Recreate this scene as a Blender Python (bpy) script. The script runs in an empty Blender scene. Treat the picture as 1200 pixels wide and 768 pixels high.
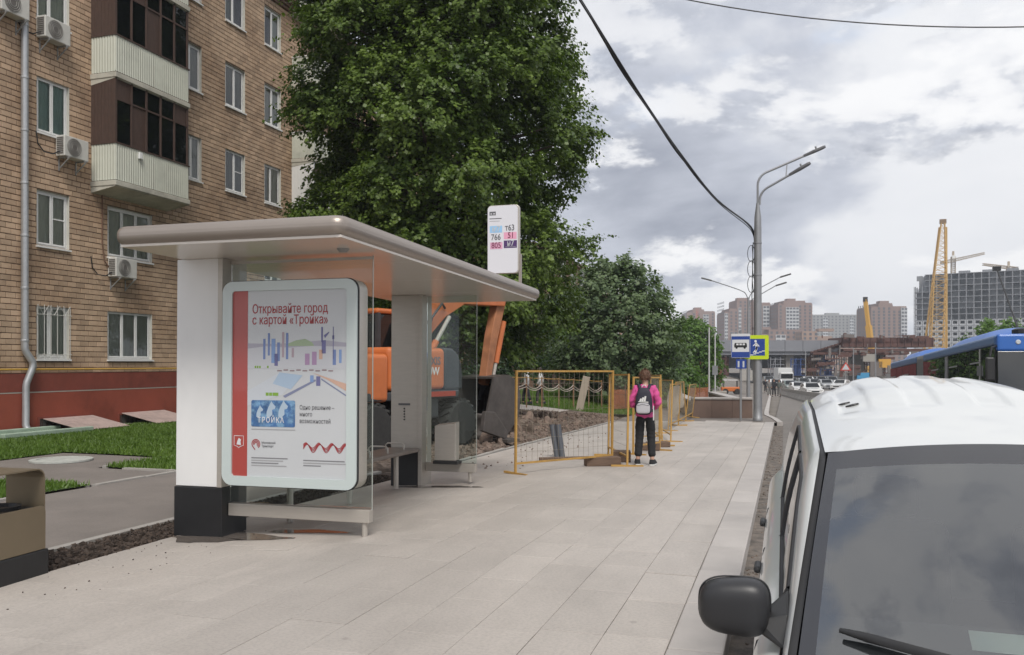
import bpy, bmesh, math, random
import numpy as np
from mathutils import Vector, Matrix, Euler
R = math.radians
random.seed(7); rng = np.random.default_rng(7)
SC = bpy.context.scene
COL = SC.collection

# ------------------------------------------------------------------ camera
CH, HOR, FPX, UV = 1.65, 427.0, 1000.0, 0.319      # eye height, horizon row, focal length in px, street vanishing point
YAW = math.atan(UV); cs, sn = math.cos(YAW), math.sin(YAW)
cam_d = bpy.data.cameras.new('camera'); cam = bpy.data.objects.new('camera', cam_d); COL.objects.link(cam)
cam.location = (0, 0, CH); cam.rotation_euler = (R(90), 0, YAW)
cam_d.sensor_width = 36; cam_d.lens = 36*FPX/1200; cam_d.shift_y = (HOR-384)/1200
cam_d.clip_start = 0.05; cam_d.clip_end = 6000
SC.camera = cam

# ------------------------------------------------------------------ sky, sun, exposure
SUN_EL, SUN_AZ = R(52), R(62)                        # azimuth measured from +X towards -Y (sun to the right, a little behind)
W = bpy.data.worlds.new('World'); SC.world = W; W.use_nodes = True
wn, wl = W.node_tree.nodes, W.node_tree.links
wn.clear()
def N(nodes, t, **kw):
    n = nodes.new(t)
    for k, v in kw.items():
        if k in n.inputs: n.inputs[k].default_value = v
        else: setattr(n, k, v)
    return n
def build_world():
    out = N(wn, 'ShaderNodeOutputWorld')
    sky = N(wn, 'ShaderNodeTexSky'); sky.sky_type = 'NISHITA'; sky.sun_disc = False
    sky.sun_elevation = SUN_EL; sky.sun_rotation = R(90)+SUN_AZ; sky.air_density = 1.3; sky.dust_density = 2.5
    bsky = N(wn, 'ShaderNodeBackground', Strength=0.13); wl.new(sky.outputs[0], bsky.inputs[0])
    tc = N(wn, 'ShaderNodeTexCoord')
    turn = N(wn, 'ShaderNodeMapping'); turn.inputs['Rotation'].default_value = (0, 0, SKY_TURN); wl.new(tc.outputs['Generated'], turn.inputs[0])
    sep = N(wn, 'ShaderNodeSeparateXYZ'); wl.new(turn.outputs[0], sep.inputs[0])
    def M(op, a, b=None, clamp=False):
        m = N(wn, 'ShaderNodeMath', operation=op, use_clamp=clamp)
        for i, v in enumerate((a, b)):
            if v is None: continue
            if isinstance(v, (int, float)): m.inputs[i].default_value = v
            else: wl.new(v, m.inputs[i])
        return m.outputs[0]
    up = M('MAXIMUM', sep.outputs[2], -0.02)
    flat_z = M('MULTIPLY', M('POWER', M('ADD', up, 0.03), 0.8), 2.1)      # clouds lie flatter towards the horizon
    def field(dz, scale, detail, rough, seed, dist=0.0):
        c = N(wn, 'ShaderNodeCombineXYZ')
        wl.new(M('ADD', sep.outputs[0], seed), c.inputs[0]); wl.new(M('ADD', sep.outputs[1], seed*0.37), c.inputs[1]); wl.new(M('ADD', flat_z, dz), c.inputs[2])
        t = N(wn, 'ShaderNodeTexNoise', Scale=scale, Detail=detail, Roughness=rough, Distortion=dist)
        wl.new(c.outputs[0], t.inputs['Vector']); return t.outputs['Fac']
    def ramp(v, a, b, lo=0.0, hi=1.0):
        m = N(wn, 'ShaderNodeMapRange', interpolation_type='SMOOTHSTEP'); wl.new(v, m.inputs[0])
        m.inputs[1].default_value = a; m.inputs[2].default_value = b; m.inputs[3].default_value = lo; m.inputs[4].default_value = hi
        return m.outputs[0]
    def bg(c, st=1.0):
        n_ = N(wn, 'ShaderNodeBackground', Strength=st)
        if isinstance(c, tuple): n_.inputs[0].default_value = (*c, 1)
        else: wl.new(c, n_.inputs[0])
        return n_.outputs[0]
    def mix(f, a_, b_):
        m = N(wn, 'ShaderNodeMixShader')
        if isinstance(f, float): m.inputs[0].default_value = f
        else: wl.new(f, m.inputs[0])
        wl.new(a_, m.inputs[1]); wl.new(b_, m.inputs[2]); return m.outputs[0]
    def crgb(f, stops):
        r_ = N(wn, 'ShaderNodeValToRGB'); wl.new(f, r_.inputs[0]); e = r_.color_ramp.elements
        e[0].position, e[0].color = stops[0][0], (*stops[0][1], 1); e[1].position, e[1].color = stops[-1][0], (*stops[-1][1], 1)
        for p_, c_ in stops[1:-1]: x = e.new(p_); x.color = (*c_, 1)
        return r_.outputs[0]
    # blue air, mostly veiled
    base = mix(0.70, bg(sky.outputs[0], 0.12), bg((0.50, 0.565, 0.69)))
    # broad bright veil with grey swells
    slow = field(0, 1.5, 5.0, 0.52, SKY_SEED, 0.3)
    slow2 = field(0.0, 3.1, 7.0, 0.58, SKY_SEED+5, 0.2)
    swell = M('ADD', M('MULTIPLY', slow, 0.62), M('MULTIPLY', slow2, 0.38))
    veil = crgb(swell, [(0.36, (0.69, 0.695, 0.71)), (0.47, (0.63, 0.64, 0.665)), (0.525, (0.43, 0.452, 0.51)), (0.60, (0.255, 0.275, 0.33))])
    hole = ramp(field(0.4, 1.9, 6.0, 0.55, SKY_SEED+11), 0.33, 0.44)
    s1 = mix(hole, base, bg(veil))
    # heaped clouds: bright tops, grey bases
    h0 = field(0.0, 2.7, 10.0, 0.57, SKY_SEED+2.1, 0.15); h1 = field(0.075, 2.7, 10.0, 0.57, SKY_SEED+2.1, 0.15)
    cover = ramp(h0, 0.475, 0.525)
    lit = ramp(M('SUBTRACT', h0, h1), -0.075, 0.055)
    heap_c = crgb(lit, [(0.0, (0.27, 0.29, 0.345)), (0.40, (0.43, 0.452, 0.505)), (0.70, (0.66, 0.665, 0.685)), (1.0, (0.74, 0.74, 0.745))])
    s2 = mix(M('MULTIPLY', cover, ramp(sep.outputs[2], 0.42, 0.16, 0.5, 1.0)), s1, bg(heap_c))
    # milky air at the horizon
    s3 = mix(ramp(sep.outputs[2], 0.0, 0.07, 0.55, 0.0), s2, bg((0.58, 0.605, 0.65)))
    wl.new(s3, out.inputs[0])
SKY_SEED = 7.9; SKY_TURN = R(30)
build_world()
sun_d = bpy.data.lights.new('sun', 'SUN'); sun = bpy.data.objects.new('sun', sun_d); COL.objects.link(sun)
sun_d.energy = 2.0; sun_d.angle = R(20); sun_d.color = (1.0, 0.955, 0.89)
sdir = Vector((math.cos(SUN_EL)*math.cos(SUN_AZ), -math.cos(SUN_EL)*math.sin(SUN_AZ), math.sin(SUN_EL)))
sun.rotation_euler = sdir.to_track_quat('Z', 'Y').to_euler(); sun.location = sdir*50
SC.view_settings.view_transform = 'Standard'; SC.view_settings.look = 'None'
SC.view_settings.exposure = 0.50; SC.view_settings.gamma = 1; SC.view_settings.use_curve_mapping = False
SC.render.engine = 'CYCLES'
SC.cycles.max_bounces = 6; SC.cycles.transparent_max_bounces = 12; SC.cycles.diffuse_bounces = 3

# ------------------------------------------------------------------ picture -> place helpers
def dirx(px): u = (px-600)/FPX; return (-sn+u*cs, cs+u*sn)
def pt(px, py, d): a, b = dirx(px); return Vector((a*d, b*d, CH+(HOR-py)/FPX*d))
def onX(px, py, X): a, b = dirx(px); return pt(px, py, X/a)
def onY(px, py, Y): a, b = dirx(px); return pt(px, py, Y/b)
def sstep(a, b, x): t = min(1, max(0, (x-a)/(b-a))); return t*t*(3-2*t)
def slope_z(Y):
    if Y < 7: return 0.0
    if Y < 40: return -0.015*(Y-7)
    if Y < 110: return -0.495-0.02*(Y-40)
    return -1.895
def gh(X, Y):                                         # height of the pavement level at a place
    c = -0.08*min(1, max(0, (-3.7-X)/1.9))
    return slope_z(Y)*sstep(-13, -6.5, X)+c
def gnd(px, py, dz=0.0):
    a, b = dirx(px); d = 10.0
    for _ in range(60):
        d = 0.5*d+0.5*(CH-(gh(a*d, b*d)+dz))*FPX/max(1.0, py-HOR)
    return Vector((a*d, b*d, gh(a*d, b*d)+dz))
def depth(p): return -sn*p[0]+cs*p[1]

# ------------------------------------------------------------------ mesh helpers
class MB:
    def __init__(s): s.v = []; s.f = []; s.m = []
    def add(s, vs, fs, mi=0):
        o = len(s.v); s.v += [tuple(p) for p in vs]; s.f += [tuple(i+o for i in f) for f in fs]; s.m += [mi]*len(fs); return s
    def box(s, c, d, rot=None, mi=0, skip=()):
        x, y, z = d[0]/2, d[1]/2, d[2]/2
        vs = [Vector(p) for p in ((-x,-y,-z),(x,-y,-z),(x,y,-z),(-x,y,-z),(-x,-y,z),(x,-y,z),(x,y,z),(-x,y,z))]
        if rot is not None:
            m = rot if isinstance(rot, Matrix) else Euler(rot).to_matrix()
            vs = [m @ p for p in vs]
        c = Vector(c); vs = [p+c for p in vs]
        fs = [(0,3,2,1),(4,5,6,7),(0,1,5,4),(1,2,6,5),(2,3,7,6),(3,0,4,7)]
        return s.add(vs, [f for i, f in enumerate(fs) if i not in skip], mi)
    def span(s, a, b, mi=0, skip=()):
        a, b = Vector(a), Vector(b); return s.box((a+b)/2, [abs(q) for q in (b-a)], None, mi, skip)
    def tube(s, path, r, n=8, mi=0, caps=True):
        path = [Vector(p) for p in path]; k = len(path)
        rs = r if isinstance(r, (list, tuple)) else [r]*k
        rings = []; up = None
        for i, p in enumerate(path):
            t = (path[min(i+1, k-1)]-path[max(i-1, 0)])
            t = t.normalized() if t.length > 1e-9 else Vector((0, 0, 1))
            if up is None: up = t.orthogonal().normalized()
            up = (up-t*up.dot(t)); up = up.normalized() if up.length > 1e-6 else t.orthogonal().normalized()
            w = t.cross(up)
            rings.append([p+(up*math.cos(a)+w*math.sin(a))*rs[i] for a in (2*math.pi*j/n for j in range(n))])
        vs = [q for g in rings for q in g]; fs = []
        for i in range(k-1):
            for j in range(n):
                fs.append((i*n+j, i*n+(j+1) % n, (i+1)*n+(j+1) % n, (i+1)*n+j))
        if caps: fs += [tuple(range(n))[::-1], tuple((k-1)*n+j for j in range(n))]
        return s.add(vs, fs, mi)
    def bar(s, a, b, w, h=None, mi=0):                  # square bar from a to b
        a, b = Vector(a), Vector(b); d = b-a; L = d.length
        q = d.to_track_quat('X', 'Z').to_matrix()
        return s.box((a+b)/2, (L, w, h or w), q, mi)
    def lathe(s, prof, n=16, M=None, mi=0, caps=True):    # prof: (r, z)
        M = M or Matrix.Identity(4); k = len(prof); vs = []; fs = []
        for r, z in prof:
            for j in range(n):
                a = 2*math.pi*j/n; vs.append(M @ Vector((r*math.cos(a), r*math.sin(a), z)))
        for i in range(k-1):
            for j in range(n): fs.append((i*n+j, i*n+(j+1) % n, (i+1)*n+(j+1) % n, (i+1)*n+j))
        if caps: fs += [tuple(range(n))[::-1], tuple((k-1)*n+j for j in range(n))]
        return s.add(vs, fs, mi)
    def prism(s, pts, thick, M=None, mi=0):               # pts in the local xy plane, extruded along z
        M = M or Matrix.Identity(4); n = len(pts)
        vs = [M @ Vector((p[0], p[1], 0)) for p in pts]+[M @ Vector((p[0], p[1], thick)) for p in pts]
        fs = [tuple(range(n))[::-1], tuple(range(n, 2*n))]+[(i, (i+1) % n, n+(i+1) % n, n+i) for i in range(n)]
        return s.add(vs, fs, mi)
    def grid(s, fn, nu, nv, mi=0):
        vs = [fn(i/nu, j/nv) for i in range(nu+1) for j in range(nv+1)]
        fs = [(i*(nv+1)+j, (i+1)*(nv+1)+j, (i+1)*(nv+1)+j+1, i*(nv+1)+j+1) for i in range(nu) for j in range(nv)]
        return s.add(vs, fs, mi)
    def mesh(s, name, mats, smooth=None):
        me = bpy.data.meshes.new(name); me.from_pydata(s.v, [], s.f)
        for m in (mats if isinstance(mats, (list, tuple)) else [mats]): me.materials.append(m)
        if any(s.m): me.polygons.foreach_set('material_index', s.m)
        if smooth is not None:
            me.polygons.foreach_set('use_smooth', [True]*len(s.f))
            if smooth < 180: me.set_sharp_from_angle(angle=R(smooth))
        me.update(); return me
    def build(s, name, mats, parent=None, smooth=None, bevel=None, seg=2, fix=True):
        me = s.mesh(name, mats, smooth)
        if fix:
            b = bmesh.new(); b.from_mesh(me); bmesh.ops.recalc_face_normals(b, faces=b.faces); b.to_mesh(me); b.free()
        o = link(name, me, parent)
        if bevel:
            mo = o.modifiers.new('bevel', 'BEVEL'); mo.width = bevel; mo.segments = seg; mo.limit_method = 'ANGLE'; mo.angle_limit = R(35)
        return o
def link(name, data, parent=None):
    o = bpy.data.objects.new(name, data); COL.objects.link(o)
    if parent is not None: o.parent = parent
    return o
def tag(o, label=None, cat=None, group=None, kind=None):
    if label: o['label'] = label
    if cat: o['category'] = cat
    if group: o['group'] = group
    if kind: o['kind'] = kind
    return o
def thing(name, label, cat, loc=(0, 0, 0), rz=0.0, group=None):
    o = link(name, None); o.location = loc; o.rotation_euler = (0, 0, rz); o.empty_display_size = 0.2
    return tag(o, label, cat, group)
def kids(o): return [c for c in bpy.data.objects if c.parent is o]
def copy_tree(o, loc=None, rz=None, label=None, parent=None):
    c = o.copy(); COL.objects.link(c); c.parent = parent
    if loc is not None: c.location = loc
    if rz is not None: c.rotation_euler = (0, 0, rz)
    if label: c['label'] = label
    for k in list(o.children): copy_tree(k, parent=c)
    return c
def rrect(w, h, r, n=5):
    out = []
    for cx, cy, a0 in ((w/2-r, h/2-r, 0), (-w/2+r, h/2-r, 90), (-w/2+r, -h/2+r, 180), (w/2-r, -h/2+r, 270)):
        for i in range(n+1):
            a = R(a0+90*i/n); out.append((cx+r*math.cos(a), cy+r*math.sin(a)))
    return out
FACE = Matrix.Rotation(R(90), 4, 'X')                     # local xy plane -> stands up, faces -Y
def at(x, y, z): return Matrix.Translation((x, y, z))
def text_obj(txt, size, mat, M, parent=None, align='LEFT', bold=0.0, sx=1.0, space=1.0, name='lettering'):
    cu = bpy.data.curves.new('t', 'FONT'); cu.body = txt; cu.size = size; cu.align_x = align; cu.offset = bold
    cu.extrude = 0.0006; cu.resolution_u = 3; cu.space_character = space
    t = bpy.data.objects.new('t', cu); COL.objects.link(t)
    bpy.context.view_layer.update()
    me = bpy.data.meshes.new_from_object(t.evaluated_get(bpy.context.evaluated_depsgraph_get()))
    bpy.data.objects.remove(t); bpy.data.curves.remove(cu)
    me.transform(M @ Matrix.Diagonal((sx, 1, 1, 1))); me.materials.clear(); me.materials.append(mat); me.name = name
    return link(name, me, parent)

# ------------------------------------------------------------------ materials
def mat(name, col, rough=0.6, metal=0.0, var=0.0, vscale=3.0, vdetail=5.0, bump=0.0, bscale=40.0, island=0.0, spec=0.5,
        col2=None, dirt=0.0, coat=0.0, coords='Object', stretch=(1, 1, 1), c2scale=None, c2range=(0.45, 0.6), spots=0.0, stain=0.0):
    m = bpy.data.materials.new(name); m.use_nodes = True
    n, l = m.node_tree.nodes, m.node_tree.links
    b = n['Principled BSDF']; b.inputs['Roughness'].default_value = rough; b.inputs['Metallic'].default_value = metal
    b.inputs['Specular IOR Level'].default_value = spec; b.inputs['Coat Weight'].default_value = coat
    b.inputs['Coat Roughness'].default_value = 0.04
    tc = N(n, 'ShaderNodeTexCoord'); mp = N(n, 'ShaderNodeMapping'); mp.inputs['Scale'].default_value = stretch
    if coords == 'World':
        g = N(n, 'ShaderNodeNewGeometry'); l.new(g.outputs['Position'], mp.inputs[0])
    else: l.new(tc.outputs[coords], mp.inputs[0])
    cur = None
    c1 = N(n, 'ShaderNodeRGB'); c1.outputs[0].default_value = (*col, 1); cur = c1.outputs[0]
    if col2:
        t = N(n, 'ShaderNodeTexNoise', Scale=c2scale or vscale, Detail=6.0, Roughness=0.6); l.new(mp.outputs[0], t.inputs[0])
        r = N(n, 'ShaderNodeMapRange'); l.new(t.outputs[0], r.inputs[0]); r.inputs[1].default_value, r.inputs[2].default_value = c2range
        x = N(n, 'ShaderNodeMix', data_type='RGBA'); l.new(r.outputs[0], x.inputs[0]); l.new(cur, x.inputs[6]); x.inputs[7].default_value = (*col2, 1); cur = x.outputs[2]
    vals = []
    if var:
        t = N(n, 'ShaderNodeTexNoise', Scale=vscale, Detail=vdetail, Roughness=0.65); l.new(mp.outputs[0], t.inputs[0])
        r = N(n, 'ShaderNodeMapRange'); l.new(t.outputs[0], r.inputs[0]); r.inputs[1].default_value = 0.25; r.inputs[2].default_value = 0.75
        r.inputs[3].default_value = 1-var; r.inputs[4].default_value = 1+var; vals.append(r.outputs[0])
    if dirt:
        t = N(n, 'ShaderNodeTexNoise', Scale=vscale*0.35, Detail=8.0, Roughness=0.7); l.new(mp.outputs[0], t.inputs[0])
        r = N(n, 'ShaderNodeMapRange'); l.new(t.outputs[0], r.inputs[0]); r.inputs[1].default_value = 0.5; r.inputs[2].default_value = 0.72
        r.inputs[3].default_value = 1.0; r.inputs[4].default_value = 1-dirt; vals.append(r.outputs[0])
    if spots:                                            # gum and drip marks
        t = N(n, 'ShaderNodeTexVoronoi', Scale=1.7); l.new(mp.outputs[0], t.inputs['Vector'])
        r = N(n, 'ShaderNodeMapRange'); l.new(t.outputs['Distance'], r.inputs[0]); r.inputs[1].default_value = 0.03; r.inputs[2].default_value = 0.055
        r.inputs[3].default_value = 1-spots; r.inputs[4].default_value = 1.0; vals.append(r.outputs[0])
    if stain:                                            # broad walked-in dirt, drawn out along the street
        st = N(n, 'ShaderNodeMapping'); st.inputs['Scale'].default_value = (1.0, 0.35, 1.0); l.new(mp.outputs[0], st.inputs[0])
        t = N(n, 'ShaderNodeTexNoise', Scale=0.55, Detail=9.0, Roughness=0.68, Distortion=0.6); l.new(st.outputs[0], t.inputs[0])
        r = N(n, 'ShaderNodeMapRange'); l.new(t.outputs[0], r.inputs[0]); r.inputs[1].default_value = 0.38; r.inputs[2].default_value = 0.66
        r.inputs[3].default_value = 1+stain*0.4; r.inputs[4].default_value = 1-stain; vals.append(r.outputs[0])
    if island:
        g = N(n, 'ShaderNodeNewGeometry'); oi = N(n, 'ShaderNodeObjectInfo')
        a = N(n, 'ShaderNodeMath', operation='ADD'); l.new(g.outputs['Random Per Island'], a.inputs[0]); l.new(oi.outputs['Random'], a.inputs[1])
        fr = N(n, 'ShaderNodeMath', operation='FRACT'); l.new(a.outputs[0], fr.inputs[0])
        r = N(n, 'ShaderNodeMapRange'); l.new(fr.outputs[0], r.inputs[0]); r.inputs[3].default_value = 1-island; r.inputs[4].default_value = 1+island; vals.append(r.outputs[0])
    for v in vals:
        x = N(n, 'ShaderNodeVectorMath', operation='SCALE'); l.new(cur, x.inputs[0]); l.new(v, x.inputs['Scale']); cur = x.outputs[0]
    l.new(cur, b.inputs['Base Color'])
    if bump:
        t = N(n, 'ShaderNodeTexNoise', Scale=bscale, Detail=6.0, Roughness=0.6); l.new(mp.outputs[0], t.inputs[0])
        bp = N(n, 'ShaderNodeBump', Strength=bump, Distance=0.02); l.new(t.outputs[0], bp.inputs['Height']); l.new(bp.outputs[0], b.inputs['Normal'])
    return m
def glass_mat(name, tint, trans, ior=1.5, rough=0.0, body=(0.02, 0.025, 0.03)):
    """thin pane: part of it lets light through, the rest is a dark body, with a real surface reflection"""
    m = bpy.data.materials.new(name); m.use_nodes = True; n, l = m.node_tree.nodes, m.node_tree.links; n.clear()
    o = N(n, 'ShaderNodeOutputMaterial'); tr = N(n, 'ShaderNodeBsdfTransparent'); tr.inputs[0].default_value = (*tint, 1)
    df = N(n, 'ShaderNodeBsdfDiffuse'); df.inputs[0].default_value = (*body, 1)
    gl = N(n, 'ShaderNodeBsdfGlossy', Roughness=rough); gl.inputs[0].default_value = (1, 1, 1, 1)
    fr = N(n, 'ShaderNodeFresnel', IOR=ior)
    a = N(n, 'ShaderNodeMixShader', Fac=trans); l.new(df.outputs[0], a.inputs[1]); l.new(tr.outputs[0], a.inputs[2])
    b = N(n, 'ShaderNodeMixShader'); l.new(fr.outputs[0], b.inputs[0]); l.new(a.outputs[0], b.inputs[1]); l.new(gl.outputs[0], b.inputs[2])
    l.new(b.outputs[0], o.inputs[0]); return m
def leaf_mat(name, c1, c2, trans=0.35):
    m = bpy.data.materials.new(name); m.use_nodes = True; n, l = m.node_tree.nodes, m.node_tree.links; n.clear()
    o = N(n, 'ShaderNodeOutputMaterial'); g = N(n, 'ShaderNodeNewGeometry')
    pos = N(n, 'ShaderNodeTexNoise', Scale=0.55, Detail=3.0); l.new(g.outputs['Position'], pos.inputs[0])
    f = N(n, 'ShaderNodeMath', operation='MULTIPLY_ADD'); l.new(g.outputs['Random Per Island'], f.inputs[0]); f.inputs[1].default_value = 0.6
    s = N(n, 'ShaderNodeMapRange'); l.new(pos.outputs[0], s.inputs[0]); s.inputs[1].default_value = 0.3; s.inputs[2].default_value = 0.7; s.inputs[4].default_value = 0.5
    l.new(s.outputs[0], f.inputs[2])
    x = N(n, 'ShaderNodeMix', data_type='RGBA'); l.new(f.outputs[0], x.inputs[0]); x.inputs[6].default_value = (*c1, 1); x.inputs[7].default_value = (*c2, 1)
    b = N(n, 'ShaderNodeBsdfPrincipled', Roughness=0.45); b.inputs['Specular IOR Level'].default_value = 0.35; l.new(x.outputs[2], b.inputs['Base Color'])
    t = N(n, 'ShaderNodeBsdfTranslucent')
    w = N(n, 'ShaderNodeMix', data_type='RGBA', blend_type='MULTIPLY'); w.inputs[0].default_value = 1; l.new(x.outputs[2], w.inputs[6]); w.inputs[7].default_value = (1.3, 1.5, 0.5, 1); l.new(w.outputs[2], t.inputs[0])
    k = N(n, 'ShaderNodeMixShader', Fac=trans); l.new(b.outputs[0], k.inputs[1]); l.new(t.outputs[0], k.inputs[2]); l.new(k.outputs[0], o.inputs[0]); return m

A = {}
A['slab'] = mat('granite_slab', (0.432, 0.392, 0.354), 0.55, var=0.09, vscale=0.7, bump=0.08, bscale=160, island=0.055, dirt=0.14, spots=0.22, stain=0.17, coords='World', col2=(0.378, 0.345, 0.314), c2scale=45)
A['slabgrey'] = A['slab']
A['kerbstone'] = mat('kerb_granite', (0.40, 0.37, 0.345), 0.6, var=0.10, vscale=2.0, bump=0.1, bscale=140, island=0.06, dirt=0.15, coords='World')
A['mortar'] = mat('joint_bed', (0.22, 0.205, 0.185), 0.9, var=0.2, vscale=8, coords='World')
A['asphalt'] = mat('asphalt_road', (0.18, 0.164, 0.150), 0.85, var=0.18, vscale=2.0, bump=0.5, bscale=220, dirt=0.2, coords='World', col2=(0.125, 0.112, 0.102), c2scale=90, c2range=(0.5, 0.65))
A['path'] = mat('asphalt_path', (0.195, 0.172, 0.155), 0.85, var=0.14, vscale=1.2, bump=0.35, bscale=200, dirt=0.22, coords='World', col2=(0.14, 0.122, 0.11), c2scale=80, c2range=(0.5, 0.68))
A['concrete'] = mat('concrete', (0.33, 0.31, 0.285), 0.85, var=0.16, vscale=4, bump=0.3, bscale=60, island=0.06, dirt=0.2)
A['soil'] = mat('soil', (0.085, 0.062, 0.047), 0.95, var=0.45, vscale=6, bump=0.9, bscale=35, coords='World', col2=(0.16, 0.125, 0.10), c2scale=3.0)
A['mulch'] = mat('mulch', (0.06, 0.043, 0.033), 0.95, var=0.5, vscale=14, bump=1.0, bscale=90, coords='World', island=0.4)
A['lawn'] = mat('lawn_soil', (0.045, 0.075, 0.018), 0.95, var=0.3, vscale=2.0, coords='World')
A['grass'] = leaf_mat('grass_blade', (0.07, 0.13, 0.020), (0.14, 0.225, 0.040), 0.3)
A['brick'] = mat('facing_brick', (0.49, 0.35, 0.238), 0.8, var=0.10, vscale=1.4, bump=0.25, bscale=80, island=0.17, dirt=0.25, coords='World', col2=(0.385, 0.262, 0.17), c2scale=0.5)
A['brickmortar'] = mat('brick_mortar', (0.14, 0.092, 0.063), 0.95, var=0.2, vscale=5, coords='World')
A['plinth'] = mat('plinth_paint', (0.27, 0.062, 0.036), 0.75, var=0.16, vscale=1.2, bump=0.15, bscale=30, dirt=0.4, coords='World')
A['plinth2'] = mat('plinth_dark', (0.21, 0.052, 0.035), 0.75, var=0.2, vscale=2, dirt=0.4, coords='World')
A['white'] = mat('white_upvc', (0.74, 0.74, 0.72), 0.4, var=0.05, vscale=4)
A['reveal'] = mat('reveal_plaster', (0.50, 0.49, 0.44), 0.85, var=0.12, vscale=3, dirt=0.2)
A['wglass'] = glass_mat('window_glass', (0.93, 0.96, 0.94), 0.86, 1.65, 0.015, (0.045, 0.055, 0.055))
A['curtain'] = mat('curtain', (0.66, 0.67, 0.60), 0.9, var=0.1, vscale=2)
A['teal'] = mat('blind', (0.44, 0.56, 0.53), 0.8, var=0.08, vscale=2)
A['void'] = mat('dark_room', (0.07, 0.066, 0.06), 0.9)
A['balcony'] = mat('balcony_sheet', (0.52, 0.53, 0.45), 0.6, var=0.07, vscale=2.0, dirt=0.22, coords='World')
A['balslab'] = mat('balcony_slab', (0.47, 0.45, 0.38), 0.85, var=0.14, vscale=3, dirt=0.4, coords='World')
A['darkwood'] = mat('dark_wood', (0.068, 0.040, 0.030), 0.7, var=0.3, vscale=4, stretch=(6, 6, 1), bump=0.2, bscale=30)
A['cornice'] = mat('cornice', (0.15, 0.085, 0.055), 0.8, var=0.2, vscale=2, coords='World')
A['zinc'] = mat('zinc_pipe', (0.42, 0.43, 0.44), 0.42, 0.55, var=0.1, vscale=5)
A['acwhite'] = mat('ac_case', (0.55, 0.54, 0.50), 0.5, var=0.07, vscale=6, dirt=0.2)
A['black'] = mat('black_plastic', (0.018, 0.018, 0.019), 0.5)
A['rubber'] = mat('rubber', (0.03, 0.029, 0.028), 0.85, var=0.25, vscale=10, bump=0.2, bscale=60)
A['gasyellow'] = mat('gas_pipe', (0.50, 0.30, 0.05), 0.5)
A['iron'] = mat('painted_iron', (0.58, 0.57, 0.53), 0.5)
A['pitcover'] = mat('pit_cover_sheet', (0.40, 0.31, 0.28), 0.75, var=0.2, vscale=6, dirt=0.3)
A['champagne'] = mat('champagne_metal', (0.34, 0.295, 0.26), 0.38, 0.6, var=0.03, vscale=3, spec=0.5)
A['soffit'] = mat('soffit_panel', (0.70, 0.64, 0.575), 0.22, 0.25, var=0.02, vscale=2)
A['steel'] = mat('brushed_steel', (0.46, 0.425, 0.38), 0.40, 0.45, var=0.06, vscale=5, stretch=(1, 1, 8))
A['pylon'] = mat('pylon_panel', (0.72, 0.715, 0.705), 0.42, var=0.05, vscale=2.2, dirt=0.13, stretch=(1, 1, .4))
A['basebl'] = mat('black_base', (0.012, 0.012, 0.013), 0.42, var=0.3, vscale=8)
A['pane'] = glass_mat('clear_glass', (0.90, 0.95, 0.93), 0.985, 1.45, 0.0, (0.3, 0.35, 0.33))
A['boxwhite'] = mat('lightbox_rim', (0.50, 0.56, 0.55), 0.22, coat=0.5)
A['poster'] = mat('poster_white', (0.50, 0.515, 0.53), 0.5, coat=0.8)
A['pred'] = mat('poster_red', (0.36, 0.055, 0.045), 0.5, coat=0.8)
A['tred'] = mat('print_red', (0.33, 0.03, 0.035), 0.6, coat=0.6)
A['tgrey'] = mat('print_grey', (0.10, 0.10, 0.11), 0.6, coat=0.6)
A['tlight'] = mat('print_pale', (0.60, 0.60, 0.62), 0.6, coat=0.4)
def flat(name, c, r=0.55): 
    if name not in A: A[name] = mat(name, c, r)
    return A[name]
A['bronze'] = mat('bronze_panel', (0.215, 0.172, 0.115), 0.42, 0.55, var=0.05, vscale=4)
A['wet'] = mat('puddle_water', (0.125, 0.105, 0.09), 0.10, spec=0.45, var=.2, vscale=5)
# =================================================================== SETTING
def sheet(name, x0, x1, y0, y1, dz, m, nx=8, ny=40, kind='structure', rough=0.0, parent=None, drop=None):
    b = MB()
    def fn(u, v):
        X = x0+(x1-x0)*u; Y = y0+(y1-y0)*v
        return (X, Y, gh(X, Y)+dz+(rough*random.uniform(-1, 1) if rough and 0 < u < 1 else 0))
    b.grid(fn, nx, ny)
    o = b.build(name, m, parent, smooth=180, fix=False)
    me = o.data
    if me.polygons and me.polygons[0].normal.z < 0: me.flip_normals()
    return tag(o, kind=kind) if kind else o
def ground():
    b = MB(); xs = [-900, -300, -100, -40, -13, -10, -6.5, -3, 0, 15, 40, 120, 400, 1200]; ys = [-120, -30, 0, 7, 20, 40, 60, 80, 95, 110, 200, 500, 1000, 2500]
    vs = [(x, y, gh(x, y)-0.32) for x in xs for y in ys]; n = len(ys)
    b.add(vs, [(i*n+j, (i+1)*n+j, (i+1)*n+j+1, i*n+j+1) for i in range(len(xs)-1) for j in range(n-1)])
    tag(b.build('ground', mat('ground_dust', (0.17, 0.15, 0.13), 0.9, var=0.25, vscale=0.2, coords='World'), fix=False), kind='structure')
ground()
KX = -0.33                                            # road face of the kerb
sheet('road', KX, 34, -8, 175, -0.14, A['asphalt'], 10, 60)
tag(sheet('gutter_dirt', KX, KX+0.30, -3, 31, -0.134, mat('gutter_dirt', (0.16, 0.135, 0.115), 0.95, var=0.4, vscale=5, bump=0.6, bscale=70, coords='World', col2=(0.09, 0.08, 0.07), c2scale=7), 4, 60, rough=0.002))
# lane line
for i in range(9): sheet('lane_marking', 2.45, 2.57, 9+i*6, 12+i*6, -0.135, flat('marking_paint', (0.6, 0.6, 0.58)), 1, 4)

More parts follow.
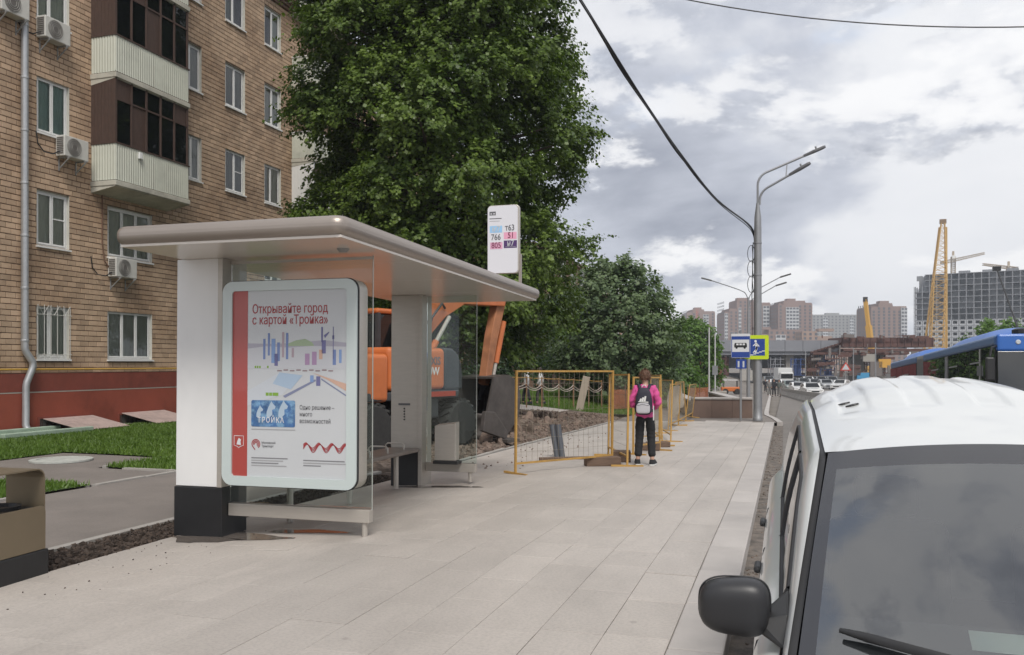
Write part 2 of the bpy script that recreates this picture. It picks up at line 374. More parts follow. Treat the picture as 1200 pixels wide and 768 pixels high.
pavement = sheet('pavement', -6.05, KX-0.02, -2.5, 31.0, -0.05, A['mortar'], 10, 40)
def pave():
    W_, L_, T_ = 0.40, 0.80, 0.05
    def shape(l, w=W_, t=T_):                           # a slab with small arrises, top at z=0
        b = MB(); g = 0.0017; c = 0.0022; x, y = w/2-g, l/2-g*1.6
        vs = [(-x, -y, -t), (x, -y, -t), (x, y, -t), (-x, y, -t), (-x, -y, -c), (x, -y, -c), (x, y, -c), (-x, y, -c), (-x+c, -y+c, 0), (x-c, -y+c, 0), (x-c, y-c, 0), (-x+c, y-c, 0)]
        fs = [(8, 9, 10, 11)]+[(a, (a+1) % 4, 4+(a+1) % 4, 4+a) for a in range(4)]+[(4+a, 4+(a+1) % 4, 8+(a+1) % 4, 8+a) for a in range(4)]
        b.add(vs, fs); return b
    lens = [0.6, 0.8, 1.0]
    meshes = {l: shape(l).mesh('slab', A['slab']) for l in lens}
    items = []
    rows = 13
    for r_ in range(rows):
        x = KX-0.32-W_/2-r_*W_; y = -2.2+random.uniform(0, 0.8)
        while y < 30.4:
            l = random.choice([0.8, 0.8, 0.8, 0.6, 1.0])
            items.append((x, y+l/2, l)); y += l
    def vis(it):
        d = depth(it); 
        if d < 3.2: return 1e9+abs(it[1])
        u = (cs*it[0]+sn*it[1])/d
        if abs(u) > 0.63: return 1e8+d
        if u > 0.345: return 1e7+d
        return d
    items.sort(key=vis)
    rest = MB()
    for k, (x, y, l) in enumerate(items):
        z = gh(x, y)+random.uniform(-0.0012, 0.0012)
        e = 0.05
        nrm = Vector(((gh(x-e, y)-gh(x+e, y))/(2*e), (gh(x, y-e)-gh(x, y+e))/(2*e), 1)).normalized()
        q = Vector((0, 0, 1)).rotation_difference(nrm).to_matrix() @ Matrix.Rotation(random.uniform(-1, 1)*0.0012, 3, 'Z')
        if k < 300:
            o = link('slab', meshes[l], pavement); o.location = (x, y, z); o.rotation_euler = q.to_euler()
        else:
            s = shape(l); rest.add([q @ Vector(v)+Vector((x, y, z)) for v in s.v], s.f)
    tag(rest.build('slab_field', A['slab'], pavement, fix=False), kind='stuff')
    # kerb stones, one metre each
    kb = MB(); kb.span((-0.16, -0.495, -0.25), (0.16, 0.495, 0)); km = kb.mesh('kerb_stone', A['kerbstone'])
    kerb = thing('kerb', None, None); kerb['kind'] = 'structure'
    y = -2.0
    while y < 31:
        o = link('kerb_stone', km, kerb); o.location = (KX-0.16, y+0.5, gh(KX, y+0.5)+random.uniform(-0.002, 0.002)); o.rotation_euler = (-math.atan(0.015) if y > 7 else 0, 0, random.uniform(-1, 1)*0.002)
        mo = o.modifiers.new('bevel', 'BEVEL'); mo.width = 0.012; mo.segments = 2
        y += 1.0
pave()
# pavement beyond the granite, with its own kerb bending away
def far_walk():
    b = MB(); ys = list(range(31, 101, 3)); rowsv = []
    def kx(y): return -0.05-0.55*sstep(31, 38, y)-max(0, y-34)*0.012
    for y in ys: rowsv.append([(-6.2, y, gh(-6.2, y)-0.02), (-4.5, y, gh(-4.5, y)-0.02), (kx(y)-0.2, y, gh(kx(y), y)-0.02)])
    vs = [p for r_ in rowsv for p in r_]
    b.add(vs, [(i*3+j, i*3+j+1, i*3+4+j, i*3+3+j) for i in range(len(ys)-1) for j in range(2)])
    tag(b.build('far_pavement', A['path'], fix=False), kind='structure')
    k = thing('far_kerb', None, None); k['kind'] = 'structure'
    for i in range(len(ys)-1):
        a = Vector((kx(ys[i])-0.09, ys[i], gh(0, ys[i])-0.09)); c = Vector((kx(ys[i+1])-0.09, ys[i+1], gh(0, ys[i+1])-0.09))
        d = c-a; MB().bar(a+d*0.004, c-d*0.004, 0.2, 0.2).build('kerb_stone', A['kerbstone'], k, bevel=0.01)
far_walk()
# path beside the lawn, its concrete edging, soil strip, lawn
sheet('asphalt_path', -9.45, -6.55, -3, 13.2, 0.0, A['path'], 6, 20)
sheet('side_path', -13.4, -9.57, 9.95, 11.6, -0.004, A['path'], 6, 6)
sheet('yard_path', -13.4, -11.05, -3, 9.95, -0.004, A['path'], 4, 8)
sheet('lawn', -17.9, -13.5, -3, 60, 0.01, A['lawn'], 6, 30)
sheet('lawn_corner', -10.95, -9.57, -3, 9.85, 0.01, A['lawn'], 4, 8)
sheet('lawn_strip', -10.95, -9.57, 11.72, 60, 0.01, A['lawn'], 4, 30)
sheet('lawn_strip', -13.5, -10.95, 13.3, 60, 0.009, A['lawn'], 4, 30)
sheet('yard_path', -13.4, -11.05, 11.6, 13.2, -0.003, A['path'], 4, 4)
sheet('soil_strip', -6.43, -5.86, -2.5, 13.0, -0.01, A['mulch'], 4, 60, rough=0.012)
def edging():
    e = thing('path_edging', None, None); e['kind'] = 'structure'
    m = MB(); m.span((-0.05, -0.495, -0.15), (0.05, 0.495, 0.02)); me = m.mesh('edging_stone', A['concrete'])
    def stone(x, y, rz=0):
        o = link('edging_stone', me, e); o.location = (x, y, gh(x, y)+random.uniform(-0.006, 0.008)); o.rotation_euler = (0, 0, rz+random.uniform(-1, 1)*0.01)
    for i in range(15): stone(-6.49, -1.5+i)
    for i in range(11): stone(-9.51, -1.55+i)
    for i in range(5): stone(-9.51, 10.42+i)
    stone(-11.0, 12.2); stone(-11.0, 13.0)
    for i in range(2):
        if i < 1: stone(-10.05-i*0.99, 11.66, R(90))
        if i < 1: stone(-10.1-i, 9.9, R(90))
    for i in range(16): stone(-5.93, 15.5+i)              # in front of the spoil heap
edging()
def clods(name, n, xr, yr, sz, m, parent=None, hf=None, label=None):
    b = MB()
    for _ in range(n):
        x = random.uniform(*xr); y = random.uniform(*yr); s = random.uniform(*sz); z = (hf(x, y) if hf else gh(x, y))+s*0.1
        q = Euler((random.uniform(0, 6), random.uniform(0, 6), random.uniform(0, 6))).to_matrix()
        vs = [q @ Vector((p[0]*random.uniform(.6, 1.3), p[1]*random.uniform(.6, 1.3), p[2]*random.uniform(.5, 1.1)))*s*0.5+Vector((x, y, z)) for p in ((-1,-1,-1),(1,-1,-1),(1,1,-1),(-1,1,-1),(-1,-1,1),(1,-1,1),(1,1,1),(-1,1,1))]
        b.add(vs, [(0,3,2,1),(4,5,6,7),(0,1,5,4),(1,2,6,5),(2,3,7,6),(3,0,4,7)])
    o = b.build(name, m, parent, fix=False); return tag(o, label, kind='stuff')
clods('mulch_chips', 2600, (-6.45, -5.85), (3, 12.5), (0.012, 0.04), A['mulch'])
clods('scattered_crumbs', 60, (-5.9, -4.9), (4.6, 7.6), (0.004, 0.013), A['mulch'])
clods('gutter_grit', 420, (KX+0.01, KX+0.28), (2.5, 28), (0.006, 0.03), A['soil'], hf=lambda x, y: gh(x, y)-0.14)

def grass(name, regions, n, hmin, hmax, m):
    vs = []; per = []
    tot = sum((r_[1]-r_[0])*(r_[3]-r_[2]) for r_ in regions)
    P = []
    for x0, x1, y0, y1 in regions:
        k = int(n*(x1-x0)*(y1-y0)/tot); P.append(np.stack([rng.uniform(x0, x1, k), rng.uniform(y0, y1, k)], 1))
    P = np.concatenate(P); k = len(P); z = np.array([gh(x, y)+0.005 for x, y in P])
    h = rng.uniform(hmin, hmax, k); a = rng.uniform(0, 2*np.pi, k); w = rng.uniform(0.006, 0.014, k)*1.6; lean = rng.normal(0, 0.45, (k, 2))*h[:, None]
    V = np.zeros((k, 3, 3)); V[:, 0, :2] = P+np.stack([np.cos(a), np.sin(a)], 1)*w[:, None]; V[:, 1, :2] = P-np.stack([np.cos(a), np.sin(a)], 1)*w[:, None]
    V[:, 2, :2] = P+lean; V[:, :2, 2] = z[:, None]; V[:, 2, 2] = z+h
    return tri_obj(name, V, m)
def tri_obj(name, V, m, parent=None, quads=False):
    k, c = V.shape[0], V.shape[1]
    me = bpy.data.meshes.new(name); me.vertices.add(k*c); me.vertices.foreach_set('co', V.reshape(-1).astype(np.float32))
    me.loops.add(k*c); me.loops.foreach_set('vertex_index', np.arange(k*c, dtype=np.int32))
    me.polygons.add(k); me.polygons.foreach_set('loop_start', np.arange(0, k*c, c, dtype=np.int32)); me.polygons.foreach_set('loop_total', np.full(k, c, dtype=np.int32))
    me.materials.append(m); me.update(); me.validate()
    return link(name, me, parent)
tag(grass('grass', [(-17.6, -13.42, 9, 26), (-11.0, -9.56, 11.68, 13.3), (-13.45, -9.56, 13.26, 22), (-11.0, -9.56, 6.5, 9.88)], 110000, 0.025, 0.11, A['grass']), 'mown grass of the lawn in front of the brick house', kind='stuff')
sheet('lawn_strip', -9.6, -6.2, 36.6, 62, -0.005, A['lawn'], 4, 12)
tag(grass('grass', [(-16, -6.2, 36.6, 52)], 34000, 0.06, 0.16, A['grass']), 'rough grass behind the spoil heap', kind='stuff')
sheet('yard_walk', -14.5, -9.0, 33.2, 36.5, 0.012, mat('pale_walk', (0.36, 0.33, 0.30), 0.9, var=0.1, vscale=1, coords='World'), 6, 6)
sheet('yard_walk', -9.0, -7.0, 22, 36.5, 0.012, A['soil'], 4, 10)

# spoil heap along the pavement edge
def heap_z(x, y):
    a = sstep(-5.95, -7.0, x) if False else max(0, min(1, (-5.98-x)/0.8))
    b = max(0, min(1, (x+11.2)/2.5)); c = (.25*sstep(14.5, 18, y)+.75*sstep(20.5, 23.5, y))*(1-sstep(31, 34, y))
    n = 0.5+0.5*math.sin(y*1.7+x*0.9)*math.sin(y*0.63-x*1.3+1.1)+0.35*math.sin(y*3.1+2*x)
    return gh(x, y)-0.03+a*b*c*(0.20+0.30*n)*(1-.45*sstep(23, 29, y))
def heap():
    b = MB()
    def fn(u, v):
        x = -11.4+5.45*u; y = 12.6+22*v
        return (x+random.uniform(-.03, .03)*(0 < u < 1), y, heap_z(x, y)+random.uniform(-0.05, 0.05)*(0 < u < 1))
    b.grid(fn, 46, 150)
    o = b.build('spoil_heap', A['soil'], fix=False); tag(o, kind='structure')
    if o.data.polygons[0].normal.z < 0: o.data.flip_normals()
    for _ in range(60):
        x = random.uniform(-9.2, -6.2); y = random.uniform(17.5, 31); s = random.uniform(0.07, 0.20)
        m = MB(); q = Euler((random.uniform(0, 6), random.uniform(0, 6), random.uniform(0, 6))).to_matrix()
        bm = bmesh.new(); bmesh.ops.create_icosphere(bm, subdivisions=2, radius=1)
        for v in bm.verts: v.co = (q @ Vector((v.co.x*s*1.2, v.co.y*s*0.85, v.co.z*s*0.55)))*random.uniform(0.72, 1.25)
        me = bpy.data.meshes.new('soil_clod'); bm.to_mesh(me); bm.free(); me.materials.append(A['clod'] if random.random() < .6 else A['soil'])
        c = link('soil_clod', me, o); c.location = (x, y, heap_z(x, y)+s*0.15)
    clods('soil_crumbs', 5200, (-10.5, -6.0), (15, 33), (0.02, 0.11), A['clod'], o, hf=heap_z)
A['clod'] = mat('clay_clod', (0.17, 0.125, 0.10), 0.95, var=0.35, vscale=5, bump=0.8, bscale=30, island=0.25)
heap()
clods('pavement_crumbs', 90, (-5.9, -4.2), (13, 24), (0.008, 0.035), A['clod'])
# puddles round the shelter feet
def puddle(cx, cy, pts, parent=None, label=''):
    vs = [(cx+x, cy+y, gh(cx+x, cy+y)+0.003) for x, y in pts]
    b = MB(); b.add(vs+[(cx, cy, gh(cx, cy)+0.003)], [(i, (i+1) % len(vs), len(vs)) for i in range(len(vs))])
    o = b.build('puddle', A['wet'], fix=False); 
    if o.data.polygons[0].normal.z < 0: o.data.flip_normals()
    tag(o, label, 'puddle'); return o
def blob(rx, ry, n=40, k=0.25, ph=0):
    return [((rx*math.cos(a))*(1+k*math.sin(3*a+ph)+k*0.6*math.sin(7*a+2*ph)+k*.4*math.sin(13*a)), (ry*math.sin(a))*(1+k*math.sin(4*a+1+ph)+k*.5*math.sin(9*a))) for a in (2*math.pi*i/n for i in range(n))]
puddle(-5.35, 7.22, blob(0.62, 0.26, ph=1), label='shallow puddle around the black foot of the white pylon')
puddle(-4.62, 7.62, blob(0.42, 0.10, ph=2.2), label='thin puddle streak under the lightbox rail')
puddle(-4.75, 11.35, blob(0.62, 0.12, ph=3), label='wet patch under the far glass panel of the shelter')
# manhole on the yard path
mh = gnd(72, 540); m = MB(); m.lathe([(0.52, 0.0), (0.52, 0.03), (0.40, 0.035), (0.40, 0.025), (0.0, 0.03)], 28, at(*mh), caps=False)
tag(m.build('manhole_cover', mat('manhole', (0.40, 0.41, 0.38), 0.7, var=0.2, vscale=6)), 'pale round manhole cover in the path by the lawn', 'manhole')

# =================================================================== APARTMENT HOUSE
FX = -18.0
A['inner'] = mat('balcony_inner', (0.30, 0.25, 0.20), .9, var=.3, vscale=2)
def fy(px): return onX(px, 300, FX).y
GZ = -0.08
def house():
    Hs = thing('apartment_house', 'five storey brick apartment house with red plinth and glazed balconies', 'building', (FX, 16, GZ))
    inv = Matrix.Translation((-FX, -16, -GZ))
    def put(mb, name, m, parent=Hs, **k):
        mb.v = [tuple(inv @ Vector(v)) for v in mb.v]; return mb.build(name, m, parent, **k)
    Y0, Y1, ZT, ZP = 4.0, 46.0, 15.1, 1.42
    rows = [(1.78, 3.17), (4.66, 6.08), (7.54, 8.98), (10.42, 11.88), (13.30, 14.72)]
    colA = (fy(43), fy(81)); colB = (fy(126), fy(178)); colC = (fy(214), fy(236)); colD = (fy(264), fy(287)); colE = (fy(310), fy(329))
    wins = []
    for c, rr in ((colA, (0, 1, 2, 3, 4)), (colB, (0, 1)), (colC, (1, 2, 3, 4)), (colD, (0, 1, 2, 3, 4)), (colE, (0, 1, 2, 3, 4)), ((9.0, 10.2), (0, 1, 2, 3, 4)), ((12.2, 13.3), (0, 1, 2, 3, 4)), ((34.5, 35.7), (0, 1, 2, 3, 4)), ((38, 39.2), (0, 1, 2, 3, 4))):
        for r_ in rr: wins.append((c[0], c[1], rows[r_][0], rows[r_][1], r_, c is colB))
    # wall body: the mortar plane with real openings, made as strips
    def strips():
        b = MB()
        ys = sorted({Y0, Y1} | {w[0] for w in wins} | {w[1] for w in wins}); zs = sorted({ZP, ZT} | {w[2] for w in wins} | {w[3] for w in wins})
        for i in range(len(ys)-1):
            for j in range(len(zs)-1):
                yc, zc = (ys[i]+ys[i+1])/2, (zs[j]+zs[j+1])/2
                if any(w[0] < yc < w[1] and w[2] < zc < w[3] for w in wins): continue
                b.add([(FX-0.012, ys[i], zs[j]), (FX-0.012, ys[i+1], zs[j]), (FX-0.012, ys[i+1], zs[j+1]), (FX-0.012, ys[i], zs[j+1])], [(0, 1, 2, 3)])
        b.add([(FX-0.012, Y0, GZ), (FX-13, Y0, GZ), (FX-13, Y0, ZT), (FX-0.012, Y0, ZT)], [(0, 1, 2, 3)])
        b.add([(FX-0.012, Y1, GZ), (FX-13, Y1, GZ), (FX-13, Y1, ZT), (FX-0.012, Y1, ZT)], [(0, 1, 2, 3)])
        b.add([(FX-13, Y0, GZ), (FX-13, Y1, GZ), (FX-13, Y1, ZT), (FX-13, Y0, ZT)], [(0, 1, 2, 3)])
        return put(b, 'wall', A['brickmortar'], fix=False)
    wall = strips()
    # bricks
    BW, BH, J = 0.288, 0.142, 0.017
    one = MB(); hx, hy, hz = 0.016, (BW-J)/2, (BH-J)/2; c = 0.004
    bv = [(0, -hy, -hz), (0, hy, -hz), (0, hy, hz), (0, -hy, hz), (hx, -hy+c, -hz+c), (hx, hy-c, -hz+c), (hx, hy-c, hz-c), (hx, -hy+c, hz-c)]
    bf = [(4, 5, 6, 7), (0, 1, 5, 4), (1, 2, 6, 5), (2, 3, 7, 6), (3, 0, 4, 7)]
    one.add(bv, bf); bme = one.mesh('brick', A['brick'])
    full = []; rest = MB(); nr = int((ZT-ZP)/BH)
    for r_ in range(nr):
        z = ZP+BH*(r_+0.5); y = 4.2+(BW/2 if r_ % 2 else 0)+random.uniform(-.01, .01)
        while y < 45.8:
            y0, y1 = y-BW/2, y+BW/2; z0, z1 = z-BH/2, z+BH/2; segs = [(y0, y1)]; ok = True
            for w in wins:
                if w[2]-0.02 < z < w[3]+0.02 and w[1] > y0 and w[0] < y1:
                    ns = []
                    for a, b_ in segs:
                        if w[0] > a: ns.append((a, min(b_, w[0])))
                        if w[1] < b_: ns.append((max(a, w[1]), b_))
                    segs = ns; ok = False
            dx = random.uniform(-0.003, 0.003)
            if ok: full.append((y, z, dx))
            else:
                for a, b_ in segs:
                    if b_-a < 0.03: continue
                    k = (b_-a)/BW; rest.add([(FX-0.012+v[0]+dx, (a+b_)/2+v[1]*k, z+v[2]) for v in bv], bf)
            y += BW
    full.sort(key=lambda t: math.hypot(t[0]-15.0 if t[0] > 15.3 else 40, t[1]-2.5))
    for i, (y, z, dx) in enumerate(full):
        if i < 300:
            o = link('brick', bme, wall); o.location = inv @ Vector((FX-0.012+dx, y, z))
        else: rest.add([(FX-0.012+v[0]+dx, y+v[1], z+v[2]) for v in bv], bf)
    tag(put(rest, 'brick_courses', A['brick'], wall, fix=False), kind='stuff')
    # plinth
    b = MB(); b.span((FX-0.2, Y0, GZ-0.1), (FX+0.04, Y1, 0.93)); pl = put(b, 'plinth', A['plinth'])
    b = MB(); b.span((FX-0.2, Y0, 0.96), (FX+0.05, Y1, ZP-0.003)); put(b, 'plinth_band', A['plinth2'])
    b = MB(); b.span((FX-0.2, Y0, 0.932), (FX+0.045, Y1, 0.958)); put(b, 'plinth_line', A['reveal'])
    # basement openings (dark recess boxes with bars) standing proud frames
    for p0, p1, q0, q1 in ((46, 87, 488, 503), (140, 173, 484, 497)):
        a = onX(p0, q1, FX+0.05); c_ = onX(p1, q0, FX+0.05)
        b = MB(); b.span((FX+0.03, a.y, a.z), (FX+0.047, c_.y, c_.z)); bw = put(b, 'basement_window', A['void'])
        for i in range(7):
            y = a.y+(c_.y-a.y)*(i+0.5)/7; b = MB(); b.span((FX+0.047, y-0.008, a.z), (FX+0.062, y+0.008, c_.z)); put(b, 'bar', A['darkwood'], bw)
        b = MB()
        for q in ((a.y-0.05, a.y), (c_.y, c_.y+0.05)): b.span((FX+0.041, q[0], a.z-0.04), (FX+0.075, q[1], c_.z+0.04))
        b.span((FX+0.041, a.y, c_.z), (FX+0.075, c_.y, c_.z+0.05)); put(b, 'surround', A['plinth2'], bw)
    # windows
    def window(y0, y1, z0, z1, row, triple, style):
        D = 0.14; x = FX-D
        b = MB()
        b.add([(FX+0.004, y0, z0), (x, y0, z0), (x, y0, z1), (FX+0.004, y0, z1)], [(0, 1, 2, 3)])
        b.add([(FX+0.004, y1, z0), (x, y1, z0), (x, y1, z1), (FX+0.004, y1, z1)], [(0, 1, 2, 3)])
        b.add([(FX+0.004, y0, z1), (x, y0, z1), (x, y1, z1), (FX+0.004, y1, z1)], [(0, 1, 2, 3)])
        w = put(b, 'window', A['reveal'], fix=False)
        f = 0.055; b = MB()
        b.span((x, y0, z0), (x+0.06, y1, z0+f)); b.span((x, y0, z1-f), (x+0.06, y1, z1)); b.span((x, y0, z0+f), (x+0.06, y0+f, z1-f)); b.span((x, y1-f, z0+f), (x+0.06, y1, z1-f))
        put(b, 'frame', A['white'], w)
        b = MB(); b.span((x+0.06, y0-0.03, z0-0.045), (FX+0.06, y1+0.03, z0-0.004)); put(b, 'sill', A['white'], w)
        nsash = 3 if triple else 2
        cut = [y0+f+(y1-y0-2*f)*k/nsash for k in range(nsash+1)]
        if style == 1 and not triple: cut[1] -= 0.08
        for k in range(nsash):
            a, c_ = cut[k]+0.004, cut[k+1]-0.004; s = 0.042; xo = x+0.062
            b = MB()
            for u in ((a, z0+f+.004, a+s, z1-f-.004), (c_-s, z0+f+.004, c_, z1-f-.004)): b.span((xo-0.03, u[0], u[1]), (xo+0.02, u[2], u[3]))
            for u in ((z0+f+.004, z0+f+.004+s), (z1-f-.004-s, z1-f-.004)): b.span((xo-0.029, a+s, u[0]), (xo+0.019, c_-s, u[1]))
            if style == 2 and k == nsash-1: b.span((xo-0.02, a+s, z0+(z1-z0)*0.52), (xo+0.012, c_-s, z0+(z1-z0)*0.52+0.03))
            sash = put(b, 'sash', A['white'], w)
            b = MB(); b.add([(xo, a+s, z0+f+s), (xo, c_-s, z0+f+s), (xo, c_-s, z1-f-s), (xo, a+s, z1-f-s)], [(0, 1, 2, 3)])
            put(b, 'pane', A['wglass'], w, fix=False)
        b = MB(); b.span((x-0.9, y0-0.3, z0-0.2), (x-0.62, y1+0.3, z1+0.2)); put(b, 'room', A['void'], w)
        if True:                                             # curtains, pleated
            b = MB(); cm = random.choice([A['curtain'], A['curtain'], A['teal']]); top = random.uniform(0.0, 0.1)
            side = 0 if y0 < 18 else random.choice([0, 0, 0, 1, 2])
            y0_, y1_ = y0+.05, y1-.05; ya, yb = (y0_, y1_) if side == 0 else ((y0, y0+(y1-y0)*0.5) if side == 1 else (y0+(y1-y0)*0.5, y1))
            k = 24
            vs = [(x+0.008+0.014*math.sin(i*1.7), ya+(yb-ya)*i/k, z) for i in range(k+1) for z in (z0, z1-top)]
            b.add(vs, [(2*i, 2*i+2, 2*i+3, 2*i+1) for i in range(k)]); put(b, 'curtain', cm, w, fix=False)
        return w
    for i, w in enumerate(wins):
        st = 2 if i % 3 == 1 else (1 if i % 3 == 0 else 0)
        ww = window(*w, st)
        if w[4] == 0 and abs(w[0]-colA[0]) < 0.01:                  # barred ground floor window
            b = MB(); y0, y1, z0, z1 = w[:4]
            for k in range(6): yy = y0+(y1-y0)*k/5; b.tube([(FX+0.035, yy, z0-0.05), (FX+0.035, yy, z1)], 0.008, 6)
            for zz in (z0+0.12, z1-0.25): b.tube([(FX+0.043, y0-0.05, zz), (FX+0.043, y1+0.05, zz)], 0.008, 6)
            for k in range(3):
                cy = y0+(y1-y0)*(k+0.5)/3; b.tube([(FX+0.04, cy-0.16, z1-0.02), (FX+0.04, cy, z1-0.25), (FX+0.04, cy+0.16, z1-0.02)], 0.007, 5); b.tube([(FX+0.04, cy-0.16, z0), (FX+0.04, cy, z0+0.14), (FX+0.04, cy+0.16, z0)], 0.007, 5)
            put(b, 'grille', A['iron'], ww)
    # cornice: stepped brick courses and eaves
    for k, (zo, h, p) in enumerate(((15.1, 0.12, 0.05), (15.22, 0.12, 0.12), (15.34, 0.10, 0.20), (15.44, 0.12, 0.30))):
        b = MB(); b.span((FX-0.3, Y0-0.1, zo+0.001*k), (FX+p, Y1+0.1, zo+h)); put(b, 'cornice_course', A['cornice'])
    b = MB(); b.add([(FX+0.34, Y0-.2, 15.57), (FX+0.34, Y1+.2, 15.57), (FX-6.5, Y1+.2, 17.4), (FX-6.5, Y0-.2, 17.4), (FX-13.2, Y0-.2, 15.5), (FX-13.2, Y1+.2, 15.5)], [(0, 1, 2, 3), (3, 2, 5, 4)]); put(b, 'roof', A['zinc'], fix=False)
    b = MB()
    for i in range(60): b.bar((FX+0.1, Y0+i*0.7, 15.55), (FX+0.1, Y0+i*0.7, 16.1), 0.02)
    for z in (15.8, 16.1): b.bar((FX+0.1, Y0, z), (FX+0.1, Y1, z), 0.02)
    put(b, 'roof_railing', A['darkwood'])
    # balconies
    def balcony(y0, y1, p, zf, glazed, nm='balcony', zg=1.86, old=True):
        xo = FX+p; b = MB(); b.span((FX-0.05, y0-0.04, zf-0.14), (xo+0.04, y1+0.04, zf)); bl = put(b, nm, A['balslab'], bevel=0.015)
        b = MB(); b.add([(FX, y0-.02, zf-.30), (FX, y1+.02, zf-.30), (xo, y1+.02, zf-.16), (xo, y0-.02, zf-.16), (FX, y0-.02, zf-.141), (FX, y1+.02, zf-.141), (xo, y1+.02, zf-.142), (xo, y0-.02, zf-.142)], [(0, 1, 2, 3), (0, 4, 5, 1), (1, 5, 6, 2), (2, 6, 7, 3), (3, 7, 4, 0)]); put(b, 'soffit', A['balslab'], bl)
        # profiled sheet: trapezoid ribs as real folds
        hp = 0.98
        def sheetrun(a, c, nrm, name):
            a, c, nrm = Vector(a), Vector(c), Vector(nrm); L = (c-a).length; n_ = max(4, int(L/0.085)); vs = []
            for i in range(n_*4+1):
                t = i/(n_*4); ph = i % 4; o = 0.014 if ph in (1, 2) else 0.0
                q = a+(c-a)*t+nrm*o; vs += [(q.x, q.y, q.z), (q.x, q.y, q.z+hp)]
            b = MB(); b.add(vs, [(2*i, 2*i+2, 2*i+3, 2*i+1) for i in range(n_*4)]); return put(b, name, A['balcony'], bl, fix=False)
        ym = (y0+y1)/2
        sheetrun((xo, y0, zf+0.02), (xo, ym-0.004, zf+0.02), (1, 0, 0), 'parapet_sheet'); sheetrun((xo, ym+0.004, zf+0.02), (xo, y1, zf+0.02), (1, 0, 0), 'parapet_sheet')
        sheetrun((FX, y0, zf+0.02), (xo, y0, zf+0.02), (0, -1, 0), 'parapet_sheet'); sheetrun((FX, y1, zf+0.02), (xo, y1, zf+0.02), (0, 1, 0), 'parapet_sheet')
        b = MB(); b.span((FX, y0-0.03, zf+hp+0.02), (xo+0.03, y0+0.03, zf+hp+0.06)); b.span((xo-0.03, y0+0.03, zf+hp+0.021), (xo+0.031, y1+0.03, zf+hp+0.061)); put(b, 'parapet_cap', A['darkwood'] if old else A['white'], bl)
        if glazed:
            zb, zt = zf+hp+0.062, zf+hp+0.062+zg-0.0; fr = A['darkwood'] if old else A['white']
            n_ = 5; xs_ = xo-0.03
            for i in range(n_+1):
                yy = y0+0.03+(y1-y0-0.06)*i/n_; b = MB(); b.span((xs_-0.03, yy-0.025, zb), (xs_+0.03, yy+0.025, zt)); put(b, 'post', fr, bl)
            b = MB(); b.span((xs_-0.032, y0, zt), (xs_+0.034, y1, zt+0.06)); b.span((xs_-0.02, y0+.06, zb+(zt-zb)*0.62), (xs_+0.022, y1-.06, zb+(zt-zb)*0.62+0.045)); put(b, 'rail', fr, bl)
            for i in range(n_):
                a = y0+0.03+(y1-y0-0.06)*i/n_+0.03; c_ = y0+0.03+(y1-y0-0.06)*(i+1)/n_-0.03
                for (u, v) in ((zb, zb+(zt-zb)*0.62), (zb+(zt-zb)*0.62+0.045, zt)):
                    b = MB(); b.span((xs_-0.012, a, u+.005), (xs_-0.004, c_, v-.005)); put(b, 'pane', A['wglass'] if (i+int(u)) % 4 else A['darkwood'], bl)
            b = MB()                                              # boarded end towards the street corner
            for i in range(7):
                q = FX+p*i/7; b.span((q+0.003, y0-0.012, zb), (q+p/7-0.003, y0+0.012, zt))
            put(b, 'end_boards', fr, bl)
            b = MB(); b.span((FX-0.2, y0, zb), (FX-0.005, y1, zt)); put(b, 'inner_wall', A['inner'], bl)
            b = MB(); yb = y0+0.35
            b.span((FX+0.0, yb, zf), (FX+0.05, yb+0.09, zt-.1)); b.span((FX+0.0, yb+.7, zf), (FX+0.05, yb+.79, zt-.1)); b.span((FX+0.0, yb+1.2, zb), (FX+0.05, yb+1.28, zt-.1)); b.span((FX+0.0, yb+2.0, zb), (FX+0.05, yb+2.08, zt-.1)); b.span((FX+.001, yb+.09, zt-.2), (FX+.051, yb+2, zt-.1)); put(b, 'balcony_door_frame', A['white'], bl)
        return bl
    yb0 = fy(107); 
    for k in range(4): balcony(yb0, yb0+2.95, 0.82, 6.62+2.92*k, True)
    yf = fy(342)
    for k in range(5): balcony(yf, yf+2.9, 0.95, 3.75+2.88*k, k in (0, 1, 4), zg=1.75, old=(k == 4))
    # small white box on the balcony parapet
    p = onX(164, 183, FX+0.85); b = MB(); b.span((FX+0.838, p.y-0.06, p.z-0.09), (FX+0.90, p.y+0.06, p.z+0.09)); put(b, 'meter_box', A['white'], bevel=0.01)
    # pipes
    dp = onX(29, 300, FX+0.12).y; x = FX+0.12
    b = MB(); b.tube([(x, dp, 15.3), (x, dp, 2.05), (x+0.02, dp+0.02, 1.95), (x+0.05, dp+0.18, 1.72), (x+0.06, dp+0.19, 1.60), (x+0.05, dp+0.16, 1.5), (x+0.03, dp+0.03, 1.20), (x+0.03, dp+0.01, 1.1), (x+0.03, dp, 0.15), (x+0.10, dp, 0.02)], 0.085, 14); d_ = put(b, 'drainpipe', A['zinc'], smooth=50)
    for z in np.arange(2.2, 15, 1.3): b = MB(); b.lathe([(0.09, 0), (0.096, 0.01), (0.096, 0.05), (0.09, 0.06)], 14, at(x, dp, float(z))); put(b, 'pipe_joint', A['zinc'], d_)
    b = MB(); b.tube([(FX+0.06, Y0, 1.52), (FX+0.06, Y1, 1.52)], 0.022, 8); put(b, 'gas_pipe', A['gasyellow'], smooth=50)
    b = MB(); q = onX(131, 300, FX+.03); b.tube([(FX+.03, q.y-.35, 8.2), (FX+.03, q.y-.35, 5.0), (FX+.05, q.y-.28, 4.5), (FX+.08, q.y-.08, 4.28), (FX+.1, q.y+.1, 4.22)], 0.018, 6); put(b, 'cable_duct', A['cornice'])
    return Hs, rows
HOUSE, ROWS = house()
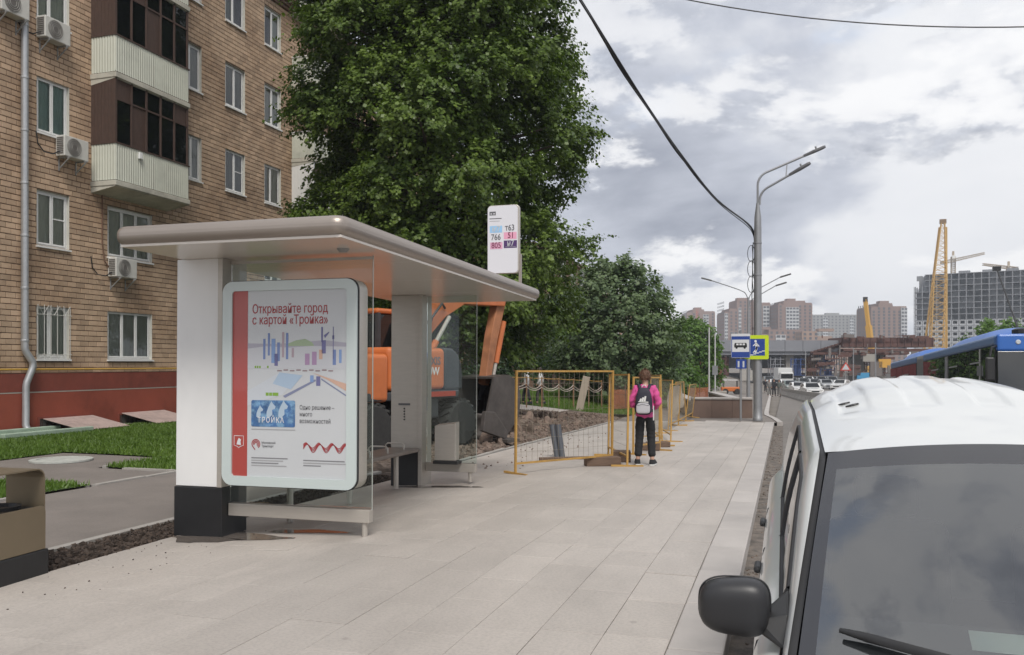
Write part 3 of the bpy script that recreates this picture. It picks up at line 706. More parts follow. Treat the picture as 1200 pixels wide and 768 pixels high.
# air conditioners
def ac_unit():
    t = thing('air_conditioner', '', 'air conditioner', group='air conditioners on the brick house')
    b = MB(); b.span((0.0, -0.40, 0), (0.30, 0.40, 0.54)); b.build('case', A['acwhite'], t, bevel=0.02)
    b = MB(); M_ = at(0.301, -0.08, 0.27) @ Matrix.Rotation(R(90), 4, 'Y')
    b.lathe([(0.235, 0), (0.235, 0.006), (0.2, 0.008), (0.06, 0.012), (0.0, 0.012)], 24, M_, caps=False); b.build('fan_grille', flat('ac_dark', (0.12, 0.11, 0.10)), t)
    b = MB()
    for r_ in (0.09, 0.14, 0.19, 0.225): b.tube([M_ @ Vector((r_*math.cos(a), r_*math.sin(a), 0.016)) for a in np.linspace(0, 2*math.pi, 25)], 0.004, 4, caps=False)
    b.build('guard_ring', A['acwhite'], t)
    b = MB()
    for i in range(9): b.span((0.05, -0.412, 0.06+i*0.05), (0.26, -0.402, 0.085+i*0.05))
    b.build('side_louvre', flat('ac_dark', (0.12, 0.11, 0.10)), t)
    for y in (-0.28, 0.28): b = MB(); b.bar((-0.02, y, -0.02), (0.36, y, -0.02), 0.03); b.bar((-0.0, y, -0.3), (0.33, y, -0.035), 0.025); b.bar((-0.01, y, -0.35), (-0.01, y, -0.03), 0.025); b.build('bracket', A['zinc'], t)
    b = MB(); b.tube([(0.15, -0.41, 0.12), (0.12, -0.6, 0.0), (0.04, -0.8, 0.02), (0.0, -0.95, 0.2), (0.0, -1.0, 0.5)], 0.016, 6); b.build('hose', A['black'], t)
    return t
ac = ac_unit(); first = True
for px, py, lab in ((60, 50, 'weathered air conditioner hanging below the fourth floor window by the drainpipe'), (82, 187, 'air conditioner with side hose below the third floor window by the drainpipe'), (141, 326, 'small air conditioner below the three-sash window over the shelter roof'), (10, 19, 'air conditioner high on the wall beyond the drainpipe')):
    p = onX(px, py, FX+0.1)
    o = ac if first else copy_tree(ac); first = False
    o.location = (FX+0.03, p.y, p.z); o['label'] = lab
# slanting covers of the basement pits, drain trough
for i, (poly, lab) in enumerate((([(44, 508), (98, 514), (116, 507), (88, 498)], 'corrugated pinkish pit cover nearest the drainpipe on the lawn'), ([(136, 506), (168, 510), (200, 503), (182, 493)], 'corrugated pinkish pit cover beside the white pylon, on the lawn'))):
    y0, y1 = fy(poly[0][0]+4), fy(poly[2][0]-10); t = thing('pit_cover', lab, 'pit cover', (FX+0.05, (y0+y1)/2, GZ), group='pit covers along the plinth')
    n_ = 22; b = MB(); vs = []
    for k in range(n_+1):
        yy = (y0-y1)/2+(y1-y0)*k/n_; h = 0.012*math.sin(k*math.pi/1.0+0.5)*(1 if k % 2 else -1)
        vs += [(0.02, yy, 0.34+h), (1.05, yy+0.25, 0.06+h)]
    b.add(vs, [(2*k, 2*k+2, 2*k+3, 2*k+1) for k in range(n_)]); s = b.build('sheet', A['pitcover'], t, fix=False)
    mo = s.modifiers.new('solid', 'SOLIDIFY'); mo.thickness = 0.015
    b = MB(); b.span((0.0, -(y1-y0)/2, -0.02), (0.98, (y1-y0)/2, 0.04)); b.build('pit_rim', A['concrete'], t)
tr = thing('drain_trough', 'pale green concrete drain trough under the drainpipe', 'trough', (FX+0.45, fy(18), GZ))
b = MB(); b.span((-0.3, -1.5, 0), (0.9, 1.1, 0.05)); b.span((-0.3, -1.5, 0.05), (-0.15, 1.1, 0.16)); b.span((0.75, -1.5, 0.05), (0.9, 1.1, 0.16)); b.build('channel', mat('green_concrete', (0.30, 0.38, 0.30), 0.8, var=0.2, vscale=5), tr, bevel=0.02)
# =================================================================== BUS SHELTER
SRZ = R(1.5); SO = Vector((-5.6, 7.2, 0.0))
SH = thing('bus_shelter', 'bus shelter with flat champagne metal roof, white pylon, lightbox and glass ends', 'bus shelter', SO, SRZ)
SH.rotation_euler = (R(-0.6), 0, SRZ)
def shelter():
    # roof
    x0, x1, y0, y1 = -0.27, 2.08, -0.93, 5.75; w, l = x1-x0, y1-y0
    b = MB(); b.prism(rrect(w, l, 0.13, 6), 0.165, at((x0+x1)/2, (y0+y1)/2, 2.735)); rf = b.build('roof', A['champagne'], SH, smooth=40, bevel=0.07, seg=6)
    n_ = 4
    for i in range(n_):
        a = y0+0.06+(l-0.12)*i/n_; c = y0+0.06+(l-0.12)*(i+1)/n_
        b = MB(); b.span((x0+0.06, a+0.003, 2.712), (x1-0.06, c-0.003, 2.737)); b.build('soffit_panel', A['soffit'], rf, bevel=0.003)
    b = MB(); b.lathe([(0.0, -0.035), (0.035, -0.032), (0.055, -0.01), (0.06, 0.0)], 18, at(1.72, -0.25, 2.712), caps=False); b.build('ceiling_camera', flat('dome_grey', (.22, .21, .2)), SH, smooth=60)
    # white pylon
    b = MB(); b.span((-0.285, 0.02, 0.42), (0.205, 0.40, 2.712)); py = b.build('pylon', A['pylon'], SH, bevel=0.006)
    b = MB(); b.span((0.208, 0.0, 0.42), (0.262, 0.42, 2.711)); b.build('pylon_edge', A['steel'], SH, bevel=0.004)
    b = MB(); b.span((-0.29, 0.0, -0.10), (0.27, 0.43, 0.415)); b.build('pylon_base', A['basebl'], SH, bevel=0.006)
    # near glass end with rail and foot
    b = MB(); b.span((0.27, 0.14, 0.27), (1.83, 0.152, 2.66)); b.build('end_glass', A['pane'], SH)
    b = MB(); b.span((0.27, 0.135, 2.66), (1.83, 0.157, 2.69)); b.build('glass_head', A['steel'], SH)
    b = MB(); b.span((0.275, 0.10, 0.13), (1.825, 0.19, 0.255)); b.build('bottom_rail', A['steel'], SH, bevel=0.005)
    b = MB(); b.lathe([(0.028, -0.02), (0.028, 0.135)], 14, at(1.76, 0.145, 0)); b.build('foot', A['steel'], SH, smooth=40)
    for yy, xx in ((0.146, 1.833), (4.446, 1.443)):
        b = MB(); b.span((xx, yy-.006, .25), (xx+.006, yy+.006, 2.70)); b.build('glass_edge', flat('glass_edge', (.36, .38, .35), .2), SH)
    # lightbox
    lx0, lx1, lz0, lz1 = 0.335, 1.79, 0.465, 2.458; cx, cz = (lx0+lx1)/2, (lz0+lz1)/2; w, h = lx1-lx0, lz1-lz0
    b = MB(); b.prism(rrect(w, h, 0.11, 7), 0.19, at(cx, 0.135, cz) @ FACE); lb = b.build('lightbox', A['steel'], SH, smooth=40, bevel=0.012)
    b = MB(); b.prism(rrect(w+0.012, h+0.012, 0.115, 7), 0.02, at(cx, -0.06, cz) @ FACE); b.build('gasket', A['black'], lb)
    # rim as a ring
    o_, i_ = rrect(w-0.004, h-0.004, 0.11, 7), rrect(w-0.215, h-0.19, 0.03, 7); n = len(o_); T = at(cx, -0.084, cz) @ FACE; b = MB()
    vs = [T @ Vector((*p, 0)) for p in o_]+[T @ Vector((*p, 0.02)) for p in o_]+[T @ Vector((*p, 0.02)) for p in i_]+[T @ Vector((*p, -0.004)) for p in i_]
    b.add(vs, [(a*n+k, a*n+(k+1) % n, (a+1)*n+(k+1) % n, (a+1)*n+k) for a in range(3) for k in range(n)]); b.build('rim', A['boxwhite'], lb, smooth=40)
    pw, ph = w-0.21, h-0.185; T = at(cx-pw/2, -0.083, cz-ph/2) @ FACE          # poster: origin lower left
    def P(dz): return T @ at(0, 0, dz)
    b = MB(); b.add([P(0) @ Vector(q) for q in ((0, 0, 0), (pw, 0, 0), (pw, ph, 0), (0, ph, 0))], [(0, 1, 2, 3)]); po = b.build('poster', A['poster'], lb, fix=False)
    def quad(pts, m, dz=0.0015, name='print_patch'):
        b = MB(); b.add([P(dz) @ Vector((p[0]*pw, p[1]*ph, 0)) for p in pts], [tuple(range(len(pts)))]); return b.build(name, m, po, fix=False)
    def rct(x0, y0, x1, y1, m, dz=0.0015, name='print_patch'): return quad([(x0, y0), (x1, y0), (x1, y1), (x0, y1)], m, dz, name)
    rct(0, 0, 0.137, 1, A['pred'], name='red_band')
    # headline
    def tx(t, x, y, s, m, bold=0.0, sx=1.0, sp=1.0, dz=0.003): return text_obj(t, s, m, P(dz) @ at(x*pw, y*ph, 0), po, bold=bold, sx=sx, space=sp)
    tx('Открывайте город', 0.175, 0.877, 0.123, A['tred'], 0.0006, 0.745); tx('с картой «Тройка»', 0.175, 0.818, 0.123, A['tred'], 0.0006, 0.745)
    # panorama in flat print
    c = lambda n_, *v: flat('ink_'+n_, v)
    rct(0.137, 0.58, 1, 0.705, c('mist', .50, .51, .54)); quad([(0.137, .688), (0.30, .70), (0.5, .692), (0.7, .70), (1, .695), (1, .715), (.8, .73), (.6, .72), (.4, .712), (0.137, .716)], c('hill', .37, .36, .42), 0.0018)
    quad([(.47, .70), (.72, .70), (.70, .72), (.64, .738), (.56, .73), (.5, .715)], c('green', .32, .40, .27), 0.002)
    quad([(.137, .46), (.42, .56), (.60, .545), (.44, .44), (.137, .38)], c('plaza', .50, .53, .57)); quad([(.42, .56), (.62, .545), (.52, .47), (.36, .50)], c('sky', .36, .46, .58), 0.002)
    quad([(.7, .56), (1, .50), (1, .46), (.84, .52)], c('peach', .55, .36, .28), 0.002); quad([(.45, .435), (.73, .525), (.735, .515), (.47, .425)], c('line', .2, .22, .33), 0.002); quad([(.78, .53), (1, .44), (1, .432), (.78, .522)], c('line', .2, .22, .33), 0.002)
    for (x, y0_, y1_, w_, k) in ((.285, .63, .74, .02, 'blue'), (.325, .65, .77, .018, 'blue'), (.365, .61, .74, .035, 'blue2'), (.41, .62, .72, .024, 'blue'), (.45, .64, .775, .018, 'mauve'), (.485, .63, .77, .02, 'blue'), (.39, .595, .66, .03, 'navy'), (.535, .64, .69, .02, 'mauve'), (.88, .63, .80, .006, 'navy'), (.88, .735, .755, .016, 'navy'), (.89, .60, .68, .028, 'blue'), (.94, .61, .68, .022, 'blue2'), (.66, .60, .66, .04, 'violet'), (.72, .60, .67, .04, 'violet'), (.775, .63, .68, .03, 'peach'), (.80, .66, .73, .035, 'navy'), (.785, .72, .80, .014, 'navy'), (.70, .51, .545, .03, 'blue2'), (.755, .49, .54, .035, 'navy')):
        col = {'blue': (.16, .22, .42), 'blue2': (.20, .30, .52), 'mauve': (.38, .30, .34), 'navy': (.15, .15, .30), 'violet': (.36, .24, .38), 'peach': (.55, .36, .28)}[k]
        rct(x-w_/2, y0_, x+w_/2, y1_, c(k, *col), 0.0024)
    quad([(.80, .755), (.845, .775), (.845, .769), (.81, .74)], c('navy', .15, .15, .30), 0.0026)
    for i in range(9): rct(.40+i*.055, .566+.004*(i % 2), .44+i*.055, .572+.004*(i % 2), c('dash', .25, .17, .18), 0.0026)
    for x in (.30, .33, .36, .385): rct(x, .435, x+.026, .452, c('leaf', .20, .36, .05), 0.0026)
    for x in (.20, .22, .24, .31): rct(x, .583, x+.014, .595, c('leaf', .20, .36, .05), 0.0026)
    # travel card: blue with pale horses
    rw, rh = 0.385*pw, 0.142*ph; b = MB(); b.prism(rrect(rw, rh, 0.018, 4), 0.001, P(0.002) @ at(0.365*pw, 0.34*ph, 0)); b.build('card_print', mat('card_blue', (0.045, 0.125, 0.29), 0.5, var=0.5, vscale=9, coat=0.6, col2=(0.16, 0.30, 0.46), c2scale=12), po)
    hs = c('horse', .38, .47, .56)
    for ox, s in ((.235, .75), (.33, 1.0), (.435, 1.05)):
        q = [(0, 0), (.03, .02), (.028, .045), (.05, .05), (.058, .062), (.035, .078), (.02, .092), (.012, .08), (-.005, .06), (-.02, .035), (-.022, .01)]
        quad([(ox+x*s, .315+y*s) for x, y in q], hs, 0.0034, 'horse_print')
    tx('ТРОЙКА', 0.228, 0.292, 0.072, A['tlight'], 0.001, 0.85, 1.25, 0.004)
    for i, t in enumerate(('Одно решение –', 'много', 'возможностей')): tx(t, 0.595, 0.365-i*0.036, 0.058, A['tgrey'], 0.0, 0.80)
    tx('Московский', 0.265, 0.178, 0.03, A['tgrey'], 0, 0.85); tx('Транспорт', 0.265, 0.160, 0.03, A['tgrey'], 0, 0.85)
    def line(pts, r=0.0042, m=A['tred'], name='emblem_line'):
        b = MB(); vs = []
        pp = [Vector((p[0], p[1], 0)) for p in pts]
        for i, p in enumerate(pp):
            t = (pp[min(i+1, len(pp)-1)]-pp[max(i-1, 0)]).normalized(); nn = Vector((-t.y, t.x, 0))*r; vs += [P(0.003) @ (p+nn), P(0.003) @ (p-nn)]
        b.add(vs, [(2*i, 2*i+1, 2*i+3, 2*i+2) for i in range(len(pp)-1)]); b.build(name, m, po, fix=False)
    ex, ey = 0.215*pw, 0.175*ph
    for r_ in (0.016, 0.030, 0.044): line([(ex+r_*math.cos(a), ey+r_*math.sin(a)) for a in np.linspace(-0.9, math.pi*1.1, 20)]+([(ex-r_*0.2, ey-0.055)] if r_ > .04 else []))
    for k in range(4):
        o_ = (k-1.5)*0.0125; line([(0.63*pw+x, 0.168*ph+0.030*math.sin(x/0.385*5.6*math.pi)*(1-abs(o_)*6*0)+o_*math.cos(x/0.385*5.6*math.pi*0.5+.4)*1.2) for x in np.linspace(0, 0.385*pw, 60)], 0.0032)
    for i, (a, w_) in enumerate(((0.175, .32), (0.175, .28), (0.175, .24), (0.175, .31))): rct(a, 0.098-i*0.0135, a+w_, 0.104-i*0.0135, c('small%d' % (i % 2), .2+.12*(i % 2), .2+.12*(i % 2), .21+.12*(i % 2)), 0.002, 'text_line')
    for i, w_ in enumerate((.35, .36, .15)): rct(0.63, 0.093-i*0.0135, 0.63+w_, 0.099-i*0.0135, c('small%d' % (i % 2), .2+.12*(i % 2), .2+.12*(i % 2), .21+.12*(i % 2)), 0.002, 'text_line')
    rct(0.175, 0.252, 0.56, 0.257, c('small1', .32, .32, .33), 0.002, 'text_line')
    # crest on the red band
    cxx, cyy = 0.062, 0.185; ow, oh = 0.042, 0.032
    sh = [(-1, 1), (1, 1), (1, -0.6), (0.3, -0.8), (0, -1.05), (-0.3, -0.8), (-1, -0.6), (-1, 1)]
    line([((cxx+x*ow)*pw, (cyy+y*oh)*ph) for x, y in sh], 0.0028, A['tlight']); quad([(cxx-.02, cyy-.015), (cxx+.02, cyy-.018), (cxx+.015, cyy), (cxx+.02, cyy+.012), (cxx, cyy+.02), (cxx-.012, cyy+.005)], A['tlight'], 0.003)
    # ---- far end: steel column, glass, rail, box
    b = MB(); b.span((0.165, 4.28, 0.46), (0.60, 4.62, 2.711)); b.build('column', A['steel'], SH, bevel=0.006)
    b = MB(); b.span((0.603, 4.26, -0.08), (0.665, 4.64, 2.710)); b.build('column_edge', A['steel'], SH, bevel=0.005)
    b = MB(); b.span((0.17, 4.27, -0.10), (0.598, 4.63, 0.455)); b.build('column_base', A['basebl'], SH, bevel=0.006)
    b = MB(); b.span((0.29, 4.268, 1.09), (0.47, 4.278, 1.12)); b.build('braille_strip', A['tgrey'], SH)
    for i in range(5):
        b = MB(); b.lathe([(0.012, 0), (0.012, 0.008)], 10, at(0.38, 4.28, 1.04-i*0.04) @ FACE); b.build('button', A['black'], SH)
    b = MB(); b.span((0.67, 4.44, 0.25), (1.44, 4.452, 2.70)); b.build('end_glass', A['pane'], SH)
    b = MB(); b.span((0.67, 4.40, 0.12), (1.44, 4.49, 0.245)); b.build('bottom_rail', A['steel'], SH, bevel=0.005)
    b = MB(); b.lathe([(0.028, -0.02), (0.028, 0.125)], 14, at(1.35, 4.445, 0)); b.build('foot', A['steel'], SH, smooth=40)
    b = MB(); b.add([(.88, 4.22, .30), (1.2, 4.22, .30), (1.2, 4.395, .30), (.88, 4.395, .30), (.88, 4.22, .80), (1.2, 4.22, .84), (1.2, 4.395, .86), (.88, 4.395, .82)], [(0, 3, 2, 1), (4, 5, 6, 7), (0, 1, 5, 4), (1, 2, 6, 5), (2, 3, 7, 6), (3, 0, 4, 7)]); b.build('litter_box', A['steel'], SH, bevel=0.008)
    b = MB(); b.span((0.86, 4.2, 0.25), (1.24, 4.39, 0.298)); b.build('litter_box_foot', A['black'], SH, bevel=0.006)
    # back glass, bench
    b = MB(); b.span((0.16, 0.55, 0.42), (0.66, 4.20, 0.47)); be = b.build('bench_seat', mat('bench_slab', (0.20, 0.165, 0.14), 0.5, var=0.15, vscale=5), SH, bevel=0.012)
    for y in (0.9, 2.3, 3.72):
        b = MB(); b.lathe([(0.035, -0.06), (0.035, 0.42)], 14, at(0.5, y, 0)); b.build('bench_leg', A['steel'], SH, smooth=40)
    for y in (2.2, 2.75, 3.3, 3.85):
        b = MB(); b.tube([(0.28, y, 0.465), (0.28, y, 0.54), (0.31, y, 0.565), (0.53, y, 0.565), (0.56, y, 0.54), (0.56, y, 0.465)], 0.012, 8); b.build('armrest', A['steel'], SH, smooth=60)
shelter()
# route sign standing on the roof
RS = thing('route_sign', 'tall white rounded stop sign with route numbers standing on the shelter roof', 'sign', (-4.02, 12.2, 2.80), SRZ)
def route_sign():
    w, h = 0.50, 1.03
    b = MB(); b.prism(rrect(w, h, 0.06, 5), 0.07, at(0, 0.035, 0.21+h/2) @ FACE); pn = b.build('panel', A['steel'], RS, smooth=40, bevel=0.008)
    b = MB(); b.prism(rrect(w-0.03, h-0.02, 0.055, 5), 0.004, at(-0.008, -0.034, 0.21+h/2) @ FACE); b.build('face', mat('sign_white', (0.66, 0.66, 0.70), 0.4), pn)
    b = MB(); b.span((0.235, -0.02, -0.06), (0.275, 0.03, 0.5)); b.build('post', A['champagne'], RS, bevel=0.004)
    T = at(-w/2, -0.0395, 0.21) @ FACE
    def rc(x0, y0, x1, y1, c_): 
        b = MB(); b.add([T @ Vector((x*w, y*h, 0)) for x, y in ((x0, y0), (x1, y0), (x1, y1), (x0, y1))], [(0, 1, 2, 3)]); b.build('number_field', c_, pn, fix=False)
    rc(.08, .60, .47, .70, flat('field_blue', (.30, .52, .76))); rc(.52, .50, .92, .60, flat('field_pink', (.72, .34, .47))); rc(.09, .36, .48, .46, flat('field_rose', (.66, .36, .50))); rc(.52, .37, .93, .48, flat('field_plum', (.07, .03, .13)))
    for t, x, y, m in (('м7', .15, .615, A['poster']), ('т63', .56, .625, A['tgrey']), ('766', .12, .495, A['tgrey']), ('51', .64, .515, flat('ink_wine', (.18, .03, .07))), ('805', .13, .375, flat('ink_wine', (.18, .03, .07))), ('н7', .62, .40, A['poster'])):
        text_obj(t, 0.125, m, T @ at(x*w, y*h, 0.002), pn, bold=0.0012, sx=0.82)
    k = A['tgrey']; rc(.07, .855, .27, .87, k); rc(.07, .885, .27, .91, k); rc(.07, .87, .10, .885, k); rc(.15, .87, .19, .885, k); rc(.24, .87, .27, .885, k); rc(.07, .80, .45, .812, k); rc(.07, .765, .40, .772, flat('ink_small1', (.32, .32, .33)))
    rc(.56, .385, .90, .392, A['poster'])
route_sign()
# litter bin at the pavement edge
bp_ = gnd(56, 671)
BN = thing('litter_bin', 'bronze metal litter bin with open hood on black base by the soil strip', 'litter bin', bp_, R(4))
def litter_bin():
    L = 1.25
    b = MB(); b.span((-0.42, -L, -0.02), (0.012, 0.0, 0.205)); b.build('base', A['basebl'], BN, bevel=0.012)
    pts = [(-L, 0.0)]; r_ = 0.05
    pts = [(0, 0), (0, 0.36-r_)]+[(-r_+r_*math.cos(a), 0.36-r_+r_*math.sin(a)) for a in np.linspace(0, math.pi/2, 5)]+[(-L+r_-r_*math.sin(a), 0.36-r_+r_*math.cos(a)) for a in np.linspace(0, math.pi/2, 5)]+[(-L, 0)]
    My = at(-0.006, -0.03, 0.207) @ Matrix(((0, 0, 1, 0), (1, 0, 0, 0), (0, 1, 0, 0), (0, 0, 0, 1)))
    b = MB(); b.prism([(p[0]*0.97, p[1]) for p in pts], 0.012, My); b.build('front_panel', A['bronze'], BN, bevel=0.003)
    b = MB(); b.prism([(p[0]*0.97, p[1]) for p in pts], 0.012, at(-0.41, 0, 0) @ My); b.build('back_panel', A['bronze'], BN, bevel=0.003)
    b = MB(); rr = 0.07; H = 0.66
    path = [(-0.008, 0.2), (-0.008, H-rr)]+[(-0.008-rr+rr*math.cos(a), H-rr+rr*math.sin(a)) for a in np.linspace(0, math.pi/2, 6)]+[(-L+0.008+rr-rr*math.sin(a), H-rr+rr*math.cos(a)) for a in np.linspace(0, math.pi/2, 6)]+[(-L+0.008, 0.2)]
    vs = []
    for i, (y, z) in enumerate(path):
        a_, c_ = path[max(i-1, 0)], path[min(i+1, len(path)-1)]; t = Vector((c_[0]-a_[0], c_[1]-a_[1])).normalized(); n_ = Vector((t.y, -t.x))*0.012
        for x in (-0.40, -0.02):
            vs += [(x, y-0.01, z+0.2), (x, y+n_.x-0.01, z+n_.y+0.2)]
    fs = []
    for i in range(len(path)-1):
        o = 4*i; fs += [(o, o+2, o+6, o+4), (o+1, o+5, o+7, o+3), (o, o+4, o+5, o+1), (o+2, o+3, o+7, o+6)]
    b.add(vs, fs); hd = b.build('hood', A['bronze'], BN, smooth=35)
    b = MB(); b.lathe([(0.15, 0), (0.16, 0.03), (0.13, 0.03), (0.12, 0.0)], 24, at(-0.21, -0.28, 0.56), caps=False); b.build('liner_rim', A['black'], BN)
    b = MB(); b.span((-0.39, -L+0.04, 0.21), (-0.03, -0.05, 0.55)); b.build('liner', A['black'], BN)
litter_bin()

# =================================================================== STREET FURNITURE
A['galv'] = mat('galvanised', (0.30, 0.305, 0.315), 0.5, 0.5, var=0.08, vscale=3)
LP = gnd(888, 493)
lamp = thing('street_lamp', 'tall grey street lamp with two luminaires and an underpass sign', 'street lamp', LP)
def street_lamp():
    b = MB(); b.lathe([(0.17, 0), (0.17, 0.1), (0.155, 0.12), (0.15, 0.5), (0.128, 6.9), (0.12, 7.3), (0.06, 7.75), (0.06, 7.8)], 20); b.build('pole', A['galv'], lamp, smooth=40)
    h0 = 7.8
    def arm(reach, z1, z2, ang, r=0.045):
        d = Vector((math.cos(ang), math.sin(ang), 0)); P_ = [Vector((0, 0, h0-0.05)), Vector((0, 0, z1-0.5))]
        for k in range(1, 8):
            a = k/8*R(72); P_.append(d*(0.5*(1-math.cos(a)))+Vector((0, 0, z1-0.5+0.5*math.sin(a))))
        P_.append(d*reach+Vector((0, 0, z2))); return P_, d
    P1, d = arm(1.62, 8.95, 9.45, R(8)); b = MB(); b.tube(P1, 0.04, 10); b.build('arm', A['galv'], lamp, smooth=60)
    P2, d2 = arm(1.05, 8.4, 8.75, R(-4)); P2 = [p+Vector((0.07, 0, 0)) for p in P2]; b = MB(); b.tube(P2, 0.04, 10); b.build('arm', A['galv'], lamp, smooth=60)
    b = MB(); b.tube([P1[-1]*0.55+P1[-2]*0.45, P2[-1]*0.8+P2[-2]*0.2], 0.02, 6); b.build('brace', A['galv'], lamp)
    for P_, d_ in ((P1, d), (P2, d2)):
        e = P_[-1]; t = (P_[-1]-P_[-2]).normalized(); q = t.to_track_quat('X', 'Z').to_matrix().to_4x4(); b = MB()
        out = [(-0.05, -0.05), (0.1, -0.08), (0.35, -0.14), (0.68, -0.12), (0.76, -0.05), (0.76, 0.05), (0.68, 0.12), (0.35, 0.14), (0.1, 0.08), (-0.05, 0.05)]
        b.prism(out, 0.09, Matrix.Translation(e) @ q @ at(0, 0, -0.04)); h = b.build('luminaire', mat('lum_grey', (0.12, 0.12, 0.125), 0.5), lamp, bevel=0.02)
        b = MB(); b.lathe([(0.035, 0), (0.035, 0.09), (0.02, 0.11)], 10, Matrix.Translation(e) @ q @ at(0.45, 0, 0.05)); b.build('sensor', A['galv'], h)
    # band clamps and hanging cable loops
    for z in (5.2, 6.35):
        b = MB(); b.lathe([(0.139, z), (0.146, z+0.005), (0.146, z+0.05), (0.139, z+0.055)], 20); b.build('clamp', A['galv'], lamp)
    for k in range(3):
        zz = 6.3-0.55*k; P_ = [(-0.15, -0.02, zz)]+[(-0.22-0.13*math.sin(a), -0.06, zz-0.30+0.30*math.cos(a)) for a in np.linspace(0.2, 2*math.pi-0.2, 14)]+[(-0.15, -0.03, zz-0.6)]
        b = MB(); b.tube(P_, 0.012, 5); b.build('cable_loop', A['black'], lamp)
    b = MB(); b.tube([(-0.16, -0.03, 6.4), (-0.2, -0.03, 4.5), (-0.19, -0.03, 2.4)], 0.016, 5); b.build('down_cable', A['black'], lamp)
    # underpass sign: lime square, blue field, walker on stairs
    S = 0.86; zc = 2.63
    b = MB(); b.prism(rrect(S, S, 0.05, 4), 0.012, at(-0.05, -0.17, zc) @ FACE @ Matrix.Rotation(0, 4, 'Z')); sg = b.build('underpass_sign', mat('lime_sheet', (0.53, 0.66, 0.012), 0.4), lamp)
    T = at(-0.05, -0.186, zc) @ FACE
    def poly(p, m, dz=0.0, n_='sign_print'): b = MB(); b.add([T @ Vector((x, y, dz)) for x, y in p], [tuple(range(len(p)))]); b.build(n_, m, sg, fix=False)
    f_ = 0.30; poly([(-f_, -f_), (f_, -f_), (f_, f_), (-f_, f_)], flat('sign_blue', (0.014, 0.05, 0.26)))
    wh = flat('sign_whitep', (0.7, 0.7, 0.7))
    poly([(-.02+.045*math.cos(a), .215+.045*math.sin(a)) for a in np.linspace(0, 2*math.pi, 13)[:-1]], wh, 0.002)
    for p in ([(-.04, .16), (.03, .165), (.05, .03), (-.03, .02)], [(.02, .16), (.11, .05), (.10, -.01), (.08, .04), (.02, .10)], [(-.03, .15), (-.11, .06), (-.11, .03), (-.02, .09)], [(-.02, .03), (.05, .03), (.04, -.08), (.0, -.2), (-.05, -.22), (-.02, -.09)], [(.0, .03), (.05, .02), (.02, -.1), (-.09, -.2), (-.12, -.19), (-.03, -.08)]): poly(p, wh, 0.002)
    st = []
    for k in range(5): st += [(-.14+k*.09, -.25+k*.035), (-.14+k*.09, -.215+k*.035)] if False else [(-.20+k*.1, -.26+k*.035), (-.10+k*.1, -.26+k*.035)]
    top = [(x, y) for x, y in st]; bot = [(x, y-.03) for x, y in st][::-1]
    poly(top+bot, wh, 0.002)
    b = MB(); b.bar((-0.05, -0.17, zc-0.3), (-0.05, -0.17, zc+0.3), 0.03); b.build('sign_bracket', A['galv'], lamp)
street_lamp()
# overhead bundle of cables
b = MB(); pts = [pt(*q) for q in ((600, -130, 11.5), (640, -62, 13), (680, 0, 15), (720, 64, 16.6), (760, 127, 18.4), (800, 184, 21.6), (840, 234, 26), (880, 266, 30.6))]+[LP+Vector((-.1, 0, 6.3))]
def smooth_path(P_, n=6):
    out = []
    for i in range(len(P_)-1):
        p0, p1, p2, p3 = P_[max(i-1, 0)], P_[i], P_[i+1], P_[min(i+2, len(P_)-1)]
        for k in range(n):
            t = k/n; out.append(0.5*((2*p1)+(-p0+p2)*t+(2*p0-5*p1+4*p2-p3)*t*t+(-p0+3*p1-3*p2+p3)*t**3))
    return out+[P_[-1]]
sp = smooth_path(pts)
cb = thing('cable_bundle', 'bundle of black overhead cables sagging to the street lamp', 'cable', sp[-1])
for k, r_ in enumerate((0.028, 0.016, 0.014)):
    b = MB(); b.tube([p-sp[-1]+Vector((0.02*k*math.sin(i*0.5+k), 0.0, -0.05*k*abs(math.sin(i*0.22+k*1.3)))) for i, p in enumerate(sp)], r_, 6); b.build('strand', A['black'], cb)
a, c = onY(800, 0, 22)+Vector((0, 0, 0)), onY(1200, 33, 22); d_ = c-a
b = MB(); b.tube([a+d_*t+Vector((0, 0, 0.9*((t-0.5)**2)-0.2)) for t in np.linspace(-1.2, 1.9, 40)], 0.016, 5); tag(b.build('overhead_wire', A['black']), 'thin single wire crossing high above the road', 'wire')
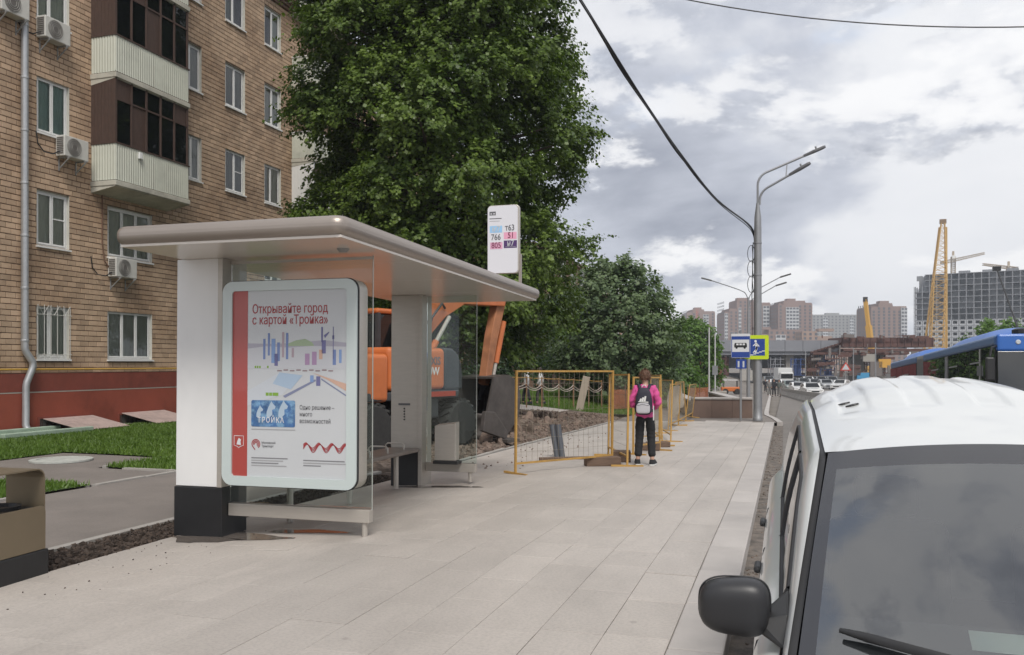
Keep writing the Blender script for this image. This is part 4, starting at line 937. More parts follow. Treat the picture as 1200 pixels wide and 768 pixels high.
# bus stop sign on its own post
bs = thing('bus_stop_sign', 'blue and white bus stop plate on thin grey post beside the lamp', 'sign', gnd(868, 493))
def stop_sign():
    b = MB(); b.lathe([(0.04, 0), (0.04, 3.25)], 12); b.build('post', A['galv'], bs, smooth=40)
    b = MB(); b.prism(rrect(0.66, 0.86, 0.03, 3), 0.01, at(0.0, -0.05, 2.68) @ FACE); p = b.build('plate', flat('sign_white2', (0.62, 0.63, 0.65)), bs)
    T = at(0.0, -0.0615, 2.68) @ FACE
    def poly(q, m, dz=0.0, par=p, n_='sign_print'): b = MB(); b.add([T @ Vector((x, y, dz)) for x, y in q], [tuple(range(len(q)))]); b.build(n_, m, par, fix=False)
    bl = flat('sign_blue', (0.014, 0.05, 0.26))
    poly([(-.32, .22), (.32, .22), (.32, .34), (-.32, .34)], bl); poly([(-.32, -.42), (.32, -.42), (.32, -.22), (-.32, -.22)], bl)
    for x0 in (-.32, .295): poly([(x0, -.22), (x0+.025, -.22), (x0+.025, .22), (x0, .22)], bl)
    k = A['black']; poly([(-.22, -.06), (.22, -.06), (.22, .03), (.2, .1), (-.2, .1), (-.22, .03)], k, .001)
    for x in (-.14, .14): poly([(x+.04*math.cos(a), -.07+.04*math.sin(a)) for a in np.linspace(0, 2*math.pi, 11)[:-1]], k, .001)
    for x in (-.15, -.04, .07): poly([(x, .02), (x+.08, .02), (x+.08, .08), (x, .08)], flat('sign_white2', (0.62, 0.63, 0.65)), .002)
    b = MB(); b.prism(rrect(0.36, 0.34, 0.02, 3), 0.01, at(0.02, -0.05, 2.03) @ FACE); q = b.build('small_plate', bl, bs)
    T = at(0.02, -0.0615, 2.03) @ FACE
    poly([(-.12, -.12), (-.06, -.12), (-.06, .1), (-.12, .1)], A['poster'], 0, q); poly([(.05, -.12), (.11, -.12), (.11, .1), (.05, .1)], A['poster'], 0, q)
stop_sign()
# twin-arm lamp farther down the road
def twin_lamp(px, d, ztop, label, left=True):
    p = pt(px, 400, d); z0 = gh(p.x, p.y)-0.02; t = thing('twin_arm_lamp', label, 'street lamp', (p.x, p.y, z0)); H = ztop-z0
    b = MB(); b.lathe([(0.14, 0), (0.09, H-1.2), (0.07, H-1.2), (0.07, H-0.2)], 12); b.build('pole', A['galv'], t, smooth=40)
    for sx, ln, up in ((-1, 2.6, 1.1), (1, 2.2, 1.2), (1, 1.9, 0.6)):
        if sx < 0 and not left: continue
        P_ = [Vector((0, 0, H-0.6-(0.5 if up < 1 else 0))), Vector((sx*0.15, 0, H-(0.5 if up < 1 else 0))), Vector((sx*0.6, 0, H+0.35-(0.5 if up < 1 else 0))), Vector((sx*ln, 0.0, H+up))]
        b = MB(); b.tube(smooth_path(P_, 4), 0.035, 6); b.build('arm', A['galv'], t, smooth=60)
        b = MB(); b.bar(P_[-1], P_[-1]+Vector((sx*0.75, 0, 0.22)), 0.24, 0.1); b.build('luminaire', mat('lum_dark', (0.1, 0.1, 0.1), 0.5), t, bevel=0.02)
    return t
twin_lamp(877, 62, 6.7, 'distant lamp post with arms to both sides behind the near street lamp')
for px, d, top, lab in ((831, 58, 384, 'thin pale post beside the parapet, the taller of two'), (838, 64, 391, 'thin pale post beside the parapet, the shorter one with a plate')):
    p = pt(px, 440, d); z = gh(p.x, p.y); t = thing('thin_post', lab, 'post', (p.x, p.y, z)); h = pt(px, top, d).z-z
    b = MB(); b.lathe([(0.06, 0), (0.05, h)], 10); b.build('shaft', mat('pale_post', (0.46, 0.46, 0.45), 0.5), t, smooth=40)
    if px == 838: b = MB(); b.span((-.2, -.06, 1.9), (.2, -.04, 2.6)); b.build('plate', A['galv'], t)
# underpass parapet in granite
pa = gnd(812, 489); pb = gnd(880, 489)
UP = thing('underpass_parapet', 'low brown granite parapet with pale coping around underpass stairs', 'parapet', ((pa.x+pb.x)/2, (pa.y+pb.y)/2, min(pa.z, pb.z)-0.03), math.atan2(pb.y-pa.y, pb.x-pa.x)*0.5)
def parapet():
    g = mat('brown_granite', (0.15, 0.10, 0.078), 0.55, var=0.2, vscale=2, bump=0.15, bscale=90); c_ = A['kerbstone']; w = (pb-pa).length; h = 0.72; L = 11
    for a, b_, n_ in (((-w/2, 0, 0), (w/2, 0.35, h), 'front'), ((-w/2, 0.353, 0), (-w/2+0.35, L, h-.12), 'side'), ((w/2-0.35, 0.353, 0), (w/2, L, h-.12), 'side')):
        k = 5 if n_ == 'side' else 3
        for i in range(k):
            ax = 1 if n_ == 'side' else 0; A0, B0 = list(a), list(b_); A0[ax] = a[ax]+(b_[ax]-a[ax])*i/k+.003; B0[ax] = a[ax]+(b_[ax]-a[ax])*(i+1)/k-.003
            q = MB(); q.span(A0, B0); q.build('wall_slab', g, UP, bevel=0.005)
            A0[2], B0[2] = B0[2]+0.001, B0[2]+0.08
            for t in (0, 1):
                if t != ax: A0[t] -= .04; B0[t] += .04
            q = MB(); q.span(A0, B0); q.build('coping_stone', c_, UP, bevel=0.01)
    q = MB(); q.span((-w/2+0.36, 0.36, -0.3), (w/2-0.36, L, 0.02)); q.build('stair_floor', A['concrete'], UP)
parapet()

# =================================================================== SITE FENCES
A['fyellow'] = mat('fence_paint', (0.43, 0.25, 0.065), 0.55, var=0.15, vscale=6, dirt=0.35)
A['wire'] = mat('fence_wire', (0.30, 0.26, 0.20), 0.5, 0.4)
def fence(p0, p1, h, label, lean=0.0, tarp=None, step=0.11):
    p0, p1 = Vector(p0), Vector(p1); d = p1-p0; L = Vector((d.x, d.y)).length; t = thing('site_fence_panel', label, 'fence', p0, math.atan2(d.y, d.x), 'yellow mesh fence panels round the dig'); t.rotation_euler[0] = lean
    t.rotation_euler[1] = -math.atan2(d.z, L)
    for x in (0.0, L): b = MB(); b.bar((x, 0, 0.0), (x, 0, h), 0.032); b.build('post', A['fyellow'], t)
    for z in (0.17, h-0.016): b = MB(); b.bar((0.018, 0, z), (L-0.018, 0, z), 0.03); b.build('rail', A['fyellow'], t)
    for x in (0.0, L): b = MB(); b.span((x-0.02, -0.28, -0.002), (x+0.02, 0.28, 0.03)); b.build('foot', A['fyellow'], t)
    b = MB(); n_ = int(L/step)
    for i in range(1, n_): b.tube([(L*i/n_, 0, 0.19), (L*i/n_+random.uniform(-.01, .01), 0.004, h/2), (L*i/n_, 0, h-0.03)], 0.0022, 4)
    for z in np.arange(0.35, h-0.1, 0.22): b.tube([(0.02, 0.004, float(z)), (L/2, 0.01, float(z)-0.01), (L-0.02, 0.004, float(z))], 0.0022, 4)
    tag(b.build('wire_mesh', A['wire'], t), kind='stuff')
    if tarp:
        b = MB(); x0, x1, z0, z1 = tarp[:4]
        b.grid(lambda u, v: (L*(x0+(x1-x0)*u), -0.04+0.03*math.sin(u*9+v*4)+0.02*math.sin(v*7), h*(z0+(z1-z0)*v)+0.03*math.sin(u*6)), 14, 8); b.build('hung_sheet', tarp[4], t, smooth=180, fix=False)
    return t
tarpm = mat('beige_tarp', (0.42, 0.36, 0.28), 0.8, var=0.15, vscale=3)
netm = mat('orange_net', (0.42, 0.14, 0.06), 0.8, var=0.2, vscale=6)
fence(gnd(604, 556), gnd(717, 545), 1.66, 'wide yellow mesh fence panel with grey pipes standing behind it', 0.01)
fence(gnd(735, 547), gnd(713, 534), 1.60, 'narrow-looking yellow fence panel turned edge-on beside the pink pedestrian', 0.02)
fence(gnd(742, 533), gnd(773, 528), 1.55, 'yellow fence panel hidden behind the pink pedestrian')
fence(gnd(776, 523), gnd(764, 512), 1.60, 'yellow fence panel on a timber block just past the pink pedestrian', -0.02)
fence(gnd(786, 518), gnd(772, 508), 1.48, 'last upright yellow fence panel before the beige sheets', 0.03)
fence(gnd(795, 499), gnd(783, 505), 1.35, 'fence panel draped with a beige sheet next to the yellow ones', -0.05, (0.02, 0.98, 0.2, 0.95, tarpm))
fence(gnd(804, 494), gnd(795, 499), 1.4, 'fence panel with a drooping beige sheet near the parapet', 0.06, (0.1, 0.98, 0.35, 0.9, tarpm))
fence(gnd(811, 489), gnd(803, 494), 1.3, 'leaning rusty fence panel touching the granite parapet', -0.12)
# timber and stone weights under the feet
A['timber'] = mat('old_timber', (0.13, 0.085, 0.06), 0.9, var=0.3, vscale=8, stretch=(1, 8, 8))
def block(px, py, s, rz, label, m=None, nm='timber_block'):
    p = gnd(px, py); b = MB(); b.box((0, 0, s[2]/2), s); o = b.build(nm, m or A['timber'], bevel=0.015); o.location = p; o.rotation_euler = (0, 0, rz); tag(o, label, 'block', 'weights on the fence feet')
block(706, 546, (0.62, 0.2, 0.16), 0.5, 'dark timber block on the foot of the wide fence panel'); block(728, 541, (0.34, 0.3, 0.2), 0.2, 'squat dark block beneath the edge-on fence panel'); block(771, 524, (0.5, 0.24, 0.12), 0.6, 'timber block under the fence past the pink pedestrian'); block(762, 528, (0.4, 0.2, 0.16), 0.1, 'timber block half hidden behind the pink pedestrian')
p = gnd(632, 540); q = gnd(714, 538); b = MB(); b.bar(Vector((0, 0, 0.03)), q-p+Vector((0, 0, 0.03)), 0.16, 0.05); o = b.build('plank', A['timber'], bevel=0.005); o.location = p; tag(o, 'long weathered plank lying behind the wide fence panel', 'plank')
pipe_m = mat('grey_pipe', (0.075, 0.082, 0.095), 0.5, var=0.1, vscale=5)
for px, tx_, lab in ((653, 647, 'dark grey plastic pipe leaning upright, the outer of a pair'), (659, 654, 'dark grey plastic pipe leaning upright, beside its twin and the plank end')):
    p = gnd(px, 536); tp = onY(tx_, 498, p.y+0.1); b = MB(); d_ = tp-p; b.tube([(0, 0, 0), d_], 0.055, 14); b.tube([d_*0.985, d_*1.0], 0.058, 14); o = b.build('plastic_pipe', pipe_m, smooth=40); o.location = p; tag(o, lab, 'pipe', 'pair of grey pipes')
# low post-and-tape barrier behind the heap
fp = [gnd(x, 478, 0.0) for x in (560, 582, 617, 635, 655, 672, 690, 705)]
bt = thing('tape_barrier', 'rusty post barrier with sagging warning tape behind the spoil heap', 'barrier', fp[2])
for p in fp:
    b = MB(); b.bar(p-fp[2], p-fp[2]+Vector((0, 0, 1.35)), 0.045); b.build('post', mat('rust_post', (0.26, 0.15, 0.08), 0.8, var=0.2), bt)
for i in range(len(fp)-1):
    a, c = fp[i]-fp[2], fp[i+1]-fp[2]
    for z, s in ((1.30, 0.02), (0.9, 0.15), (1.05, 0.22)):
        b = MB(); b.tube([a+(c-a)*t+Vector((0, -0.03, z-s*4*t*(1-t))) for t in np.linspace(0, 1, 8)], 0.018, 5); b.build('tape', flat('tape_pale', (0.45, 0.38, 0.33)) if s > .1 else A['fyellow'], bt)
b = MB(); p = gnd(683, 482); b.box((0, 0, 0.75), (0.32, 0.08, 1.6), (0.0, 0.22, 0)); o = b.build('leaning_board', flat('board_pale', (0.42, 0.36, 0.29)), bevel=0.01); o.location = p; tag(o, 'pale board leaning at the tape barrier', 'board')
# orange net barriers
for i, (a_, c_, lab) in enumerate(((gnd(716, 482), gnd(748, 480), 'orange net barrier behind the edge-on fence panel'), (gnd(806, 473), gnd(832, 470), 'orange net barrier beyond the granite parapet'))):
    t = thing('net_barrier', lab, 'barrier', a_, group='orange net barriers'); d_ = c_-a_; n_ = 26; h = 1.0; b = MB()
    for k in range(n_+1): b.tube([d_*(k/n_)+Vector((0, 0, 0.1)), d_*(k/n_)+Vector((0, 0.02*math.sin(k), h))], 0.018, 4)
    for k in range(16): b.tube([d_*s+Vector((0, 0.02*math.sin(s*9), 0.1+k*0.06-0.1*4*s*(1-s)*(k/16))) for s in np.linspace(0, 1, 10)], 0.018, 4)
    tag(b.build('net', netm, t), kind='stuff')
    for s in (0, 0.5, 1): b = MB(); b.bar(d_*s, d_*s+Vector((0, 0, 1.25)), 0.05); b.build('stake', A['timber'], t)
# =================================================================== WHITE PARKED CAR
A['wpaint'] = mat('white_car_paint', (0.60, 0.615, 0.605), 0.30, coat=0.6, var=0.02, vscale=2)
A['cargl'] = glass_mat('windscreen_glass', (0.72, 0.78, 0.77), 0.75, 2.35, 0.006, (0.06, 0.064, 0.07))
A['sidegl'] = glass_mat('side_glass', (0.3, 0.34, 0.33), 0.04, 1.45, 0.0, (0.012, 0.013, 0.014))
A['frit'] = mat('glass_border', (0.03, 0.03, 0.034), 0.22, coat=0.3)
A['seal'] = mat('seal_rubber', (0.025, 0.025, 0.027), 0.6)
VAN = thing('parked_van', 'white ribbed-roof estate van with black mirror parked against the kerb', 'van', (0.78, 3.9, -0.14))
def lerp(x, xs, ys): return float(np.interp(x, xs, ys))
def van():
    C1 = lambda y: lerp(y, [-1.42, -.44, -.1, .4, .62, .85, 1.3, 1.9, 2.2, 2.38], [0.94, 1.487, 1.535, 1.582, 1.625, 1.675, 1.705, 1.722, 1.712, 1.64])
    zc = lambda y: sum(C1(y+o) for o in np.linspace(-.16, .16, 9))/9 if y > -.28 else C1(y)
    ze = lambda y: lerp(y, [-1.42, -.44, .4, .85, 1.9, 2.38], [0.905, 1.455, 1.512, 1.548, 1.560, 1.50])
    go = lambda y: lerp(y, [-1.42, -.44, .4, 1.6, 2.2, 2.38], [.765, .632, .628, .625, .612, .58])
    def rz_(x, y):
        a = abs(x)/go(y); crown = zc(y)-ze(y); p = 2.1+0.9*sstep(.3, 1.0, y)
        z = zc(y)-crown*a**p
        ramp = sstep(0.42, 0.62, y)*(1-sstep(2.1, 2.3, y))*(1-sstep(0.80, 0.93, a))
        rib = 0.5+0.5*math.cos(2*math.pi*x/0.30); rib = sstep(0.25, 0.6, rib)
        return z-0.014*ramp*(1-rib)
    def yf(x): return -0.44-0.05*(1-(x/0.632)**2)           # windscreen header bows forward
    b = MB()
    def roof(u, v):
        x = (2*u-1); y = -0.44+(2.38+0.44)*v; x *= go(y); k = max(0, 1-v*6)
        yy = y+(yf(x)+0.44)*k; return (x, yy, rz_(x, y))
    b.grid(roof, 120, 110); b.build('roof', A['wpaint'], VAN, smooth=60, fix=False)
    # windscreen: bowed sheet, dark printed border as its own part
    def ws(u, v, lift=0.0):
        y = -1.42+(-0.44+1.42)*v; g = go(y)-0.012; x = (2*u-1)*g; bow = (1-(x/g)**2)
        yy = y-(0.17*(1-v)+0.05*v)*bow; z = ze(y)+(0.035+0.0*v)*bow*(v)+0.03*math.sin(math.pi*v)+0.02*bow; return (x, yy-lift*0.5, z+lift)
    b = MB(); b.grid(lambda u, v: ws(0.03+0.94*u, 0.03+0.85*v), 40, 20); b.build('windscreen', A['cargl'], VAN, smooth=180, fix=False)
    b = MB()
    b.grid(lambda u, v: ws(u, 0.88+0.115*v), 40, 3); b.grid(lambda u, v: ws(0.03*u, 0.0+0.88*v), 3, 20); b.grid(lambda u, v: ws(1-0.03*u, 0.88*v), 3, 20); b.grid(lambda u, v: ws(0.03+.94*u, 0.03*v), 40, 2)
    b.build('windscreen_border', A['frit'], VAN, smooth=180, fix=False)
    # sides
    zb = lambda y: lerp(y, [-1.42, -.6, .6, 2.4], [.87, 1.01, 1.045, 1.09])
    for s in (-1, 1):
        wt = lambda y: max(ze(y)-0.10, zb(y)+0.003)
        ow = lambda y: lerp((wt(y)-zb(y)), [0, .42], [0.788, 0.697])
        b = MB(); b.grid(lambda u, v: (s*(go(2.36*u-1.42*(1-u))-0.004+0.026*v), 2.36*u-1.42*(1-u), ze(2.36*u-1.42*(1-u))-0.010-0.004*v), 60, 1); b.build('roof_seal', A['seal'], VAN, smooth=180, fix=False)
        def frame(u, v):
            y = -1.42+3.78*u; g = go(y)+0.018; z0 = ze(y)+0.004; o1, z1 = ow(y), wt(y)
            t = v; x = g+(o1-g)*(t**0.75); z = z0+(z1-z0)*t+0.012*math.sin(math.pi*t); return (s*x, y, z)
        b = MB(); b.grid(frame, 60, 6); b.build('door_frame', A['wpaint'], VAN, smooth=60, fix=False)
        def band(y, t): return (s*(ow(y)+(0.788-ow(y))*t+0.008*math.sin(math.pi*t)), y, wt(y)+(zb(y)-wt(y))*t)
        for y0, y1, kind in ((-1.42, -0.98, 'corner_pane'), (-0.95, 0.06, 'side_window'), (0.06, 0.14, 'pillar'), (0.14, 1.02, 'side_window'), (1.02, 2.36, 'body')):
            b = MB(); b.grid(lambda u, v: band(y0+(y1-y0)*u, v), 20, 6)
            b.build({'body': 'rear_panel'}.get(kind, kind), {'side_window': A['sidegl'], 'corner_pane': A['sidegl'], 'pillar': A['black'], 'body': A['wpaint']}[kind], VAN, smooth=180, fix=False)
        for y0, y1 in ((-0.97, 0.07), (0.13, 1.03)):                    # black window rubbers
            b = MB(); P_ = [Vector(band(y0+(y1-y0)*k/16, 0.0)) for k in range(17)]+[Vector(band(y1, k/6)) for k in range(1, 7)]+[Vector(band(y1-(y1-y0)*k/16, 1.0)) for k in range(1, 17)]+[Vector(band(y0, 1-k/6)) for k in range(1, 7)]
            b.tube(P_, 0.011, 6, caps=False); b.build('window_rubber', A['seal'], VAN, smooth=180)
        def top(y): return lerp(y, [-2.32, -2.1, -1.5, -1.42], [0.72, 0.80, 0.86, 0.87]) if y < -1.42 else zb(y)
        def low(u, v):
            y = -2.32+4.68*u; t = v; zt_ = top(y); nose = sstep(-1.75, -2.32, y) if False else max(0, (-1.75-y)/0.57)
            x = lerp(t, [0, .03, .07, .13, .3, .6, .85, 1], [.788, .830, .860, .877, .885, .882, .868, .83])-0.16*nose**2; z = zt_+(0.2-zt_)*t
            if y > 2.1: x -= 0.06*((y-2.1)/0.26)**2
            return (s*x, y, z)
        b = MB(); b.grid(low, 60, 40); b.build('body_side', A['wpaint'], VAN, smooth=60, fix=False)
        for y in (-0.99, 0.10, 1.06):                                  # door gaps
            u = (y+2.32)/4.68; b = MB(); b.tube([Vector(low(u, k/12))+Vector((s*0.0015, 0, 0)) for k in range(13)], 0.004, 4); b.build('door_gap', A['seal'], VAN)
        for y in (-0.08, 0.88):
            u = (y+2.32)/4.68; q = Vector(low(u, 0.13)); b = MB(); b.box(q+Vector((s*0.012, 0, 0)), (0.03, 0.13, 0.03)); b.build('door_handle', A['black'], VAN, bevel=0.012)
        b = MB(); u = (-1.15+2.32)/4.68; q = Vector(low(u, 0.22)); b.box(q+Vector((s*0.003, 0, 0)), (0.02, 0.06, 0.025)); b.build('side_repeater', flat('amber', (0.5, 0.2, 0.02)), VAN, bevel=0.006)
        # wheels
        for y in (-1.35, 1.45):
            M_ = at(s*0.80, y, 0.31) @ Matrix.Rotation(R(90), 4, 'Y'); b = MB(); b.lathe([(0.18, -.1), (.30, -.1), (.312, -.06), (.312, .06), (.30, .1), (.18, .1)], 28, M_); t = b.build('tyre', A['rubber'], VAN, smooth=40)
            b = MB(); b.lathe([(0.0, .095*s), (.06, .10*s), (.17, .085*s), (.185, .102*s)], 24, M_, caps=False); b.build('wheel_cover', A['galv'], VAN, smooth=40)
        # mirror
        c = Vector((s*0.93, -1.12, 1.03)); bm = bmesh.new(); bmesh.ops.create_icosphere(bm, subdivisions=4, radius=1)
        for v in bm.verts:
            p = v.co; q = Vector([math.copysign(abs(k)**0.62, k) for k in p]); k = 1+0.12*s*q.x
            v.co = Vector((q.x*0.108, (q.y*0.075 if q.y < 0 else q.y*0.02), q.z*0.088*(1-0.10*s*q.x)))+c
        me = bpy.data.meshes.new('mirror'); bm.to_mesh(me); bm.free(); me.materials.append(mat('mirror_black', (0.022, 0.022, 0.024), 0.42, bump=0.05, bscale=300)); me.polygons.foreach_set('use_smooth', [True]*len(me.polygons)); mi = link('mirror', me, VAN)
        b = MB(); b.add([c+Vector(k) for k in ((-s*.07, -.03, -.07), (-s*.07, .02, -.07), (-s*.17, .10, -.10), (-s*.17, -.09, -.12), (-s*.07, -.03, -.03), (-s*.07, .02, -.03), (-s*.165, .12, .04), (-s*.165, -.02, -.01))], [(0, 3, 2, 1), (4, 5, 6, 7), (0, 1, 5, 4), (1, 2, 6, 5), (2, 3, 7, 6), (3, 0, 4, 7)]); b.build('mirror_arm', A['black'], mi, bevel=0.01)
        b = MB(); b.tube([c+Vector((.110*math.copysign(abs(math.cos(a))**.62, math.cos(a)), .006, .090*math.copysign(abs(math.sin(a))**.62, math.sin(a))*(1-.1*s*math.cos(a)))) for a in np.linspace(0, 2*math.pi, 49)], .003, 5, caps=False); b.build('mirror_seam', A['seal'], mi)
    # bonnet, cowl, nose, tail
    b = MB()
    def bon(u, v):
        y = -2.28+(-1.46+2.28)*v; x = (2*u-1)*(0.852-0.14*(1-v)**2); bow = 1-(2*u-1)**2
        return (x, y-(0.17*v+.12*(1-v))*bow, lerp(y, [-2.32, -2.1, -1.5, -1.42], [0.72, 0.80, 0.86, 0.88])+0.045*bow)
    b.grid(bon, 30, 14); b.build('bonnet', A['wpaint'], VAN, smooth=180, fix=False)
    b = MB(); b.grid(lambda u, v: ((2*u-1)*0.79, -1.50+0.11*v-0.17*(1-(2*u-1)**2), 0.875+0.035*v+0.03*(1-(2*u-1)**2)), 24, 4); b.build('cowl', A['black'], VAN, smooth=180, fix=False)
    b = MB(); b.grid(lambda u, v: ((2*u-1)*(0.72+0.02*v), -2.28-0.12*(1-(2*u-1)**2)-0.08*math.sin(math.pi*v), 0.74-0.5*v), 20, 8); b.build('front_bumper', A['wpaint'], VAN, smooth=180, fix=False)
    for s in (-1, 1): b = MB(); b.box((s*.6, -2.3, 0.68), (.26, .12, .15)); b.build('headlight', A['frit'], VAN, bevel=0.04)
    b = MB(); b.span((-.5, -2.43, .42), (.5, -2.38, .56)); b.build('grille', A['black'], VAN, bevel=0.02)
    b = MB(); b.grid(lambda u, v: ((2*u-1)*lerp(v, [0, .35, 1], [.58, .82, .82]), 2.37+0.03*math.sin(v*3)*(1-(2*u-1)**2), 1.5-1.28*v+(0.13*(1-(2*u-1)**2) if v == 0 else 0)), 16, 10); b.build('tailgate', A['wpaint'], VAN, smooth=180, fix=False)
    b = MB(); b.span((-.8, -2.2, .18), (.8, 2.3, .26)); b.build('underbody', A['black'], VAN)
    # rail mount caps on the roof
    for x, y in ((-0.49, .78), (-0.455, .70)):
        b = MB(); b.lathe([(0.034, 0), (0.03, 0.006), (0, 0.008)], 14, at(x, y, rz_(x, y)-0.0005) @ Matrix.Rotation(R(-16), 4, 'Y') @ Matrix.Diagonal((1, 0.65, 1, 1)), caps=False); b.build('rail_cap', A['black'], VAN)
    # wipers and cabin
    def onws(u, v, l): return Vector(ws(u, v, l))
    for (u0, v0), (u1, v1) in (((.07, .16), (.50, .055)), ((.50, .16), (.93, .055))):
        b = MB(); b.tube([onws(u0+(u1-u0)*t, v0+(v1-v0)*t, 0.022) for t in np.linspace(0, 1, 10)], [0.008]+[0.015]*8+[0.008], 6); w = b.build('wiper_blade', A['black'], VAN, smooth=60)
        b = MB(); b.tube([onws((u0+u1)/2+.02, (v0+v1)/2, 0.04), onws(u1-.12, v1+.01, 0.05), onws(u1, -0.02, 0.03)], 0.011, 6); b.build('wiper_arm', A['black'], w, smooth=60)
    din = mat('cabin_grey', (0.045, 0.045, 0.048), 0.8)
    b = MB(); b.span((-.70, -1.15, .45), (.70, -.72, .93)); b.build('dashboard', din, VAN, bevel=0.06)
    for x in (-.36, .36):
        b = MB(); b.box((x, .02, .78), (.48, .16, .72), (-.25, 0, 0)); st = b.build('seat_back', din, VAN, bevel=0.06); b = MB(); b.box((x, .12, 1.22), (.26, .1, .18), (-.2, 0, 0)); b.build('headrest', din, st, bevel=0.04)
        b = MB(); b.span((x-.25, -.5, .35), (x+.25, .0, .5)); b.build('seat_cushion', din, VAN, bevel=0.04)
    b = MB(); b.tube([Vector((.36+.18*math.cos(a), -.62+.10*math.sin(a), .90+.15*math.sin(a))) for a in np.linspace(0, 2*math.pi, 25)], .014, 8, caps=False); b.build('steering_wheel', A['black'], VAN)
    b = MB(); b.grid(lambda u, v: (lerp(u, [0, 1], [-.30, .16]), *(Vector(ws(.5+lerp(u, [0, 1], [-.30, .16])/1.45, 0.185+0.055*v, -0.02)).yz)), 10, 2); b.build('paper_strip', flat('paper', (0.62, 0.70, 0.66)), VAN, smooth=180, fix=False)
van()

# =================================================================== BLUE BUS
bf = Vector((5.75, 27.2, 0)); br = Vector((4.95, 45.0, 0)); bdir = (br-bf).normalized()
zf_, zr_ = gh(0, bf.y)-0.14, gh(0, br.y)-0.62
BUS = thing('articulated_bus', 'blue articulated city bus with dark glass behind the white van', 'bus', (bf.x, bf.y, zf_), math.atan2(bdir.y, bdir.x)-R(90))
BUS.rotation_euler[0] = math.atan2(zr_-zf_, (br-bf).length)
def bus():
    bl = mat('bus_blue', (0.025, 0.12, 0.42), 0.45, coat=0.1, var=0.05); bl2 = mat('bus_blue_rail', (0.09, 0.18, 0.36), 0.45, coat=0.1); gl = glass_mat('bus_glass', (.3, .33, .33), .06, 1.8, .01, (.02, .022, .024)); gy = mat('bus_grey', (.22, .22, .21), .6)
    Wd, H = 2.5, 2.95                                             # flank in view lies at x = 0, body runs to +x
    def sect(y0, y1, n_, front):
        b = MB(); b.span((0, y0, .3), (Wd, y1, 1.0)); b.build('lower_body', bl, BUS, bevel=.06)
        b = MB(); b.span((.06, y0+.03, 1.002), (Wd-.06, y1-.03, 2.62)); b.build('interior', A['void'], BUS)
        b = MB(); b.span((-.01, y0, 2.64), (Wd+.01, y1, H)); b.build('roof', bl2, BUS, bevel=.09, seg=3)
        L = (y1-y0)
        for i in range(n_):
            a, c = y0+L*i/n_+.03, y0+L*(i+1)/n_-.03
            for x in (0.0, Wd-.02):
                b = MB(); b.span((x, a, 1.02), (x+.02, c, 2.63)); p = b.build('side_window', gl, BUS)
                if i % 2: b = MB(); b.span((x-.012, a+.1, 2.2), (x-.002, c-.1, 2.25)); b.build('vent_bar', A['galv'], p)
        for i in range(n_+1):
            yy = y0+L*i/n_
            for x in (0.0, Wd-.04): b = MB(); b.span((x+.004, yy-.028, 1.003), (x+.036, yy+.028, 2.638)); b.build('pillar', A['black'], BUS)
    sect(0.15, 10.2, 7, True); sect(11.6, 18.0, 4, False)
    b = MB()
    for i in range(14):
        y = 10.22+i*0.098; b.span((.02 if i % 2 else .08, y, .5), (Wd-(.02 if i % 2 else .08), y+.096, 2.9))
    b.build('bellows', gy, BUS)
    # front
    b = MB(); b.span((.03, -.02, 1.0), (Wd-.03, .14, 2.458)); b.build('windscreen', gl, BUS, bevel=.008); b = MB(); b.span((0.01, -.04, 2.46), (Wd-.01, .145, 2.96)); b.build('front_cap', bl, BUS, bevel=.07)
    b = MB(); b.span((.0, -.06, .3), (Wd, .14, .99)); b.build('front_panel', bl, BUS, bevel=.05)
    for x in (.3, Wd-.3): b = MB(); b.lathe([(.11, 0), (.08, .03), (0, .035)], 14, at(x, -.06, .7) @ FACE, caps=False); b.build('headlight', A['poster'], BUS)
    b = MB(); b.lathe([(.07, 0), (.05, .02), (0, .02)], 12, at(.55, -.045, 2.72) @ FACE, caps=False); b.build('marker_lamp', A['poster'], BUS)
    # mirrors
    for x, s in ((-.22, -1), (Wd+.22, 1)):
        b = MB(); b.box((x, -.22, 1.95), (.24, .12, .68)); m_ = b.build('mirror', A['black'], BUS, bevel=.05); b = MB(); b.tube([(x-s*.25, .05, 2.62), (x-s*.05, -.2, 2.55), (x, -.22, 2.3)], .035, 8); b.build('mirror_arm', A['black'], m_)
    # roof fairings (rounded lengthwise)
    for y0, y1, h in ((1.0, 7.5, .40), (12.0, 16.4, .42)):
        b = MB(); b.grid(lambda u, v: (.12+(Wd-.24)*v, y0+(y1-y0)*u, H-.03+h*(math.sin(math.pi*min(1, max(0, v))))**.45*min(1, (u*5)**.7 if u < .2 else 1)*min(1, ((1-u)*3)**.8 if u > .67 else 1)), 24, 14); b.build('roof_fairing', bl, BUS, smooth=60, fix=False)
    b = MB(); b.lathe([(.28, 0), (.28, .18), (.2, .22)], 14, at(.9, .8, H)); b.build('roof_vent', A['black'], BUS)
    for y in (2.6, 8.6, 14.5):
        for x in (.16, Wd-.16):
            b = MB(); b.lathe([(.2, -.13), (.46, -.13), (.48, -.08), (.48, .08), (.46, .13), (.2, .13)], 22, at(x, y, .47) @ Matrix.Rotation(R(90), 4, 'Y')); b.build('wheel', A['rubber'], BUS, smooth=40)
bus()

